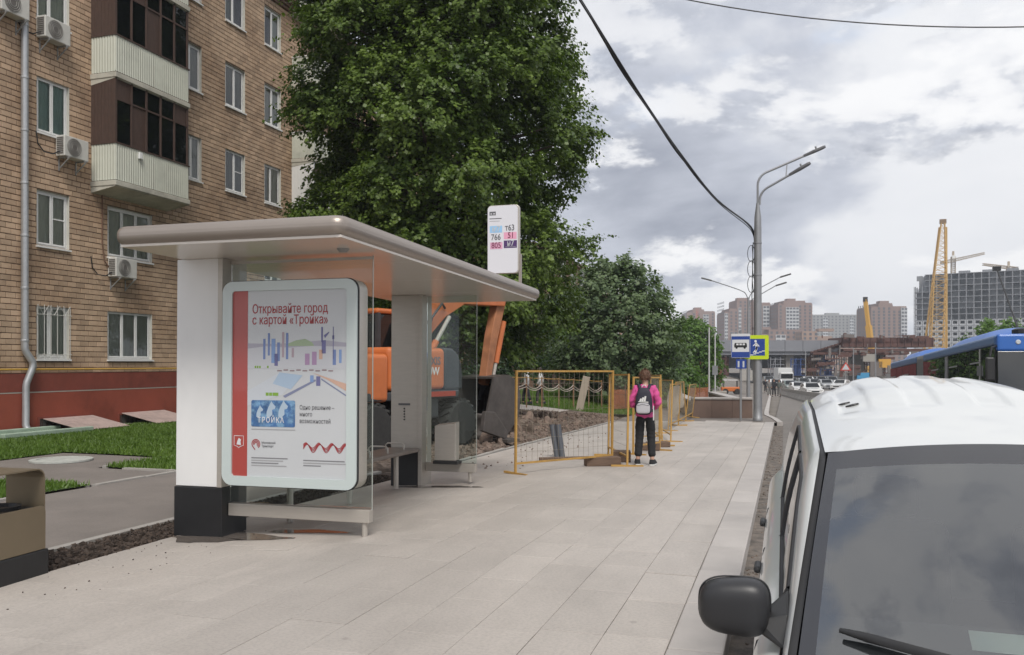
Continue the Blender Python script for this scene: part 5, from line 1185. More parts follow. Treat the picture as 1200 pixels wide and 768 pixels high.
# =================================================================== CARS IN THE QUEUE
def make_car(paint, label, boxy=0.0, nm='car'):
    t = thing(nm, label, 'car', group='cars queueing on the far road'); L, w = 4.4, 0.87
    prof = [(-2.2, .55), (-2.15, .72), (-1.3, .86), (-.75+.05*boxy, .92), (-.1, 1.40+.1*boxy), (.9, 1.45+.12*boxy), (1.55+.4*boxy, 1.32+.2*boxy), (2.05, .98+.3*boxy), (2.2, .9), (2.2, .45)]
    b = MB(); b.grid(lambda u, v: (( (2*u-1)*w*(1-.0*v)), *[(lambda yz: (yz[0], yz[1]-.04*(2*u-1)**2))((lerp(v*(len(prof)-1), range(len(prof)), [p[0] for p in prof]), lerp(v*(len(prof)-1), range(len(prof)), [p[1] for p in prof])))][0]), 8, 36)
    b.build('body_shell', paint, t, smooth=50, fix=False)
    for s in (-1, 1):
        b = MB(); pts = [(-2.2, .25)]+prof+[(2.2, .25)]; b.add([(s*w, y, z-.04) for y, z in pts], [tuple(range(len(pts)))]); b.build('body_side', paint, t, fix=False)
        b = MB(); b.add([(s*(w+.004), y, z) for y, z in ((-.62, .93), (-.08, 1.30+.1*boxy), (.9, 1.34+.12*boxy), (1.6+.2*boxy, .98))], [(0, 1, 2, 3)]); b.build('side_window', A['sidegl'], t, fix=False)
        b = MB(); b.box((s*.6, -2.19, .66), (.36, .06, .14)); b.build('headlight', flat('lamp_pale', (.6, .6, .58), .2), t, bevel=.02)
        b = MB(); b.box((s*.98, -.6, .95), (.16, .08, .12)); b.build('mirror', paint, t, bevel=.02)
        for y in (-1.35, 1.35): b = MB(); b.lathe([(.15, -.1), (.31, -.1), (.32, 0), (.31, .1), (.15, .1)], 16, at(s*.77, y, .32) @ Matrix.Rotation(R(90), 4, 'Y')); b.build('wheel', A['rubber'], t, smooth=40)
    b = MB(); b.add([(-.74, -.72, .955), (.74, -.72, .955), (.62, -.12, 1.395+.1*boxy), (-.62, -.12, 1.395+.1*boxy)], [(0, 1, 2, 3)]); b.build('windscreen', A['sidegl'], t, fix=False)
    b = MB(); b.span((-.84, -2.2, .22), (.84, -2.12, .56)); b.build('bumper', paint, t, bevel=.03); b = MB(); b.span((-.4, -2.215, .42), (.4, -2.19, .58)); b.build('grille', A['black'], t)
    b = MB(); b.span((-.8, -2.1, .2), (.8, 2.1, .42)); b.build('underbody', A['black'], t)
    return t
def carpaint(n_, c): return mat('paint_'+n_, c, .3, coat=.8)
protos = {'white': make_car(carpaint('white', (.62, .62, .61)), 'white car in the far queue'), 'silver': make_car(carpaint('silver', (.30, .31, .32)), 'silver grey car in the far queue'), 'green': make_car(carpaint('green', (.10, .13, .12)), 'dark green car in the far queue beside a white one'), 'grey': make_car(carpaint('grey', (.14, .15, .16)), 'dark grey car in the far queue', .6)}
used = set()
def put_car(px, py, k, rz=0.0, lab=None):
    p = gnd(px, py, -0.14); t = protos[k]
    if k in used: t = copy_tree(t)
    used.add(k); t.location = p; t.rotation_euler = (math.atan(-0.02) if p.y < 110 else 0, 0, R(9)+rz)
    if lab: t['label'] = lab
put_car(951, 464, 'white', lab='white car at the head of the far queue beside the concrete barrier'); put_car(936, 461, 'white', lab='white car second from the concrete barrier end in the far queue'); put_car(926, 458, 'green'); put_car(909, 455.5, 'white', lab='white car passing close to the walking people'); put_car(955, 455, 'silver', lab='silver grey car right behind the head of the far queue'); put_car(942, 454, 'grey', lab='dark grey car boxed in by white and silver cars in the queue'); put_car(930, 453, 'silver', lab='silver grey car behind the dark green one in the far queue'); put_car(968, 456, 'silver', lab='silver grey car next to the long white car in the far queue'); put_car(985, 456.5, 'white', -0.5, 'long white car at the right end of the far queue'); put_car(962, 451, 'grey', lab='dark grey car under the brown bridge girders'); put_car(901, 450.5, 'grey', lab='dark grey car close behind the lamp pole and walkers'); put_car(947, 450.5, 'white', lab='white car at the back of the far queue under the bridge'); put_car(975, 451, 'grey', lab='dark grey car behind the long white car')
# white delivery lorry
p = gnd(921, 454, -.14); lo = thing('white_lorry', 'white box lorry standing in the far queue', 'lorry', p, R(8))
b = MB(); b.span((-1.1, 0.6, .9), (1.1, 6, 3.1)); b.build('cargo_box', flat('lorry_white', (.55, .55, .54)), lo, bevel=.05); b = MB(); b.span((-1.0, -1.1, .5), (1.0, .5, 2.4)); cb_ = b.build('cab', flat('lorry_white', (.55, .55, .54)), lo, bevel=.15); b = MB(); b.span((-.9, -1.12, 1.4), (.9, -1.08, 2.15)); b.build('windscreen', A['sidegl'], cb_)
for s in (-1, 1):
    for y in (-.3, 4.6): b = MB(); b.lathe([(.2, -.15), (.45, -.15), (.45, .15), (.2, .15)], 16, at(s*.9, y, .45) @ Matrix.Rotation(R(90), 4, 'Y')); b.build('wheel', A['rubber'], lo)
# concrete barrier between the lanes
bar = thing('concrete_barrier', 'row of low concrete barrier blocks beside the car queue', 'barrier', (0, 0, 0))
a, c = gnd(972, 479, -.14), gnd(916, 463, -.14); bar.location = a; n_ = 14
for i in range(n_):
    p0 = (c-a)*(i/n_); p1 = (c-a)*((i+1)/n_); d_ = p1-p0; b = MB(); M_ = Matrix.Translation(p0+d_*.01) @ d_.to_track_quat('Z', 'Y').to_matrix().to_4x4()
    up = Vector((0, 0, 1)); sd = d_.normalized().cross(up); vs = []
    for q in (p0+d_*.015, p1-d_*.015): vs += [q+sd*x+up*z for x, z in ((-.3, 0), (.3, 0), (.28, .15), (.1, .5), (.08, .8), (-.08, .8), (-.1, .5), (-.28, .15))]
    b.add(vs, [tuple(range(8)), tuple(range(15, 7, -1))]+[(k, (k+1) % 8, 8+(k+1) % 8, 8+k) for k in range(8)]); b.build('barrier_block', A['concrete'], bar)

# =================================================================== EXCAVATOR
EO = Vector((-8.5, 17.0, -0.22)); EX = thing('wheeled_excavator', 'orange wheeled excavator with grey bucket parked behind the shelter', 'excavator', EO, R(73))
def excavator():
    og = mat('excavator_orange', (0.50, 0.135, 0.035), 0.45, var=0.08, vscale=3, dirt=0.25, coat=.2); dk = mat('excavator_dark', (0.035, 0.038, 0.042), 0.6, var=.2); dirtm = mat('bucket_steel', (0.085, 0.074, 0.068), 0.6, .3, var=0.3, vscale=4, dirt=.3); gl = A['sidegl']; ogd = mat('dusty_orange', (0.36, 0.15, 0.07), 0.7, var=0.2, vscale=3, dirt=.45)
    b = MB(); b.span((-1.9, -.55, .5), (1.9, .55, 1.0)); b.build('chassis', dk, EX, bevel=.05)
    for x in (-1.4, 1.4): b = MB(); b.tube([(x, -.95, .55), (x, .95, .55)], .16, 10); b.build('axle', dk, EX)
    for x in (-1.4, 1.4):
        for y in (-1.0, 1.0):
            M_ = at(x, y, .55) @ Matrix.Rotation(R(90), 4, 'X'); b = MB(); b.lathe([(.28, -.25), (.47, -.25), (.52, -.2), (.525, 0), (.52, .2), (.47, .25), (.28, .25)], 32, M_); ty = b.build('tyre', A['rubber'], EX, smooth=35)
            b = MB()
            for k in range(20):
                a = 2*math.pi*k/20
                for s in (-1, 1):
                    a2 = a+(.16 if s > 0 else 0); b.box(M_ @ Vector((.535*math.cos(a2), .535*math.sin(a2), s*.12)), (.05, .09, .24), (M_.to_3x3() @ Matrix.Rotation(a2, 3, 'Z') @ Matrix.Rotation(s*.5, 3, 'X')))
            tag(b.build('tread_lugs', A['rubber'], ty), kind='stuff')
            sgn = 1 if y < 0 else -1
            b = MB(); b.lathe([(.28, .2*sgn), (.24, .1*sgn), (.14, .08*sgn), (.13, .22*sgn), (0, .24*sgn)], 20, M_, caps=False); b.build('rim', flat('rim_grey', (.20, .20, .19)), ty, smooth=40)
    for s in (-1, 1): b = MB(); b.box((0, s*.95, .95), (1.3, .45, .5)); b.build('tool_box', dk, EX, bevel=.04)
    b = MB(); b.lathe([(.7, 1.0), (.7, 1.14)], 24); b.build('slew_ring', dk, EX)
    b = MB(); b.span((-1.6, -1.22, 1.12), (1.3, 1.22, 1.3)); b.build('turret_deck', dk, EX, bevel=.03)
    # counterweight with rounded plan
    pts = [(-1.0, -1.24), (-1.0, 1.24), (-1.5, 1.22)]+[(-1.55-.55*math.sin(a)**.8 if math.sin(a) > 0 else -1.55, 1.2*math.cos(a)) for a in np.linspace(.15, math.pi-.15, 15)]+[(-1.5, -1.22)]
    b = MB(); b.prism(pts, .98, at(0, 0, 1.10)); b.build('counterweight', og, EX, smooth=40, bevel=.09, seg=4)
    b = MB(); b.span((-.99, -1.24, 1.32), (.80, -.35, 2.22)); eh = b.build('side_housing', og, EX, bevel=.10, seg=4); b = MB(); b.span((-.99, .30, 1.32), (.30, 1.24, 2.22)); b.build('side_housing', og, EX, bevel=.10, seg=4)
    b = MB(); b.span((-.98, -.34, 1.31), (.0, .29, 2.15)); b.build('engine_cover', og, EX, bevel=.05)
    pts = [(.81, 1.30), (1.45, 1.30), (1.45, 1.62), (1.40, 1.9), (1.28, 2.10), (1.1, 2.22), (.81, 2.24)]; b = MB(); b.prism(pts, .80, at(0, -.42, 0) @ Matrix.Rotation(R(90), 4, 'X')); b.build('tank_cover', dk, EX, smooth=30, bevel=.06, seg=3)
    b = MB(); b.span((-.2, -1.28, 1.17), (1.1, -1.245, 1.28)); b.build('red_stripe', flat('stripe_red', (.35, .05, .03)), EX)
    T = at(-.62, -1.243, 1.86) @ FACE
    text_obj('ZAXIS', .24, A['tgrey'], T @ at(.62, 0, .002), EX, bold=.006, sx=.95); text_obj('210W', .24, flat('lamp_pale', (.6, .6, .58), .2), T @ at(.62, -.22, .002), EX, bold=.006, sx=.95)
    # cab
    for x, y in ((.35, .36), (.35, 1.2), (1.65, .36), (1.65, 1.2)): b = MB(); b.bar((x, y, 1.3), (x-(.12 if x > 1 else 0), y, 3.05), .09); b.build('cab_pillar', dk, EX)
    b = MB(); b.span((.28, .30, 3.02), (1.62, 1.27, 3.14)); b.build('cab_roof', og, EX, bevel=.05); b = MB(); b.span((.33, .34, 1.30), (1.68, 1.23, 1.95)); b.build('cab_shell', dk, EX, bevel=.04)
    for a_, c_ in (((1.60, .42, 1.96), (1.61, 1.14, 3.0)), ((.42, .345, 1.96), (1.55, .355, 3.0)), ((.42, 1.205, 1.96), (1.55, 1.215, 3.0)), ((.34, .42, 1.96), (.35, 1.14, 3.0))): b = MB(); b.span(a_, c_); b.build('cab_glass', gl, EX)
    # boom, stick, rams, bucket
    def limb(path, hs, w, m, name, par=EX):
        b = MB(); n = len(path); up = []; dn = []
        for i, (x, z) in enumerate(path):
            p, q = path[max(i-1, 0)], path[min(i+1, n-1)]; t = Vector((q[0]-p[0], q[1]-p[1])).normalized(); nn = Vector((-t.y, t.x))*hs[i]/2; up.append((x+nn.x, z+nn.y)); dn.append((x-nn.x, z-nn.y))
        b.prism(up+dn[::-1], w, at(0, w/2, 0) @ Matrix.Rotation(R(90), 4, 'X')); return b.build(name, m, par, bevel=.02)
    limb([(.55, 1.75), (1.1, 2.6), (1.9, 3.3), (2.8, 3.62), (4.55, 3.55)], [.35, .6, .7, .55, .32], .42, og, 'boom')
    limb([(4.75, 3.85), (4.5, 3.45), (4.2, 2.6), (3.92, 1.5), (3.86, 1.35)], [.2, .34, .30, .23, .17], .24, ogd, 'stick')
    for y in (-.3, .3): b = MB(); b.tube([(.9, y, 1.55), (1.6, y, 2.4)], .08, 10); b.build('ram_barrel', og, EX); b = MB(); b.tube([(1.6, y, 2.4), (2.1, y, 3.0)], .05, 10); b.build('ram_rod', A['steel'], EX)
    b = MB(); b.tube([(4.75, 0, 3.0), (4.4, 0, 1.9)], .08, 10); b.build('ram_barrel', og, EX); b = MB(); b.tube([(4.4, 0, 1.9), (4.22, 0, 1.35)], .05, 10); b.build('ram_rod', A['steel'], EX)
    for y in (-.22, .22): b = MB(); b.bar((4.2, y, 1.35), (3.95, y, .95), .12, .05); b.build('link', dk, EX)
    b = MB(); b.tube([(1.5, -.26, 2.95), (1.3, -.3, 2.5), (1.0, -.3, 1.9)], .03, 6); b.build('hose', A['black'], EX); b = MB(); b.tube([(2.0, -.24, 3.2), (1.75, -.36, 3.3), (1.2, -.34, 2.75), (.9, -.3, 2.2)], .03, 6); b.build('hose', A['black'], EX)
    # bucket: curved shell with side plates; mouth towards the machine
    arc = [(3.05, .22), (3.55, .05), (4.15, .12), (4.6, .5), (4.7, 1.05), (4.5, 1.45), (4.15, 1.6), (3.5, 1.55)]
    b = MB(); w = 1.15; vs = [(x, s*w/2, z) for x, z in arc for s in (-1, 1)]; b.add(vs, [(2*i, 2*i+1, 2*i+3, 2*i+2) for i in range(len(arc)-1)]); sh = b.build('bucket', dirtm, EX, fix=False); mo = sh.modifiers.new('s', 'SOLIDIFY'); mo.thickness = .05
    for s in (-1, 1): b = MB(); b.prism([(x, z) for x, z in arc], .05, at(0, s*w/2+.025, 0) @ Matrix.Rotation(R(90), 4, 'X')); b.build('bucket_side', dirtm, sh)
    for k in range(5): b = MB(); b.box((3.1, -w/2+.1+k*(w-.2)/4, .14), (.24, .09, .06), (0, .25, 0)); b.build('tooth', A['steel'], sh)
    # dozer blade on the chassis
    b = MB(); b.grid(lambda u, v: (2.45+.12*math.sin(math.pi*v), -1.2+2.4*u, .08+.62*v), 4, 6); bd = b.build('blade', dirtm, EX, smooth=60, fix=False); mo = bd.modifiers.new('s', 'SOLIDIFY'); mo.thickness = .05
    for y in (-.5, .5): b = MB(); b.bar((1.8, y, .6), (2.45, y, .35), .14); b.build('blade_arm', dk, EX)
    # rear stabiliser foot lying open on the near side
    b = MB(); b.prism([(0, 0), (.9, -.25), (1.0, -.1), (.45, .42), (.1, .45)], .12, at(1.75, -1.45, .35) @ Matrix.Rotation(R(90), 4, 'X')); b.build('stabiliser', dirtm, EX, bevel=.02); b = MB(); b.box((2.7, -1.5, .08), (.5, .5, .08)); b.build('stabiliser_foot', dirtm, EX, bevel=.01)
excavator()
# =================================================================== TREES AND SHRUBS
A['bark'] = mat('bark', (0.075, 0.058, 0.045), 0.9, var=0.35, vscale=6, stretch=(4, 4, 1), bump=0.8, bscale=20)
A['lf_linden'] = leaf_mat('linden_leaf', (0.026, 0.058, 0.011), (0.150, 0.215, 0.042), 0.26)
A['lf_silver'] = leaf_mat('dusty_leaf', (0.050, 0.088, 0.040), (0.15, 0.205, 0.095), 0.25)
A['lf_light'] = leaf_mat('light_leaf', (0.045, 0.105, 0.020), (0.13, 0.22, 0.045), 0.35)
A['lf_dark'] = leaf_mat('dark_leaf', (0.016, 0.040, 0.014), (0.045, 0.085, 0.026), 0.2)
def leaves(tips, dirs, per, leaf, tw, droop, spread=0.16, jit=0.42):
    """leaf quads strung along a twig at every tip"""
    k = len(tips); T = np.repeat(np.array(tips), per, 0); D = np.repeat(np.array(dirs), per, 0); n = k*per
    s = rng.uniform(-0.15, 1.0, n)[:, None]; off = rng.normal(0, spread, (n, 3))*(1.15-0.7*np.clip(s, 0, 1))
    C = T+D*s*tw+off; C[:, 2] -= droop*s[:, 0]**2*tw
    nrm = D*0.75+np.array([0, 0, 0.55])+rng.normal(0, jit, (n, 3)); nrm /= np.linalg.norm(nrm, axis=1)[:, None]
    a = rng.normal(0, 1, (n, 3)); a -= nrm*np.sum(a*nrm, 1)[:, None]; a /= np.linalg.norm(a, axis=1)[:, None]; b_ = np.cross(nrm, a)
    L = (leaf*rng.uniform(0.6, 1.25, n))[:, None]; Wd = L*rng.uniform(0.38, 0.55, n)[:, None]
    V = np.zeros((n, 4, 3)); V[:, 0] = C-a*L*0.5; V[:, 1] = C+b_*Wd-nrm*L*0.10; V[:, 2] = C+a*L*0.55-nrm*L*0.12; V[:, 3] = C-b_*Wd-nrm*L*0.10
    return V
def crown_points(n, env, cz, inner=0.35):
    """env(az, t)->radius ; t 0 bottom .. 1 top; biased to the outside"""
    pts = []; dirs = []
    while len(pts) < n:
        t = random.random(); az = random.uniform(0, 2*math.pi); r = env(az, t)
        if r <= 0: continue
        k = inner+(1-inner)*random.random()**0.5
        if random.random() > r/3.5 and random.random() > 0.5: continue
        x, y = r*k*math.cos(az), r*k*math.sin(az); z = cz[0]+(cz[1]-cz[0])*t
        d = Vector((math.cos(az), math.sin(az), -0.15+1.1*t+random.uniform(-.3, .3))); d.normalize(); pts.append((x, y, z)); dirs.append(tuple(d))
    return pts, dirs
def tree(name, label, loc, env, cz, ntips, per, leaf, tw, m, trunk_r, trunk_h, droop=0.2, nlimb=16, lob=None, group=None, spread=0.16, inner=0.35):
    t = thing(name, label, 'tree', loc, 0, group)
    P_, D_ = crown_points(ntips, env, cz, inner)
    # fold the tips into lobes so the crown breaks into light and dark clumps
    if lob:
        keep = []; 
        cent = [Vector(P_[i]) for i in rng.choice(len(P_), lob[0], replace=False)]
        P2, D2 = [], []
        for p, d in zip(P_, D_):
            v = Vector(p); c = min(cent, key=lambda q: (q-v).length); w = c+(v-c)*lob[1]; o = (w-c); 
            dd = (Vector(d)+(o.normalized() if o.length > .01 else Vector())*0.7+Vector((0, 0, .15))).normalized(); P2.append(tuple(w)); D2.append(tuple(dd))
        P_, D_ = P2, D2
    V = leaves(P_, D_, per, leaf, tw, droop, spread)
    o = tri_obj('crown', V, m, t); tag(o, kind='stuff')
    b = MB(); top = cz[0]+(cz[1]-cz[0])*0.8
    b.tube([(0, 0, -0.2), (0.02, 0, 0.3), (0.05, 0.03, trunk_h), (-0.05, .05, (trunk_h+top)/2), (0, 0, top)], [trunk_r*1.35, trunk_r, trunk_r*0.85, trunk_r*0.5, 0.03], 12); b.build('trunk', A['bark'], t, smooth=60)
    b = MB(); idx = rng.choice(len(P_), nlimb, replace=False)
    for i in idx:
        e = Vector(P_[i]); z0 = max(trunk_h*0.8, min(top*0.85, e.z-0.45*math.hypot(e.x, e.y))); s = Vector((0, 0, z0)); mid = s.lerp(e, 0.5)+Vector((0, 0, 0.15*(e-s).length))
        b.tube([s, s.lerp(mid, .5)+Vector((0, 0, .05)), mid, e], [trunk_r*0.42, trunk_r*.33, trunk_r*0.24, 0.012], 6)
    tag(b.build('limbs', A['bark'], t, smooth=60), kind='stuff'); return t
def wob(az, k, ph): return 1+k*(0.5*math.sin(2*az+ph)+0.35*math.sin(3*az+2.1*ph)+0.3*math.sin(5*az+ph*.7))
# the big lime tree behind the shelter: clumps of twigs round the limb ends
def env_big(az, t):
    base = np.interp(t, [0, .05, .16, .40, .62, .80, .92, 1], [1.8, 2.9, 3.45, 3.6, 3.55, 3.1, 2.0, 0.3]); return float(base)*wob(az, 0.13, 1.0+5*t)
bt_ = pt(513, 427, 26.5); BT = Vector((bt_.x, bt_.y, gh(bt_.x, bt_.y)))
def clumped_tree(name, label, loc, env, cz, nclump, rc, ntip, per, leaf, tw, m, tr, th, fill, nl=40):
    t = thing(name, label, 'tree', loc); P_, D_, lim = [], [], []
    zs = np.linspace(0.02, 0.99, nclump)
    for i in range(nclump):
        tt = float(zs[i])+random.uniform(-.02, .02); az = i*2.39996+random.uniform(-.35, .35); r = env(az, min(1, max(0, tt))); k = random.choice([1, 1, .95, .72, .5])
        c = Vector((r*k*math.cos(az), r*k*math.sin(az), cz[0]+(cz[1]-cz[0])*tt)); lim.append(c); q = random.uniform(*rc); out = Vector((math.cos(az), math.sin(az), .25))
        for _ in range(int(ntip*(q/1.0)**2)):
            d = Vector((random.gauss(0, 1), random.gauss(0, 1), random.gauss(.35, .8))).normalized()
            if d.dot(out) < -.35: d = -d
            p = c+Vector((d.x*q, d.y*q, d.z*q*.72-.12*q))*random.uniform(.55, 1.0)
            P_.append(tuple(p)); D_.append(tuple((d+out*.45+Vector((0, 0, .1))).normalized()))
    V1 = leaves(P_, D_, per, leaf, tw, 0.35, 0.10, .40)
    P2, D2 = crown_points(fill, lambda a, u: env(a, u)*.78, cz, .25); V2 = leaves(P2, D2, per, leaf*1.15, .9, .3, .22, .5)
    idx = rng.choice(len(P_), 420, replace=False); V3 = leaves([P_[i] for i in idx], [D_[i] for i in idx], 26, leaf*.9, tw*2.0, .25, .06, .4)   # long shoots
    tag(tri_obj('crown', np.concatenate([V1, V2, V3]), m, t), kind='stuff')
    b = MB(); top = cz[0]+(cz[1]-cz[0])*.85; b.tube([(0, 0, -.2), (.02, 0, .3), (.05, .03, th), (-.05, .05, (th+top)/2), (0, 0, top)], [tr*1.35, tr, tr*.85, tr*.5, .03], 12); b.build('trunk', A['bark'], t, smooth=60)
    b = MB()
    for e in lim:
        z0 = max(th*.8, min(top*.85, e.z-.5*math.hypot(e.x, e.y))); s_ = Vector((0, 0, z0)); mid = s_.lerp(e, .5)+Vector((0, 0, .12*(e-s_).length)); b.tube([s_, mid, e], [tr*.36, tr*.2, .02], 6)
    tag(b.build('limbs', A['bark'], t, smooth=60), kind='stuff')
clumped_tree('lime_tree', 'tall dense dark green lime tree behind the shelter and excavator', BT, env_big, (2.2, 18.0), 185, (.75, 1.25), 32, 44, .112, .52, A['lf_linden'], .28, 2.2, 1700)
# lower leafy tree to its right, foliage to the ground
def env_s(az, t): return float(np.interp(t, [0, .1, .35, .6, .85, 1], [2.0, 2.9, 3.25, 2.8, 1.7, 0.4]))*wob(az, 0.14, 2+5*t)
q = pt(722, 427, 46); tree('apple_tree', 'bushy grey-green tree with spiky shoots beyond the site fence', (q.x, q.y, gh(q.x, q.y)), env_s, (0.9, 7.4), 950, 32, 0.19, 1.15, A['lf_silver'], 0.18, 1.0, 0.1, 26, lob=(60, 0.85), spread=0.18)
q = pt(806, 427, 78); tree('maple_tree', 'rounded light green tree behind the thin pale posts', (q.x, q.y, gh(q.x, q.y)), lambda az, t: float(np.interp(t, [0, .15, .5, .8, 1], [2.0, 2.9, 3.0, 2.2, .6]))*wob(az, .12, 3+4*t), (0.8, 6.6), 520, 26, 0.26, 0.9, A['lf_light'], 0.16, 1.0, 0.3, 16, lob=(40, .8), spread=.24)
q = pt(786, 427, 62); tree('green_shrub', 'low mid-green shrub at the foot of the maple', (q.x, q.y, gh(q.x, q.y)), lambda az, t: float(np.interp(t, [0, .3, .7, 1], [1.5, 1.9, 1.4, .3]))*wob(az, .15, t), (0.1, 2.9), 260, 26, 0.22, 0.6, A['lf_light'], 0.07, .4, .1, 8, spread=.2)
for px, d, w, h, lab in ((600, 66, 3.4, 5.6, 'dark shrub with low branches right of the excavator bucket'), (645, 68, 3.6, 7.2, 'dark leafy tree between the lime and the apple tree'), (672, 72, 3.2, 8.0, 'tall dark tree close to the far brick house'), (556, 60, 3.2, 5.0, 'dark undergrowth bush behind the excavator arm'), (752, 76, 3.0, 5.0, 'dark round shrub behind the apple tree')):
    q = pt(px, 427, d); tree('dark_shrub', lab, (q.x, q.y, gh(q.x, q.y)), lambda az, t, w=w: float(np.interp(t, [0, .25, .6, 1], [.75, 1.0, .85, .2]))*w*wob(az, .15, px+4*t), (0.3 if h < 6 else 1.4, h), 420, 26, 0.19, 0.8, A['lf_dark'] if px != 640 else A['lf_linden'], 0.12, 1.0, 0.25, 12, lob=(30, .85), group='dark shrubs behind the dig', spread=.2)
q = pt(1182, 427, 40); tree('small_tree', 'small green tree top peeking over the bus roof', (q.x+8, q.y+40, -1), lambda az, t: 2.6*math.sin(math.pi*min(.95, max(.08, t)))**.5*wob(az, .15, t), (1.0, 6.2), 220, 24, .3, .9, A['lf_light'], .15, 1.5, .2, 10, spread=.25)
# trees along the far left kerb line so the corridor does not end in bare ground
for px, d, w, h, lab in ((790, 120, 4, 9, 'distant tree crown left of the towers'), (765, 150, 5, 11, 'distant tree crown behind the maple')):
    q = pt(px, 427, d); tree('distant_tree', lab, (q.x, q.y, gh(q.x, q.y)), lambda az, t, w=w: float(np.interp(t, [0, .3, .7, 1], [.7, 1, .8, .2]))*w*wob(az, .15, px+3*t), (1.2, h*0.62), 260, 22, .45, 1.2, A['lf_light'], .2, 1.5, .2, 10, lob=(24, .8), group='distant trees', spread=.35)

# =================================================================== PEOPLE
def skin_mesh(name, verts, edges, radii, sub=2):
    me = bpy.data.meshes.new(name); me.from_pydata(verts, edges, []); o = bpy.data.objects.new(name, me); COL.objects.link(o)
    sk = o.modifiers.new('skin', 'SKIN'); sk.use_smooth_shade = True
    for i, r_ in enumerate(radii):
        rr = r_ if isinstance(r_, (tuple, list)) else (r_, r_); me.skin_vertices[0].data[i].radius = rr
    me.skin_vertices[0].data[0].use_root = True
    ss = o.modifiers.new('sub', 'SUBSURF'); ss.levels = sub; ss.render_levels = sub
    bpy.context.view_layer.update()
    out = bpy.data.meshes.new_from_object(o.evaluated_get(bpy.context.evaluated_depsgraph_get())); bpy.data.objects.remove(o); out.name = name
    out.polygons.foreach_set('use_smooth', [True]*len(out.polygons)); return out
def person(label, loc, rz, top, trous, shoe, hair, skin, H=1.67, stride=0.0, arm=0.0, detail=2, loose=1.0, group=None, hairlen=0.0, knee=0.0):
    t = thing('person', label, 'person', loc, rz, group); k = H/1.67
    def S(v): return tuple(c*k for c in v)
    sx = stride
    J = {'pel': (0, 0, .92), 'sp': (0, .0, 1.08), 'ch': (0, .005, 1.24), 'nb': (0, -.01, 1.38), 'nk': (0, .01, 1.44), 'hd0': (0, .02, 1.52), 'hd1': (0, .03, 1.60), 'hd2': (0, .02, 1.645)}
    V = []; E = []; Rr = []; ix = {}
    def add(n_, p, r_, par=None):
        ix[n_] = len(V); V.append(S(p)); Rr.append(tuple(x*k for x in r_) if isinstance(r_, tuple) else r_*k)
        if par: E.append((ix[par], ix[n_]))
    add('pel', J['pel'], (.135, .10)); add('sp', J['sp'], (.115, .085), 'pel'); add('ch', J['ch'], (.135, .095), 'sp'); add('nb', J['nb'], (.075, .06), 'ch'); add('nk', J['nk'], .048, 'nb'); add('hd0', J['hd0'], (.066, .078), 'nk'); add('hd1', J['hd1'], (.072, .086), 'hd0'); add('hd2', J['hd2'], (.05, .06), 'hd1')
    arms = {}; legs = {}
    for s, n_ in ((-1, 'l'), (1, 'r')):
        sh = (s*.165, -.01, 1.345); el = (s*(.225+.02*arm), -.06+s*sx*.10, 1.09); wr = (s*(.205-.09*arm), .03+.17*arm+s*sx*.18, .88+.12*arm); arms[s] = (sh, el, wr)
        add('sh'+n_, sh, .058, 'ch'); add('el'+n_, el, .040, 'sh'+n_); add('wr'+n_, wr, .027, 'el'+n_)
        w = Vector(wr); dh = Vector((-s*.02-s*.2*arm, .25+.5*arm, -1+.6*arm)).normalized(); sd = Vector((0, 1, .0)) if arm < .5 else Vector((0, .3, 1)); sd = (sd-dh*sd.dot(dh)).normalized()
        add('pm'+n_, tuple(w+dh*.06), (.034, .018), 'wr'+n_)
        if detail > 1:
            for q in range(4):
                f = w+dh*.095+sd*(.024-.016*q); ln = (.035, .042, .038, .028)[q]; add('f%d%s' % (q, n_), tuple(f), .009, 'pm'+n_); add('g%d%s' % (q, n_), tuple(f+dh*ln+Vector((-s*.012, 0, 0))), .008, 'f%d%s' % (q, n_)); add('h%d%s' % (q, n_), tuple(f+dh*ln*1.5+Vector((-s*.03, 0, 0))), .007, 'g%d%s' % (q, n_))
            f = w+dh*.04+sd*.036; add('t'+n_, tuple(f), .011, 'pm'+n_); add('u'+n_, tuple(f+dh*.03+sd*.014), .009, 't'+n_)
        hp = (s*.085, 0, .88); kn = (s*.10, .02+s*sx*.22+knee*(s > 0), .48); an = (s*.125, -.02+s*sx*.36, .085+max(0, -s*sx)*.10); to = (s*.15, .13+s*sx*.36, .035+max(0, -s*sx)*.03); legs[s] = (hp, kn, an, to)
        add('hp'+n_, hp, .082, 'pel'); add('kn'+n_, kn, .055, 'hp'+n_); add('an'+n_, an, .038, 'kn'+n_); add('to'+n_, to, (.035, .028), 'an'+n_)
    me = skin_mesh('body', V, E, Rr, detail); me.materials.append(skin); link('body', me, t)
    # top: torso and sleeves
    V2 = [S(p) for p in ((0, 0, .80), (0, 0, .98), (0, 0, 1.12), (0, .0, 1.26), (0, -.01, 1.37), (0, 0, 1.425))]; E2 = [(i, i+1) for i in range(5)]; R2 = [(.185*k*loose, .135*k*loose), (.175*k*loose, .130*k*loose), (.165*k*loose, .125*k*loose), (.170*k*loose, .12*k*loose), (.10*k, .085*k), (.062*k, .060*k)]
    for s in (-1, 1):
        sh, el, wr = arms[s]; o = len(V2); V2 += [S(sh), S(el), S(tuple(Vector(el).lerp(Vector(wr), .9)))]; E2 += [(3, o), (o, o+1), (o+1, o+2)]; R2 += [.076*k*loose, .062*k*loose, .046*k*loose]
    me = skin_mesh('top', V2, E2, R2, detail+(1 if detail > 1 else 0))
    if detail > 1:
        for v in me.vertices: v.co += v.normal*(.007*math.sin(34*v.co.z+9*v.co.x+3*math.sin(14*v.co.x+6*v.co.y))+.004*math.sin(70*v.co.z-20*v.co.x))
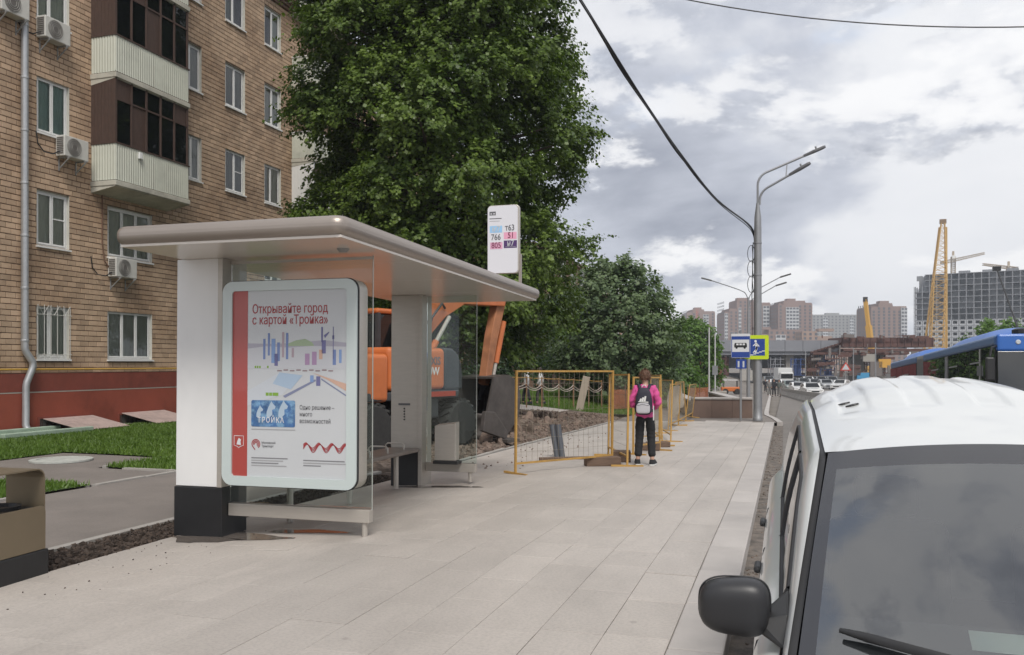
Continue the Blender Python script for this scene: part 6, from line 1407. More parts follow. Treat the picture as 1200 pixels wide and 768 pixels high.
    me.materials.append(top); link('top', me, t)
    V3 = [S((0, 0, .95)), S((0, 0, .86))]; E3 = [(0, 1)]; R3 = [(.145*k, .11*k), (.14*k, .11*k)]
    for s in (-1, 1):
        hp, kn, an, to = legs[s]; o = len(V3); V3 += [S(hp), S(kn), S(tuple(Vector(kn).lerp(Vector(an), .88)))]; E3 += [(1, o), (o, o+1), (o+1, o+2)]; R3 += [.100*k, .079*k, .070*k]
    me = skin_mesh('trousers', V3, E3, R3, detail+(1 if detail > 1 else 0))
    if detail > 1:
        for v in me.vertices: v.co += v.normal*(.002*math.sin(40*v.co.z+12*v.co.y)+.002*math.sin(85*v.co.z+25*v.co.x))
    me.materials.append(trous); link('trousers', me, t)
    for s in (-1, 1):
        hp, kn, an, to = legs[s]; a, c = Vector(an)*k, Vector(to)*k; f = (c-a); f.z = 0; f.normalize(); lift = an[2]-.085
        Mf = Matrix.Translation((a.x, a.y, lift*k)) @ Matrix.Rotation(math.atan2(f.y, f.x), 4, 'Z')
        pts = [(-.075, -.032), (-.06, -.045), (.05, -.046), (.15, -.052), (.20, -.035), (.215, 0), (.20, .035), (.15, .052), (.05, .046), (-.06, .045), (-.075, .032)]
        b = MB(); b.prism([(x*k, y*k) for x, y in pts], .028*k, Mf @ at(0, 0, .001)); so = b.build('sole', shoe[1], t, bevel=.006)
        b = MB(); n_ = len(pts); vs = [Mf @ Vector((x*k, y*k, .0285*k)) for x, y in pts]+[Mf @ Vector((x*k*.93, y*k*.9, (.055 if x > .1 else .075)*k)) for x, y in pts]+[Mf @ Vector(((x*.45-.02)*k, y*.8*k, .105*k)) for x, y in pts]
        b.add(vs, [(i, (i+1) % n_, n_+(i+1) % n_, n_+i) for i in range(n_)]+[(n_+i, n_+(i+1) % n_, 2*n_+(i+1) % n_, 2*n_+i) for i in range(n_)]+[tuple(range(2*n_, 3*n_))]); b.build('shoe', shoe[0], t, smooth=60)
    # face and ears, then hair
    hc = Vector((0, .025, 1.58))*k
    b = MB()
    b.lathe([(.0, .0), (.011, .01), (.009, .03), (.004, .045)], 8, Matrix.Translation(hc+Vector((0, .088*k, -.045*k))) @ Matrix.Rotation(R(8), 4, 'X')); b.build('nose', skin, t, smooth=60)
    for s in (-1, 1):
        b = MB(); b.lathe([(0, -.006), (.014, -.003), (.019, .004), (.012, .008), (0, .006)], 10, Matrix.Translation(hc+Vector((s*.079*k, -.005, -.02*k))) @ Matrix.Rotation(R(90*s), 4, 'Y') @ Matrix.Diagonal((1.5, 1, 1, 1)), caps=False); b.build('ear', skin, t, smooth=60)
        b = MB(); b.lathe([(0, 0), (.009, .002), (0, .004)], 8, Matrix.Translation(hc+Vector((s*.031*k, .086*k, -.0))) @ Matrix.Rotation(R(-90), 4, 'X'), caps=False); b.build('eye', A['black'], t)
    b = MB(); b.span(tuple(hc+Vector((-.022, .080, -.070))), tuple(hc+Vector((.022, .091, -.062)))); b.build('mouth', flat('lip', (.35, .12, .1)), t, bevel=.003)
    bm = bmesh.new(); bmesh.ops.create_icosphere(bm, subdivisions=4, radius=1)
    for v in list(bm.verts):
        if (v.co.y > .45 and v.co.z < .35) or v.co.z < -.78-hairlen: bm.verts.remove(v)
    for v in bm.verts:
        p = v.co.copy(); r_ = 1+.05*math.sin(11*p.x+5*p.z)+.05*math.sin(9*p.y-7*p.z)+random.uniform(-.03, .05)*(1 if p.z > -.2 else 1.5)
        v.co = Vector((p.x*.093*r_, p.y*.105*r_-.008, p.z*.108*r_-(hairlen*.1 if p.z < -.3 else 0)))*k+hc
    me = bpy.data.meshes.new('hair'); bm.to_mesh(me); bm.free(); me.materials.append(hair); me.polygons.foreach_set('use_smooth', [True]*len(me.polygons)); link('hair', me, t)
    if detail > 1:
        V_ = []                                                    # loose strands over the cap
        for _ in range(900):
            a = random.uniform(0, 2*math.pi); e = random.uniform(-.7, 1.5); d = Vector((math.cos(a)*math.cos(e), math.sin(a)*math.cos(e), math.sin(e)))
            if d.y > .45 and d.z < .35: continue
            p = Vector((d.x*.094, d.y*.106-.008, d.z*.109))*k+hc; g = (Vector((random.uniform(-1, 1), random.uniform(-1, .4), random.uniform(-1, .5)))+d*.7).normalized(); s2 = d.cross(g).normalized()*.0035; l_ = random.uniform(.02, .05)
            V_.append([p-s2, p+s2, p+g*l_])
        tag(tri_obj('hair_strands', np.array([[list(v) for v in tr] for tr in V_]), hair, t), kind='stuff')
    return t
sk1 = mat('skin', (0.50, 0.30, 0.22), 0.5); blk = mat('black_cloth', (0.014, 0.014, 0.016), 0.85, var=.25, vscale=12, bump=.3, bscale=40); wsole = mat('white_sole', (0.62, 0.62, 0.60), .6)
pink = mat('pink_knit', (0.56, 0.075, 0.25), 0.85, var=.10, vscale=6, bump=.35, bscale=25); hairr = mat('brown_hair', (0.135, 0.07, 0.042), .55, var=.4, vscale=30, stretch=(1, 1, .2))
PP = gnd(756, 545.5)
PK = person('person in pink sweater and black trousers standing with back turned', PP, R(4), pink, blk, (blk, wsole), hairr, sk1, 1.66, 0.06, .9, 2, 1.0, knee=.03)
# backpack: a thing of its own, worn
BP = thing('backpack', 'navy backpack with pale grey pocket worn over the pink sweater', 'backpack', PP+Vector((-.005, 0, 0)), R(4))
def backpack():
    nv = mat('navy_nylon', (0.017, 0.017, 0.030), .65, var=.2, vscale=9, bump=.25, bscale=30); gr = mat('grey_nylon', (0.46, 0.45, 0.47), .6, var=.08, vscale=8)
    def pod(c, d, m, name, par, pw=.42, taper=0.0):
        bm = bmesh.new(); bmesh.ops.create_icosphere(bm, subdivisions=4, radius=1)
        for v in bm.verts:
            q = [math.copysign(abs(x)**pw, x) for x in v.co]; f = 1-taper*max(0, q[2]); v.co = Vector((q[0]*d[0]*f, q[1]*d[1]*f, q[2]*d[2]))+Vector(c)
        me = bpy.data.meshes.new(name); bm.to_mesh(me); bm.free(); me.materials.append(m); me.polygons.foreach_set('use_smooth', [True]*len(me.polygons)); return link(name, me, par)
    pod((0, -.205, 1.13), (.145, .085, .235), nv, 'main_bag', BP, .5, .28); pk = pod((-.005, -.29, 1.01), (.118, .035, .088), gr, 'front_pocket', BP, .45, .05)
    b = MB(); b.tube([(-.11+.22*i/10, -.325, 1.075-.006*math.sin(i)) for i in range(11)], .004, 5); b.build('zip', A['black'], pk)
    for s in (-1, 1):
        b = MB(); P_ = smooth_path([Vector(q) for q in ((s*.07, -.13, 1.34), (s*.10, -.06, 1.425), (s*.115, .06, 1.40), (s*.125, .13, 1.28), (s*.14, .10, 1.10), (s*.15, -.06, .98), (s*.12, -.15, .94))], 5)
        vs = []
        for p in P_: vs += [p+Vector((-.025, 0, 0)), p+Vector((.025, 0, 0))]
        b.add(vs, [(2*i, 2*i+1, 2*i+3, 2*i+2) for i in range(len(P_)-1)]); o = b.build('shoulder_strap', nv, BP, smooth=180, fix=False); mo = o.modifiers.new('s', 'SOLIDIFY'); mo.thickness = .012
    b = MB(); b.tube([Vector((.03*math.cos(a)*1.2, -.15, 1.37+.035*math.sin(a))) for a in np.linspace(0, math.pi, 9)], .008, 6); b.build('grab_loop', wsole, BP)
    b = MB(); b.span((.155, -.17, .80), (.172, -.155, 1.05)); b.build('hanging_strap', wsole, BP)
    for i, (h, x) in enumerate(((.045, -.055), (.066, -.018), (.088, .02))):       # three slanting bars
        b = MB(); b.add([(x-.016, -.297, 1.135), (x+.016, -.297, 1.132), (x+.012+.02, -.293, 1.135+h*.95), (x-.012+.015, -.293, 1.135+h)], [(0, 1, 2, 3)]); b.build('emblem_bar', wsole, BP, fix=False)
    b = MB(); b.add([(-.085, -.301, 1.118), (.085, -.301, 1.108), (.085, -.299, 1.126), (-.085, -.299, 1.130)], [(0, 1, 2, 3)]); b.build('emblem_line', wsole, BP, fix=False)
backpack()
grey = flat('cloth_grey', (.16, .155, .15), .9); drk = flat('cloth_dark', (.025, .025, .03), .9); wht = flat('cloth_white', (.6, .6, .6), .9); oli = flat('cloth_olive', (.10, .11, .10), .9); dh_ = flat('hair_dark', (.03, .02, .015), .6)
person('person in black walking along the far kerb behind the lamp post', gnd(897, 460, -.1), R(190), drk, drk, (drk, drk), dh_, sk1, 1.72, .5, 0, 1, 1.05, 'people walking far down the road')
person('person in grey jacket walking in the road with others', gnd(901.5, 465, -.1), R(185), grey, grey, (drk, drk), dh_, sk1, 1.70, .5, .2, 1, 1.1, 'people walking far down the road')
person('person in black coat walking in the middle of the group', gnd(907, 465, -.1), R(180), drk, drk, (drk, drk), dh_, sk1, 1.76, .4, .2, 1, 1.1, 'people walking far down the road')
person('person in olive grey clothes nearest the concrete barrier', gnd(913, 464.5, -.1), R(175), oli, grey, (drk, drk), dh_, sk1, 1.70, -.4, .2, 1, 1.1, 'people walking far down the road')
person('person in white shirt and black trousers walking on the yard walk', gnd(617, 474.5), R(100), wht, drk, (drk, drk), dh_, sk1, 1.74, .5, .3, 1, 1.0, 'people on the yard walk')
person('person in white shirt following along the yard walk', gnd(633, 474.5), R(100), wht, drk, (drk, drk), dh_, sk1, 1.72, -.4, .2, 1, 1.0, 'people on the yard walk')
person('worker in yellow vest beyond the granite parapet', gnd(828, 466), R(60), flat('vest_yellow', (.62, .58, .03), .8), drk, (drk, drk), dh_, sk1, 1.7, .1, .8, 1, 1.1)
# =================================================================== FAR BRICK HOUSE BEHIND THE TREES
FB = thing('far_brick_house', 'lower brick house partly hidden behind the grey-green tree', 'building', (-18.2, 62, GZ-.3))
def far_house():
    L, Hh = 62, 10.9; bk = mat('far_brick', (0.30, 0.19, 0.13), .85, var=.15, vscale=1.5, coords='World', island=.05)
    b = MB(); b.span((-12, 0, 0), (0, L, Hh)); b.build('wall', bk, FB); b = MB(); b.span((-12.2, -.3, Hh+.002), (.35, L+.3, Hh+.35)); b.build('roof_edge', A['cornice'], FB)
    for i in range(17):
        for k in range(4):
            y = 1.6+i*3.6; z = 1.4+k*2.7; b = MB(); b.span((.002, y-.1, z-.1), (.05, y+1.5, z+1.55)); w = b.build('window', A['white'], FB)
            b = MB(); b.span((.051, y, z), (.06, y+.67, z+1.45)); b.build('pane', A['wglass'], w); b = MB(); b.span((.051, y+.73, z), (.061, y+1.4, z+1.45)); b.build('pane', A['wglass'], w)
    for k in range(4): b = MB(); b.span((.06, L-4.5, 1.0+k*2.7), (1.1, L-.5, 2.1+k*2.7)); b.build('balcony', A['white'], FB, bevel=.03)
far_house()
# =================================================================== DISTANT TOWERS
def tower(label, px0, px1, ytop, d, cwall, loggias, floors, group='distant towers', nm='tower_block', ybase=None, step=None, dep=24, side=None):
    a, c = pt(px0, 427, d), pt(px1, 427, d); w = (c-a).length; zt = CH+(HOR-ytop)/FPX*d; zb_ = -2.2
    t = thing(nm, label, 'tower block', (a.x, a.y, zb_), math.atan2(c.y-a.y, c.x-a.x), group); H = zt-zb_; m = mat('tower_wall', cwall, .85, var=.08, vscale=.12, island=0); wm = A['towwin']
    st = step or [(0, 1, 0)]
    for f0, f1, dz in st:
        b = MB(); b.span((w*f0+.01, 0, 0), (w*f1-.01, dep, H-dz)); b.build('wall', m, t)
        b = MB(); b.span((w*f0+.3, .3, H-dz), (w*f1-.3, dep-.3, H-dz+.9)); b.build('parapet', m, t)
    fh = H/floors; nx = max(3, int(w/3.3)); wb = MB()
    lg = [(w*l0, w*l1, H*z0, H*z1) for l0, l1, z0, z1 in loggias]
    for k in range(1, floors):
        for i in range(nx):
            x = w*(i+.5)/nx; z = k*fh+.9
            hh = H-[dz for f0, f1, dz in st if f0*w-.01 <= x <= f1*w+.01][0]
            if z+1.6 > hh or any(l0-.6 < x < l1+.6 and z0-1 < z < z1 for l0, l1, z0, z1 in lg): continue
            wb.span((x-.75, -.06, z), (x+.75, .05, z+1.5))
    for k in range(1, floors):
        for i in range(int(dep/3.6)): 
            y = 1.8+i*3.6; wb.span((-.05, y, k*fh+.9), (.06, y+1.4, k*fh+2.4)) if True else None
    tag(wb.build('windows', wm, t, fix=False), kind='stuff')
    for l0, l1, z0, z1 in lg:
        b = MB(); b.span((l0, -.9, z0), (l1, -.005, z1)); s = b.build('glazed_loggia', A['towwhite'], t); g = MB(); n_ = max(2, int((l1-l0)/2.2)); kk = max(2, int((z1-z0)/fh))
        for q in range(kk):
            for i in range(n_): g.span((l0+(l1-l0)*(i+.12)/n_, -.96, z0+(z1-z0)*(q+.35)/kk), (l0+(l1-l0)*(i+.88)/n_, -.89, z0+(z1-z0)*(q+.9)/kk))
        tag(g.build('loggia_glazing', wm, s, fix=False), kind='stuff')
    b = MB(); b.span((w*.3, 3, H-(st[0][2] if len(st) == 1 else 0)+.9), (w*.55, 9, H+2.6)); b.build('roof_plant', m, t)
    return t
A['towwin'] = mat('tower_window', (.10, .105, .115), .3); A['towwhite'] = mat('tower_loggia', (.50, .51, .52), .6, var=.04, vscale=.3)
BR = (0.27, 0.19, 0.165); BR2 = (.255, .175, .15)
tower('brick tower farthest from the cranes, with a red hoist mast', 805, 838, 364, 690, BR, [(.57, .77, .42, .93)], 20, step=[(0, .2, 2.5), (.2, .62, 0), (.62, 1, 1.5)])
tower('stepped twin brick tower right behind the near lamp post', 849, 903, 353, 640, BR2, [(0.0, .07, .1, .82), (.30, .36, .4, .9), (.83, .97, .5, .93)], 20, step=[(0, .1, 9), (.1, .27, 6.5), (.27, .78, 0), (.78, 1, 2)])
tower('brick tower with wide white loggia stack beside the grey slab', 912, 952, 354, 620, BR2, [(.22, .60, .42, .92)], 20, step=[(0, .15, 2.2), (.15, .8, 0), (.8, 1, 1.5)])
tower('long grey white apartment slab between the brick towers', 952, 1012, 370, 780, (.30, .30, .295), [(.2, .3, .1, .96), (.72, .8, .1, .96)], 18, nm='apartment_slab')
tower('brick tower with glass corner near the lattice crane', 1021, 1063, 357, 560, (.255, .18, .155), [(.82, .99, .35, .95)], 20, step=[(0, .2, 2.2), (.2, .6, 0), (.6, 1, 2.0)])
tower('low peach brick block in front of the grey slab', 940, 1012, 390, 520, (.32, .22, .17), [], 9, nm='low_block', dep=14, step=[(0, .25, 0), (.25, .5, 3), (.5, 1, 4.5)])
tower('low brick block in front of the stepped towers', 862, 940, 388, 540, (.25, .175, .15), [(.6, .75, .1, .9)], 9, nm='low_block', dep=14, step=[(0, .5, 3), (.5, 1, 0)])
tower('far pale block between the first and second brick towers', 838, 850, 396, 800, (.40, .40, .42), [], 8, nm='low_block', dep=20)
# red hoist on the first tower
p = pt(816, 400, 680); b = MB()
for z in np.arange(0, 46, 2.0): b.bar((0, 0, z), (1.4, 0, z+2), .22); b.bar((1.4, 0, z), (0, 0, z+2), .22)
for x in (0, 1.4): b.bar((x, 0, 0), (x, 0, 48), .35)
o = b.build('hoist_mast', flat('hoist_red', (.45, .12, .07))); o.location = (p.x, p.y, -2); tag(o, 'red hoist mast climbing the first brick tower', 'hoist')
# unfinished concrete block
UB = pt(1072, 427, 430); ub2 = pt(1225, 427, 400); UBr = math.atan2(ub2.y-UB.y, ub2.x-UB.x)
U = thing('unfinished_block', 'huge unfinished concrete frame block with open upper floors', 'building', (UB.x, UB.y, -2.2), UBr)
def unfinished():
    w = (ub2-UB).length; zt = CH+(HOR-323)/FPX*430+2.2; n_ = 17; fh = zt/n_; dep = 22; cm = mat('raw_concrete', (.21, .215, .225), .9, var=.15, vscale=.2); pm = mat('block_panel', (.40, .41, .42), .85, var=.06, vscale=.3)
    for k in range(n_+1):
        x0 = 4.5 if k >= n_-2 else 0
        b = MB(); b.span((x0, 0, k*fh-.15), (w, dep, k*fh+.15)); b.build('floor_slab', cm, U)
    nc = int(w/3.1); cb_ = MB()
    for i in range(nc+1):
        x = .2+(w-.4)*i/nc
        for y in (.25, 7, 14, dep-.25):
            cb_.span((x-.22, y-.22, 0), (x+.22, y+.22, zt-.16 if x > 4.5 else zt-2*fh))
    tag(cb_.build('columns', cm, U, fix=False), kind='stuff')
    for x in np.linspace(.15, .9, 5): b = MB(); b.span((w*x, 9, 0), (w*x+5, 13, zt+(2 if x > .3 else 0))); b.build('core_wall', cm, U)
    inf = MB(); ins = MB()
    for k in range(n_):
        for i in range(nc):
            x0 = .2+(w-.4)*i/nc+.22; x1 = .2+(w-.4)*(i+1)/nc-.22; z0 = k*fh+.15; z1 = (k+1)*fh-.15
            if k < 9:
                inf.span((x0, .05, z0), (x1, .3, z0+.75)); inf.span((x0, .05, z1-.35), (x1, .3, z1)); inf.span((x0, .05, z0+.75), (x0+.45, .3, z1-.35)); inf.span((x1-.45, .05, z0+.75), (x1, .3, z1-.35))
            elif random.random() < .5: ins.span((x0, 3.6, z0), (x1, 3.8, z1))
    tag(ins.build('inner_walls', cm, U, fix=False), kind='stuff'); tag(inf.build('facade_panels', pm, U, fix=False), kind='stuff')
    b = MB(); b.span((1, 8, .2), (w-1, 8.4, zt-.2)); b.build('spine_wall', cm, U)
    b = MB(); 
    for z in np.arange(0, zt-2*fh, 2): b.bar((-.4, -.4, z), (-.4, dep, z), .12)
    for y in np.arange(-.4, dep, 2.5): b.bar((-.4, y, 0), (-.4, y, zt-2*fh), .12)
    tag(b.build('scaffold', A['galv'], U), kind='stuff')
unfinished()
# cranes
def lattice(b, p0, p1, w0, w1, n, r=.12):
    p0, p1 = Vector(p0), Vector(p1); ax = (p1-p0).normalized(); s = ax.cross(Vector((0, 1, 0))).normalized(); u = ax.cross(s); rings = []
    for i in range(n+1):
        t = i/n; c = p0.lerp(p1, t); h = (w0+(w1-w0)*t)/2; rings.append([c+s*h+u*h, c-s*h+u*h, c-s*h-u*h, c+s*h-u*h])
    for j in range(4): b.bar(rings[0][j], rings[-1][j], r*1.5)
    for i in range(n):
        for j in range(4): b.bar(rings[i][j], rings[i+1][(j+1) % 4], r*.7); b.bar(rings[i][j], rings[i][(j+1) % 4], r*.7)
cy_ = mat('crane_yellow', (.50, .31, .10), .6, var=.1)
base = pt(1097, 430, 230); 
K = thing('lattice_boom_crane', 'tall yellow lattice boom crane before the unfinished block', 'crane', (base.x, base.y, -1.9))
tp_ = pt(1105, 262, 232)-Vector((base.x, base.y, -1.9)); md = pt(1101, 330, 231)-Vector((base.x, base.y, -1.9))
b = MB(); lattice(b, (0, 0, 2.5), tuple(md), 3.4, 3.2, 12, .16); b.build('lower_boom', cy_, K); b = MB(); lattice(b, tuple(md), tuple(tp_), 3.2, .9, 12, .13); b.build('upper_boom', cy_, K)
for s in (-1, 1): b = MB(); b.bar(Vector((s*3.0, 3, 3)), tp_+Vector((s*.8, .3, -1)), .5, .5); b.build('back_mast', cy_, K)
b = MB(); b.box(tp_+Vector((0, 0, .5)), (1.6, 1, 1.2)); b.build('boom_head', mat('crane_head', (.2, .13, .07)), K); b = MB(); b.span((-3, -2, .2), (3, 5, 3)); b.build('crane_house', cy_, K, bevel=.2)
base = pt(1024, 432, 260); K2 = thing('telescopic_crane', 'yellow telescopic crane boom leaning over the bridge girders', 'crane', (base.x, base.y, -1.9)); tp_ = pt(1014, 351, 262)-Vector((base.x, base.y, -1.9)); m_ = mat('crane_amber', (.55, .30, .04), .5)
b = MB(); b.bar((0, 0, 2), tp_*.62+Vector((0, 0, .8)), 1.5); b.build('outer_boom', m_, K2); b = MB(); b.bar(tp_*.6+Vector((0, 0, .8)), tp_, 1.0); b.build('inner_boom', m_, K2); b = MB(); b.box(tp_, (1.3, 1.2, 1.4)); b.build('boom_head', A['black'], K2); b = MB(); b.tube([tp_+Vector((.4, 0, 0)), tp_+Vector((.4, 0, -12))], .06, 4); hk = b.build('hoist_rope', A['black'], K2); b = MB(); b.box(tp_+Vector((.4, 0, -12.5)), (.7, .7, 1.6)); b.build('hook_block', A['black'], hk)
b = MB(); b.span((-2, -3, .8), (2, 4, 3)); b.build('crane_carrier', m_, K2, bevel=.2)
def tower_crane(px, ytop, ybase, d, x0, y0, x1, y1, lab):
    p = pt(px, ybase, d); t = thing('tower_crane', lab, 'crane', p, 0, 'tower cranes on the unfinished block'); top = pt(px, ytop, d)-p; m = flat('crane_pale', (.36, .28, .19))
    b = MB(); lattice(b, (0, 0, 0), top, 2.0, 2.0, 10, .22); b.build('mast', m, t); a, c = pt(x0, y0, d)-p, pt(x1, y1, d-8)-p
    b = MB(); lattice(b, a, c, 1.6, .9, 16, .2); b.build('jib', m, t); b = MB(); b.box(a, (2.5, 2, 2)); b.build('counterweight', A['concrete'], t); b = MB(); b.bar(top, top+Vector((0, 0, 3)), 1); b.build('apex', m, t)
    b = MB(); b.box(top-Vector((0, 1.4, .5)), (1.6, 1.6, 2)); b.build('cab', A['white'], t)
tower_crane(1117, 301, 324, 470, 1105, 308, 1154, 297, 'tower crane with rising jib beside the lattice boom crane'); tower_crane(1182, 313, 322, 470, 1190, 315, 1152, 310, 'tower crane at the far end of the unfinished block')
p = pt(1168, 315, 60); q = pt(1200, 405, 55); b = MB(); b.tube([p, q, q+(q-p)*.6], .06, 6); b.box(p, (.5, .3, .3)); tag(b.build('leaning_pole', A['black']), 'thin dark leaning pole with a small head behind the bus', 'pole')

# =================================================================== OVERPASS UNDER CONSTRUCTION
OV = thing('overpass', 'grey steel overpass span with brown girders under construction across the road', 'bridge', (*pt(911, 430, 175).xy, -1.9), YAW)
def overpass():
    d = 175; k = d/FPX; gx = lambda px: (px-911)*k; gz = lambda py: CH+(HOR-py)*k+1.9
    gm = mat('span_grey', (.20, .205, .225), .6, var=.06, vscale=.2); rb = mat('girder_brown', (.095, .042, .032), .75, var=.2, vscale=.4); bs_ = mat('scaffold_blue', (.035, .07, .20), .7); cn = A['concrete']; dk = mat('underside', (.07, .07, .075), .9)
    n_ = 7
    for i in range(n_):
        x0, x1 = gx(836)+(gx(983)-gx(836))*i/n_, gx(836)+(gx(983)-gx(836))*(i+1)/n_; b = MB(); b.span((x0+.04, 0, gz(412)), (x1-.04, 11, gz(399))); b.build('span_segment', gm, OV); b = MB(); b.span((x0+.02, .4, gz(416)), (x1-.02, 10, gz(412)-.01)); b.build('bottom_flange', gm, OV)
    b = MB(); b.span((gx(836), 12, gz(432)), (gx(975), 13, gz(414))); b.build('back_screen', mat('haze_screen', (.22, .23, .26), .9), OV)
    for px0, px1, y0, y1 in ((983, 1090, 396, 407), (985, 1085, 409, 412), (950, 1060, 413, 416), (990, 1075, 401, 402.5)): b = MB(); b.span((gx(px0), -1.5, gz(y1)), (gx(px1), 6, gz(y0))); b.build('girder', rb, OV)
    for i in range(14): x = gx(984+i*8); b = MB(); b.span((x, -1.75, gz(407)), (x+.15, -1.505, gz(396))); b.build('stiffener', rb, OV)
    # piers and falsework
    for px, w, y0, m in ((888, 7, 414, cn), (925, 9, 414, cn), (1005, 14, 412, cn), (1035, 8, 412, cn), (963, 8, 414, cn)): b = MB(); b.span((gx(px), 2, 0), (gx(px+w), 5, gz(y0))); b.build('pier', m, OV)
    def fw(px0, px1, y0, y1, m, nm, y=0.6):
        b = MB(); xs = np.arange(gx(px0), gx(px1), 1.0)
        for x in xs: b.bar((x, y, gz(y1)), (x, y, gz(y0)), .16); b.bar((x, y+1.6, gz(y1)), (x, y+1.6, gz(y0)), .14)
        for z in np.arange(gz(y1), gz(y0), 1.1): b.bar((gx(px0), y, z), (gx(px1), y, z), .13)
        for x in xs[:-1:2]: b.bar((x, y, gz(y1)), (x+1, y, gz(y0)), .1)
        tag(b.build(nm, m, OV), kind='stuff')
    fw(840, 852, 412, 446, rb, 'falsework'); fw(846, 856, 420, 446, rb, 'falsework', 1.2); fw(904, 920, 419, 440, gm, 'falsework'); fw(928, 945, 420, 440, bs_, 'falsework'); fw(945, 962, 412, 440, rb, 'falsework'); fw(962, 982, 414, 440, bs_, 'falsework'); fw(985, 1000, 412, 440, cn, 'falsework'); fw(1015, 1040, 416, 440, rb, 'falsework')
    for px, w, m in ((929, 14, bs_), (964, 16, bs_), (848, 10, rb), (950, 8, mat('site_timber', (.30, .20, .10), .8))): b = MB(); b.span((gx(px), 2.6, 1.2), (gx(px+w), 3, gz(421 if m is bs_ else 418))); b.build('form_panel', m, OV)
    for px, y0, y1, c_ in ((1030, 421, 431, (.55, .30, .05)), (1012, 415, 424, (.3, .28, .25)), (1005, 437, 444, (.05, .25, .45)), (870, 434, 446, (.35, .33, .3)), (995, 428, 440, (.09, .055, .045)), (1020, 424, 441, (.15, .13, .12))): b = MB(); b.span((gx(px-6), -2.4, max(0, gz(y1))), (gx(px+8), -1.9, gz(y0))); b.build('site_panel', flat('panel_%d' % px, c_, .8), OV)
    for i in range(9): x = gx(948+i*4); b = MB(); b.bar((x, -1, gz(413-i*1.2)), (x+5, .5, gz(411-i*1.6)), .3); b.build('loose_beam', rb, OV)
    b = MB(); b.span((gx(830), 14, 0), (gx(1100), 15, 1.6)); b.build('site_hoarding', mat('hoarding', (.17, .165, .165), .9), OV)
    cl = MB(); cl2 = MB()                                  # piled steel, props and netting on and under the girders
    for _ in range(90):
        x = random.uniform(gx(945), gx(1075)); z = random.choice([random.uniform(gz(440), gz(412))]*5+[random.uniform(gz(396), gz(394))]); q = random.choice([cl, cl2]); y = random.uniform(-2.6, -1.9)
        q.box((x, y, z), (random.uniform(.2, 3.2), random.uniform(.1, .4), random.uniform(.12, .7)), (0, random.uniform(-.06, .06) if random.random() < .7 else random.uniform(1.45, 1.7), 0))
    tag(cl.build('loose_steel', rb, OV), kind='stuff'); tag(cl2.build('loose_props', mat('site_grey', (.16, .14, .13), .9), OV), kind='stuff')
overpass()
# machines and clutter beyond the parapet
p = gnd(858, 462.5); mc = thing('site_loader', 'orange compact loader with white cab roof beyond the parapet', 'loader', p, R(10))
om = flat('loader_orange', (.55, .15, .03)); b = MB(); b.span((-1.2, -.5, .35), (.9, .7, .85)); b.build('body', om, mc, bevel=.08); b = MB(); b.span((-1.0, -.4, 1.55), (.6, .6, 1.65)); b.build('cab_roof', flat('lorry_white', (.55, .55, .54)), mc, bevel=.03)
for x, y in ((-.95, -.35), (-.95, .55), (.55, -.35), (.55, .55)): b = MB(); b.bar((x, y, .85), (x, y, 1.56), .07); b.build('cab_post', A['black'], mc)
for x in (-.8, .5):
    for y in (-.6, .75): b = MB(); b.lathe([(.1, -.1), (.33, -.1), (.33, .1), (.1, .1)], 14, at(x, y, .33) @ Matrix.Rotation(R(90), 4, 'X')); b.build('wheel', A['rubber'], mc)
b = MB(); b.add([(.9, -.6, .2), (1.5, -.6, .05), (1.5, .8, .05), (.9, .8, .2), (.95, -.6, .75), (.95, .8, .75)], [(0, 1, 2, 3), (0, 3, 5, 4)]); b.build('bucket', om, mc, fix=False)
p = pt(818, 440, 110); ct = thing('site_container', 'dark red site container under the far trees', 'container', (p.x, p.y, gh(p.x, p.y)), R(6)); b = MB(); b.span((-3, 0, 0), (3, 2.4, 2.6)); b.build('shell', flat('container_red', (.17, .035, .035), .7), ct, bevel=.04)
for i in range(14): b = MB(); b.span((-2.9+i*.42, -.05, .15), (-2.7+i*.42, -.002, 2.45)); b.build('corrugation', flat('container_red', (.17, .035, .035), .7), ct)
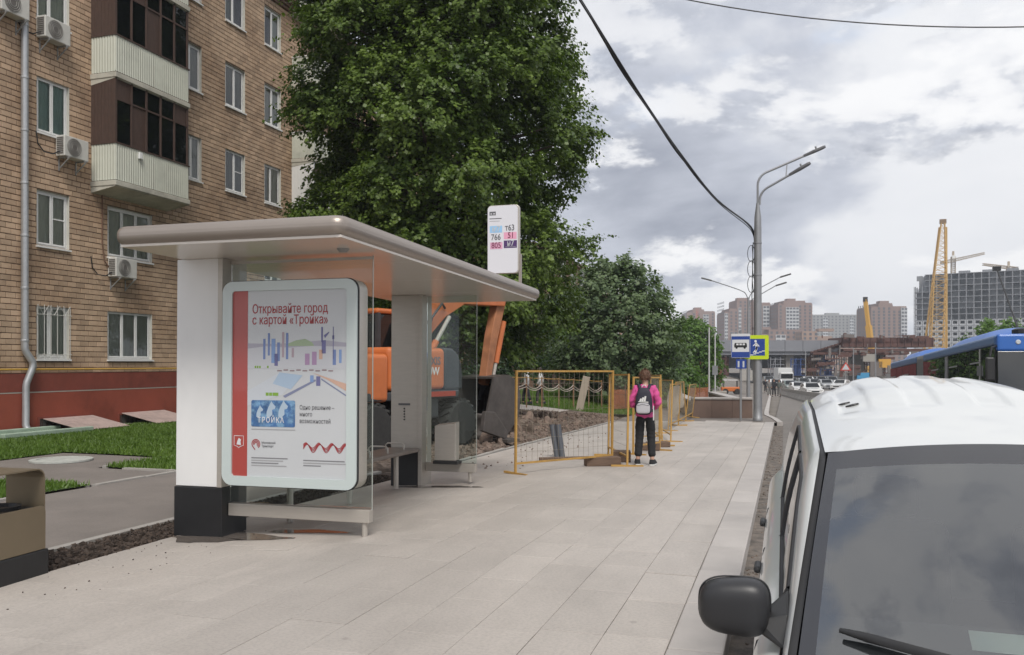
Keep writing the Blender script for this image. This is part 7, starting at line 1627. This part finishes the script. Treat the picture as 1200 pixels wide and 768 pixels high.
p = gnd(846, 466); cs_ = thing('site_cone_row', 'dark pallet of materials beside the orange net', 'pallet', p); b = MB(); b.span((-.6, -.4, 0), (.6, .4, .14)); b.build('pallet', A['timber'], cs_); b = MB(); b.span((-.5, -.35, .141), (.4, .35, .6)); b.build('sacks', flat('sack', (.33, .3, .27)), cs_, bevel=.06); cs_.name = 'loaded_pallet'
p = gnd(962, 452, -.14); tr_ = thing('warning_sign', 'triangular roadworks sign above the far queue', 'sign', (p.x+4, p.y, p.z)); b = MB(); b.bar((0, 0, 0), (0, 0, 3.2), .1); b.build('post', A['galv'], tr_); b = MB(); b.prism([(-.9, 0), (.9, 0), (0, 1.5)], .05, at(0, -.1, 2.6) @ FACE); b.build('red_rim', flat('sign_red', (.5, .05, .03)), tr_); b = MB(); b.prism([(-.6, .15), (.6, .15), (0, 1.15)], .02, at(0, -.155, 2.6) @ FACE); b.build('face', A['poster'], tr_)
for px, d, top, lab in ((1000, 120, 408, 'thin grey pole before the girders, next to the blue site panel'), (1026, 100, 402, 'thin grey pole right before the yellow site panel'), (944, 140, 412, 'thin grey pole between the blue scaffold panels')):
    p = pt(px, 427, d); z = gh(p.x, p.y)-.1; t = thing('site_pole', lab, 'pole', (p.x, p.y, z), 0, 'thin poles before the bridge'); b = MB(); b.lathe([(.09, 0), (.06, pt(px, top, d).z-z)], 8); b.build('shaft', A['galv'], t)

# =================================================================== AIR
b = MB(); b.span((-1000, -160, -3.6), (1300, 2600, 78)); hz = link('haze', b.mesh('haze', [])); hz.data.materials.clear()
hm = bpy.data.materials.new('haze_air'); hm.use_nodes = True; hn, hl = hm.node_tree.nodes, hm.node_tree.links; hn.clear()
ho = N(hn, 'ShaderNodeOutputMaterial'); hv = N(hn, 'ShaderNodeVolumePrincipled'); hv.inputs['Color'].default_value = (0.80, 0.86, 0.95, 1); hv.inputs['Density'].default_value = 0.00042; hl.new(hv.outputs[0], ho.inputs['Volume']); hz.data.materials.append(hm); tag(hz, 'faint summer haze over the whole street', kind='stuff')
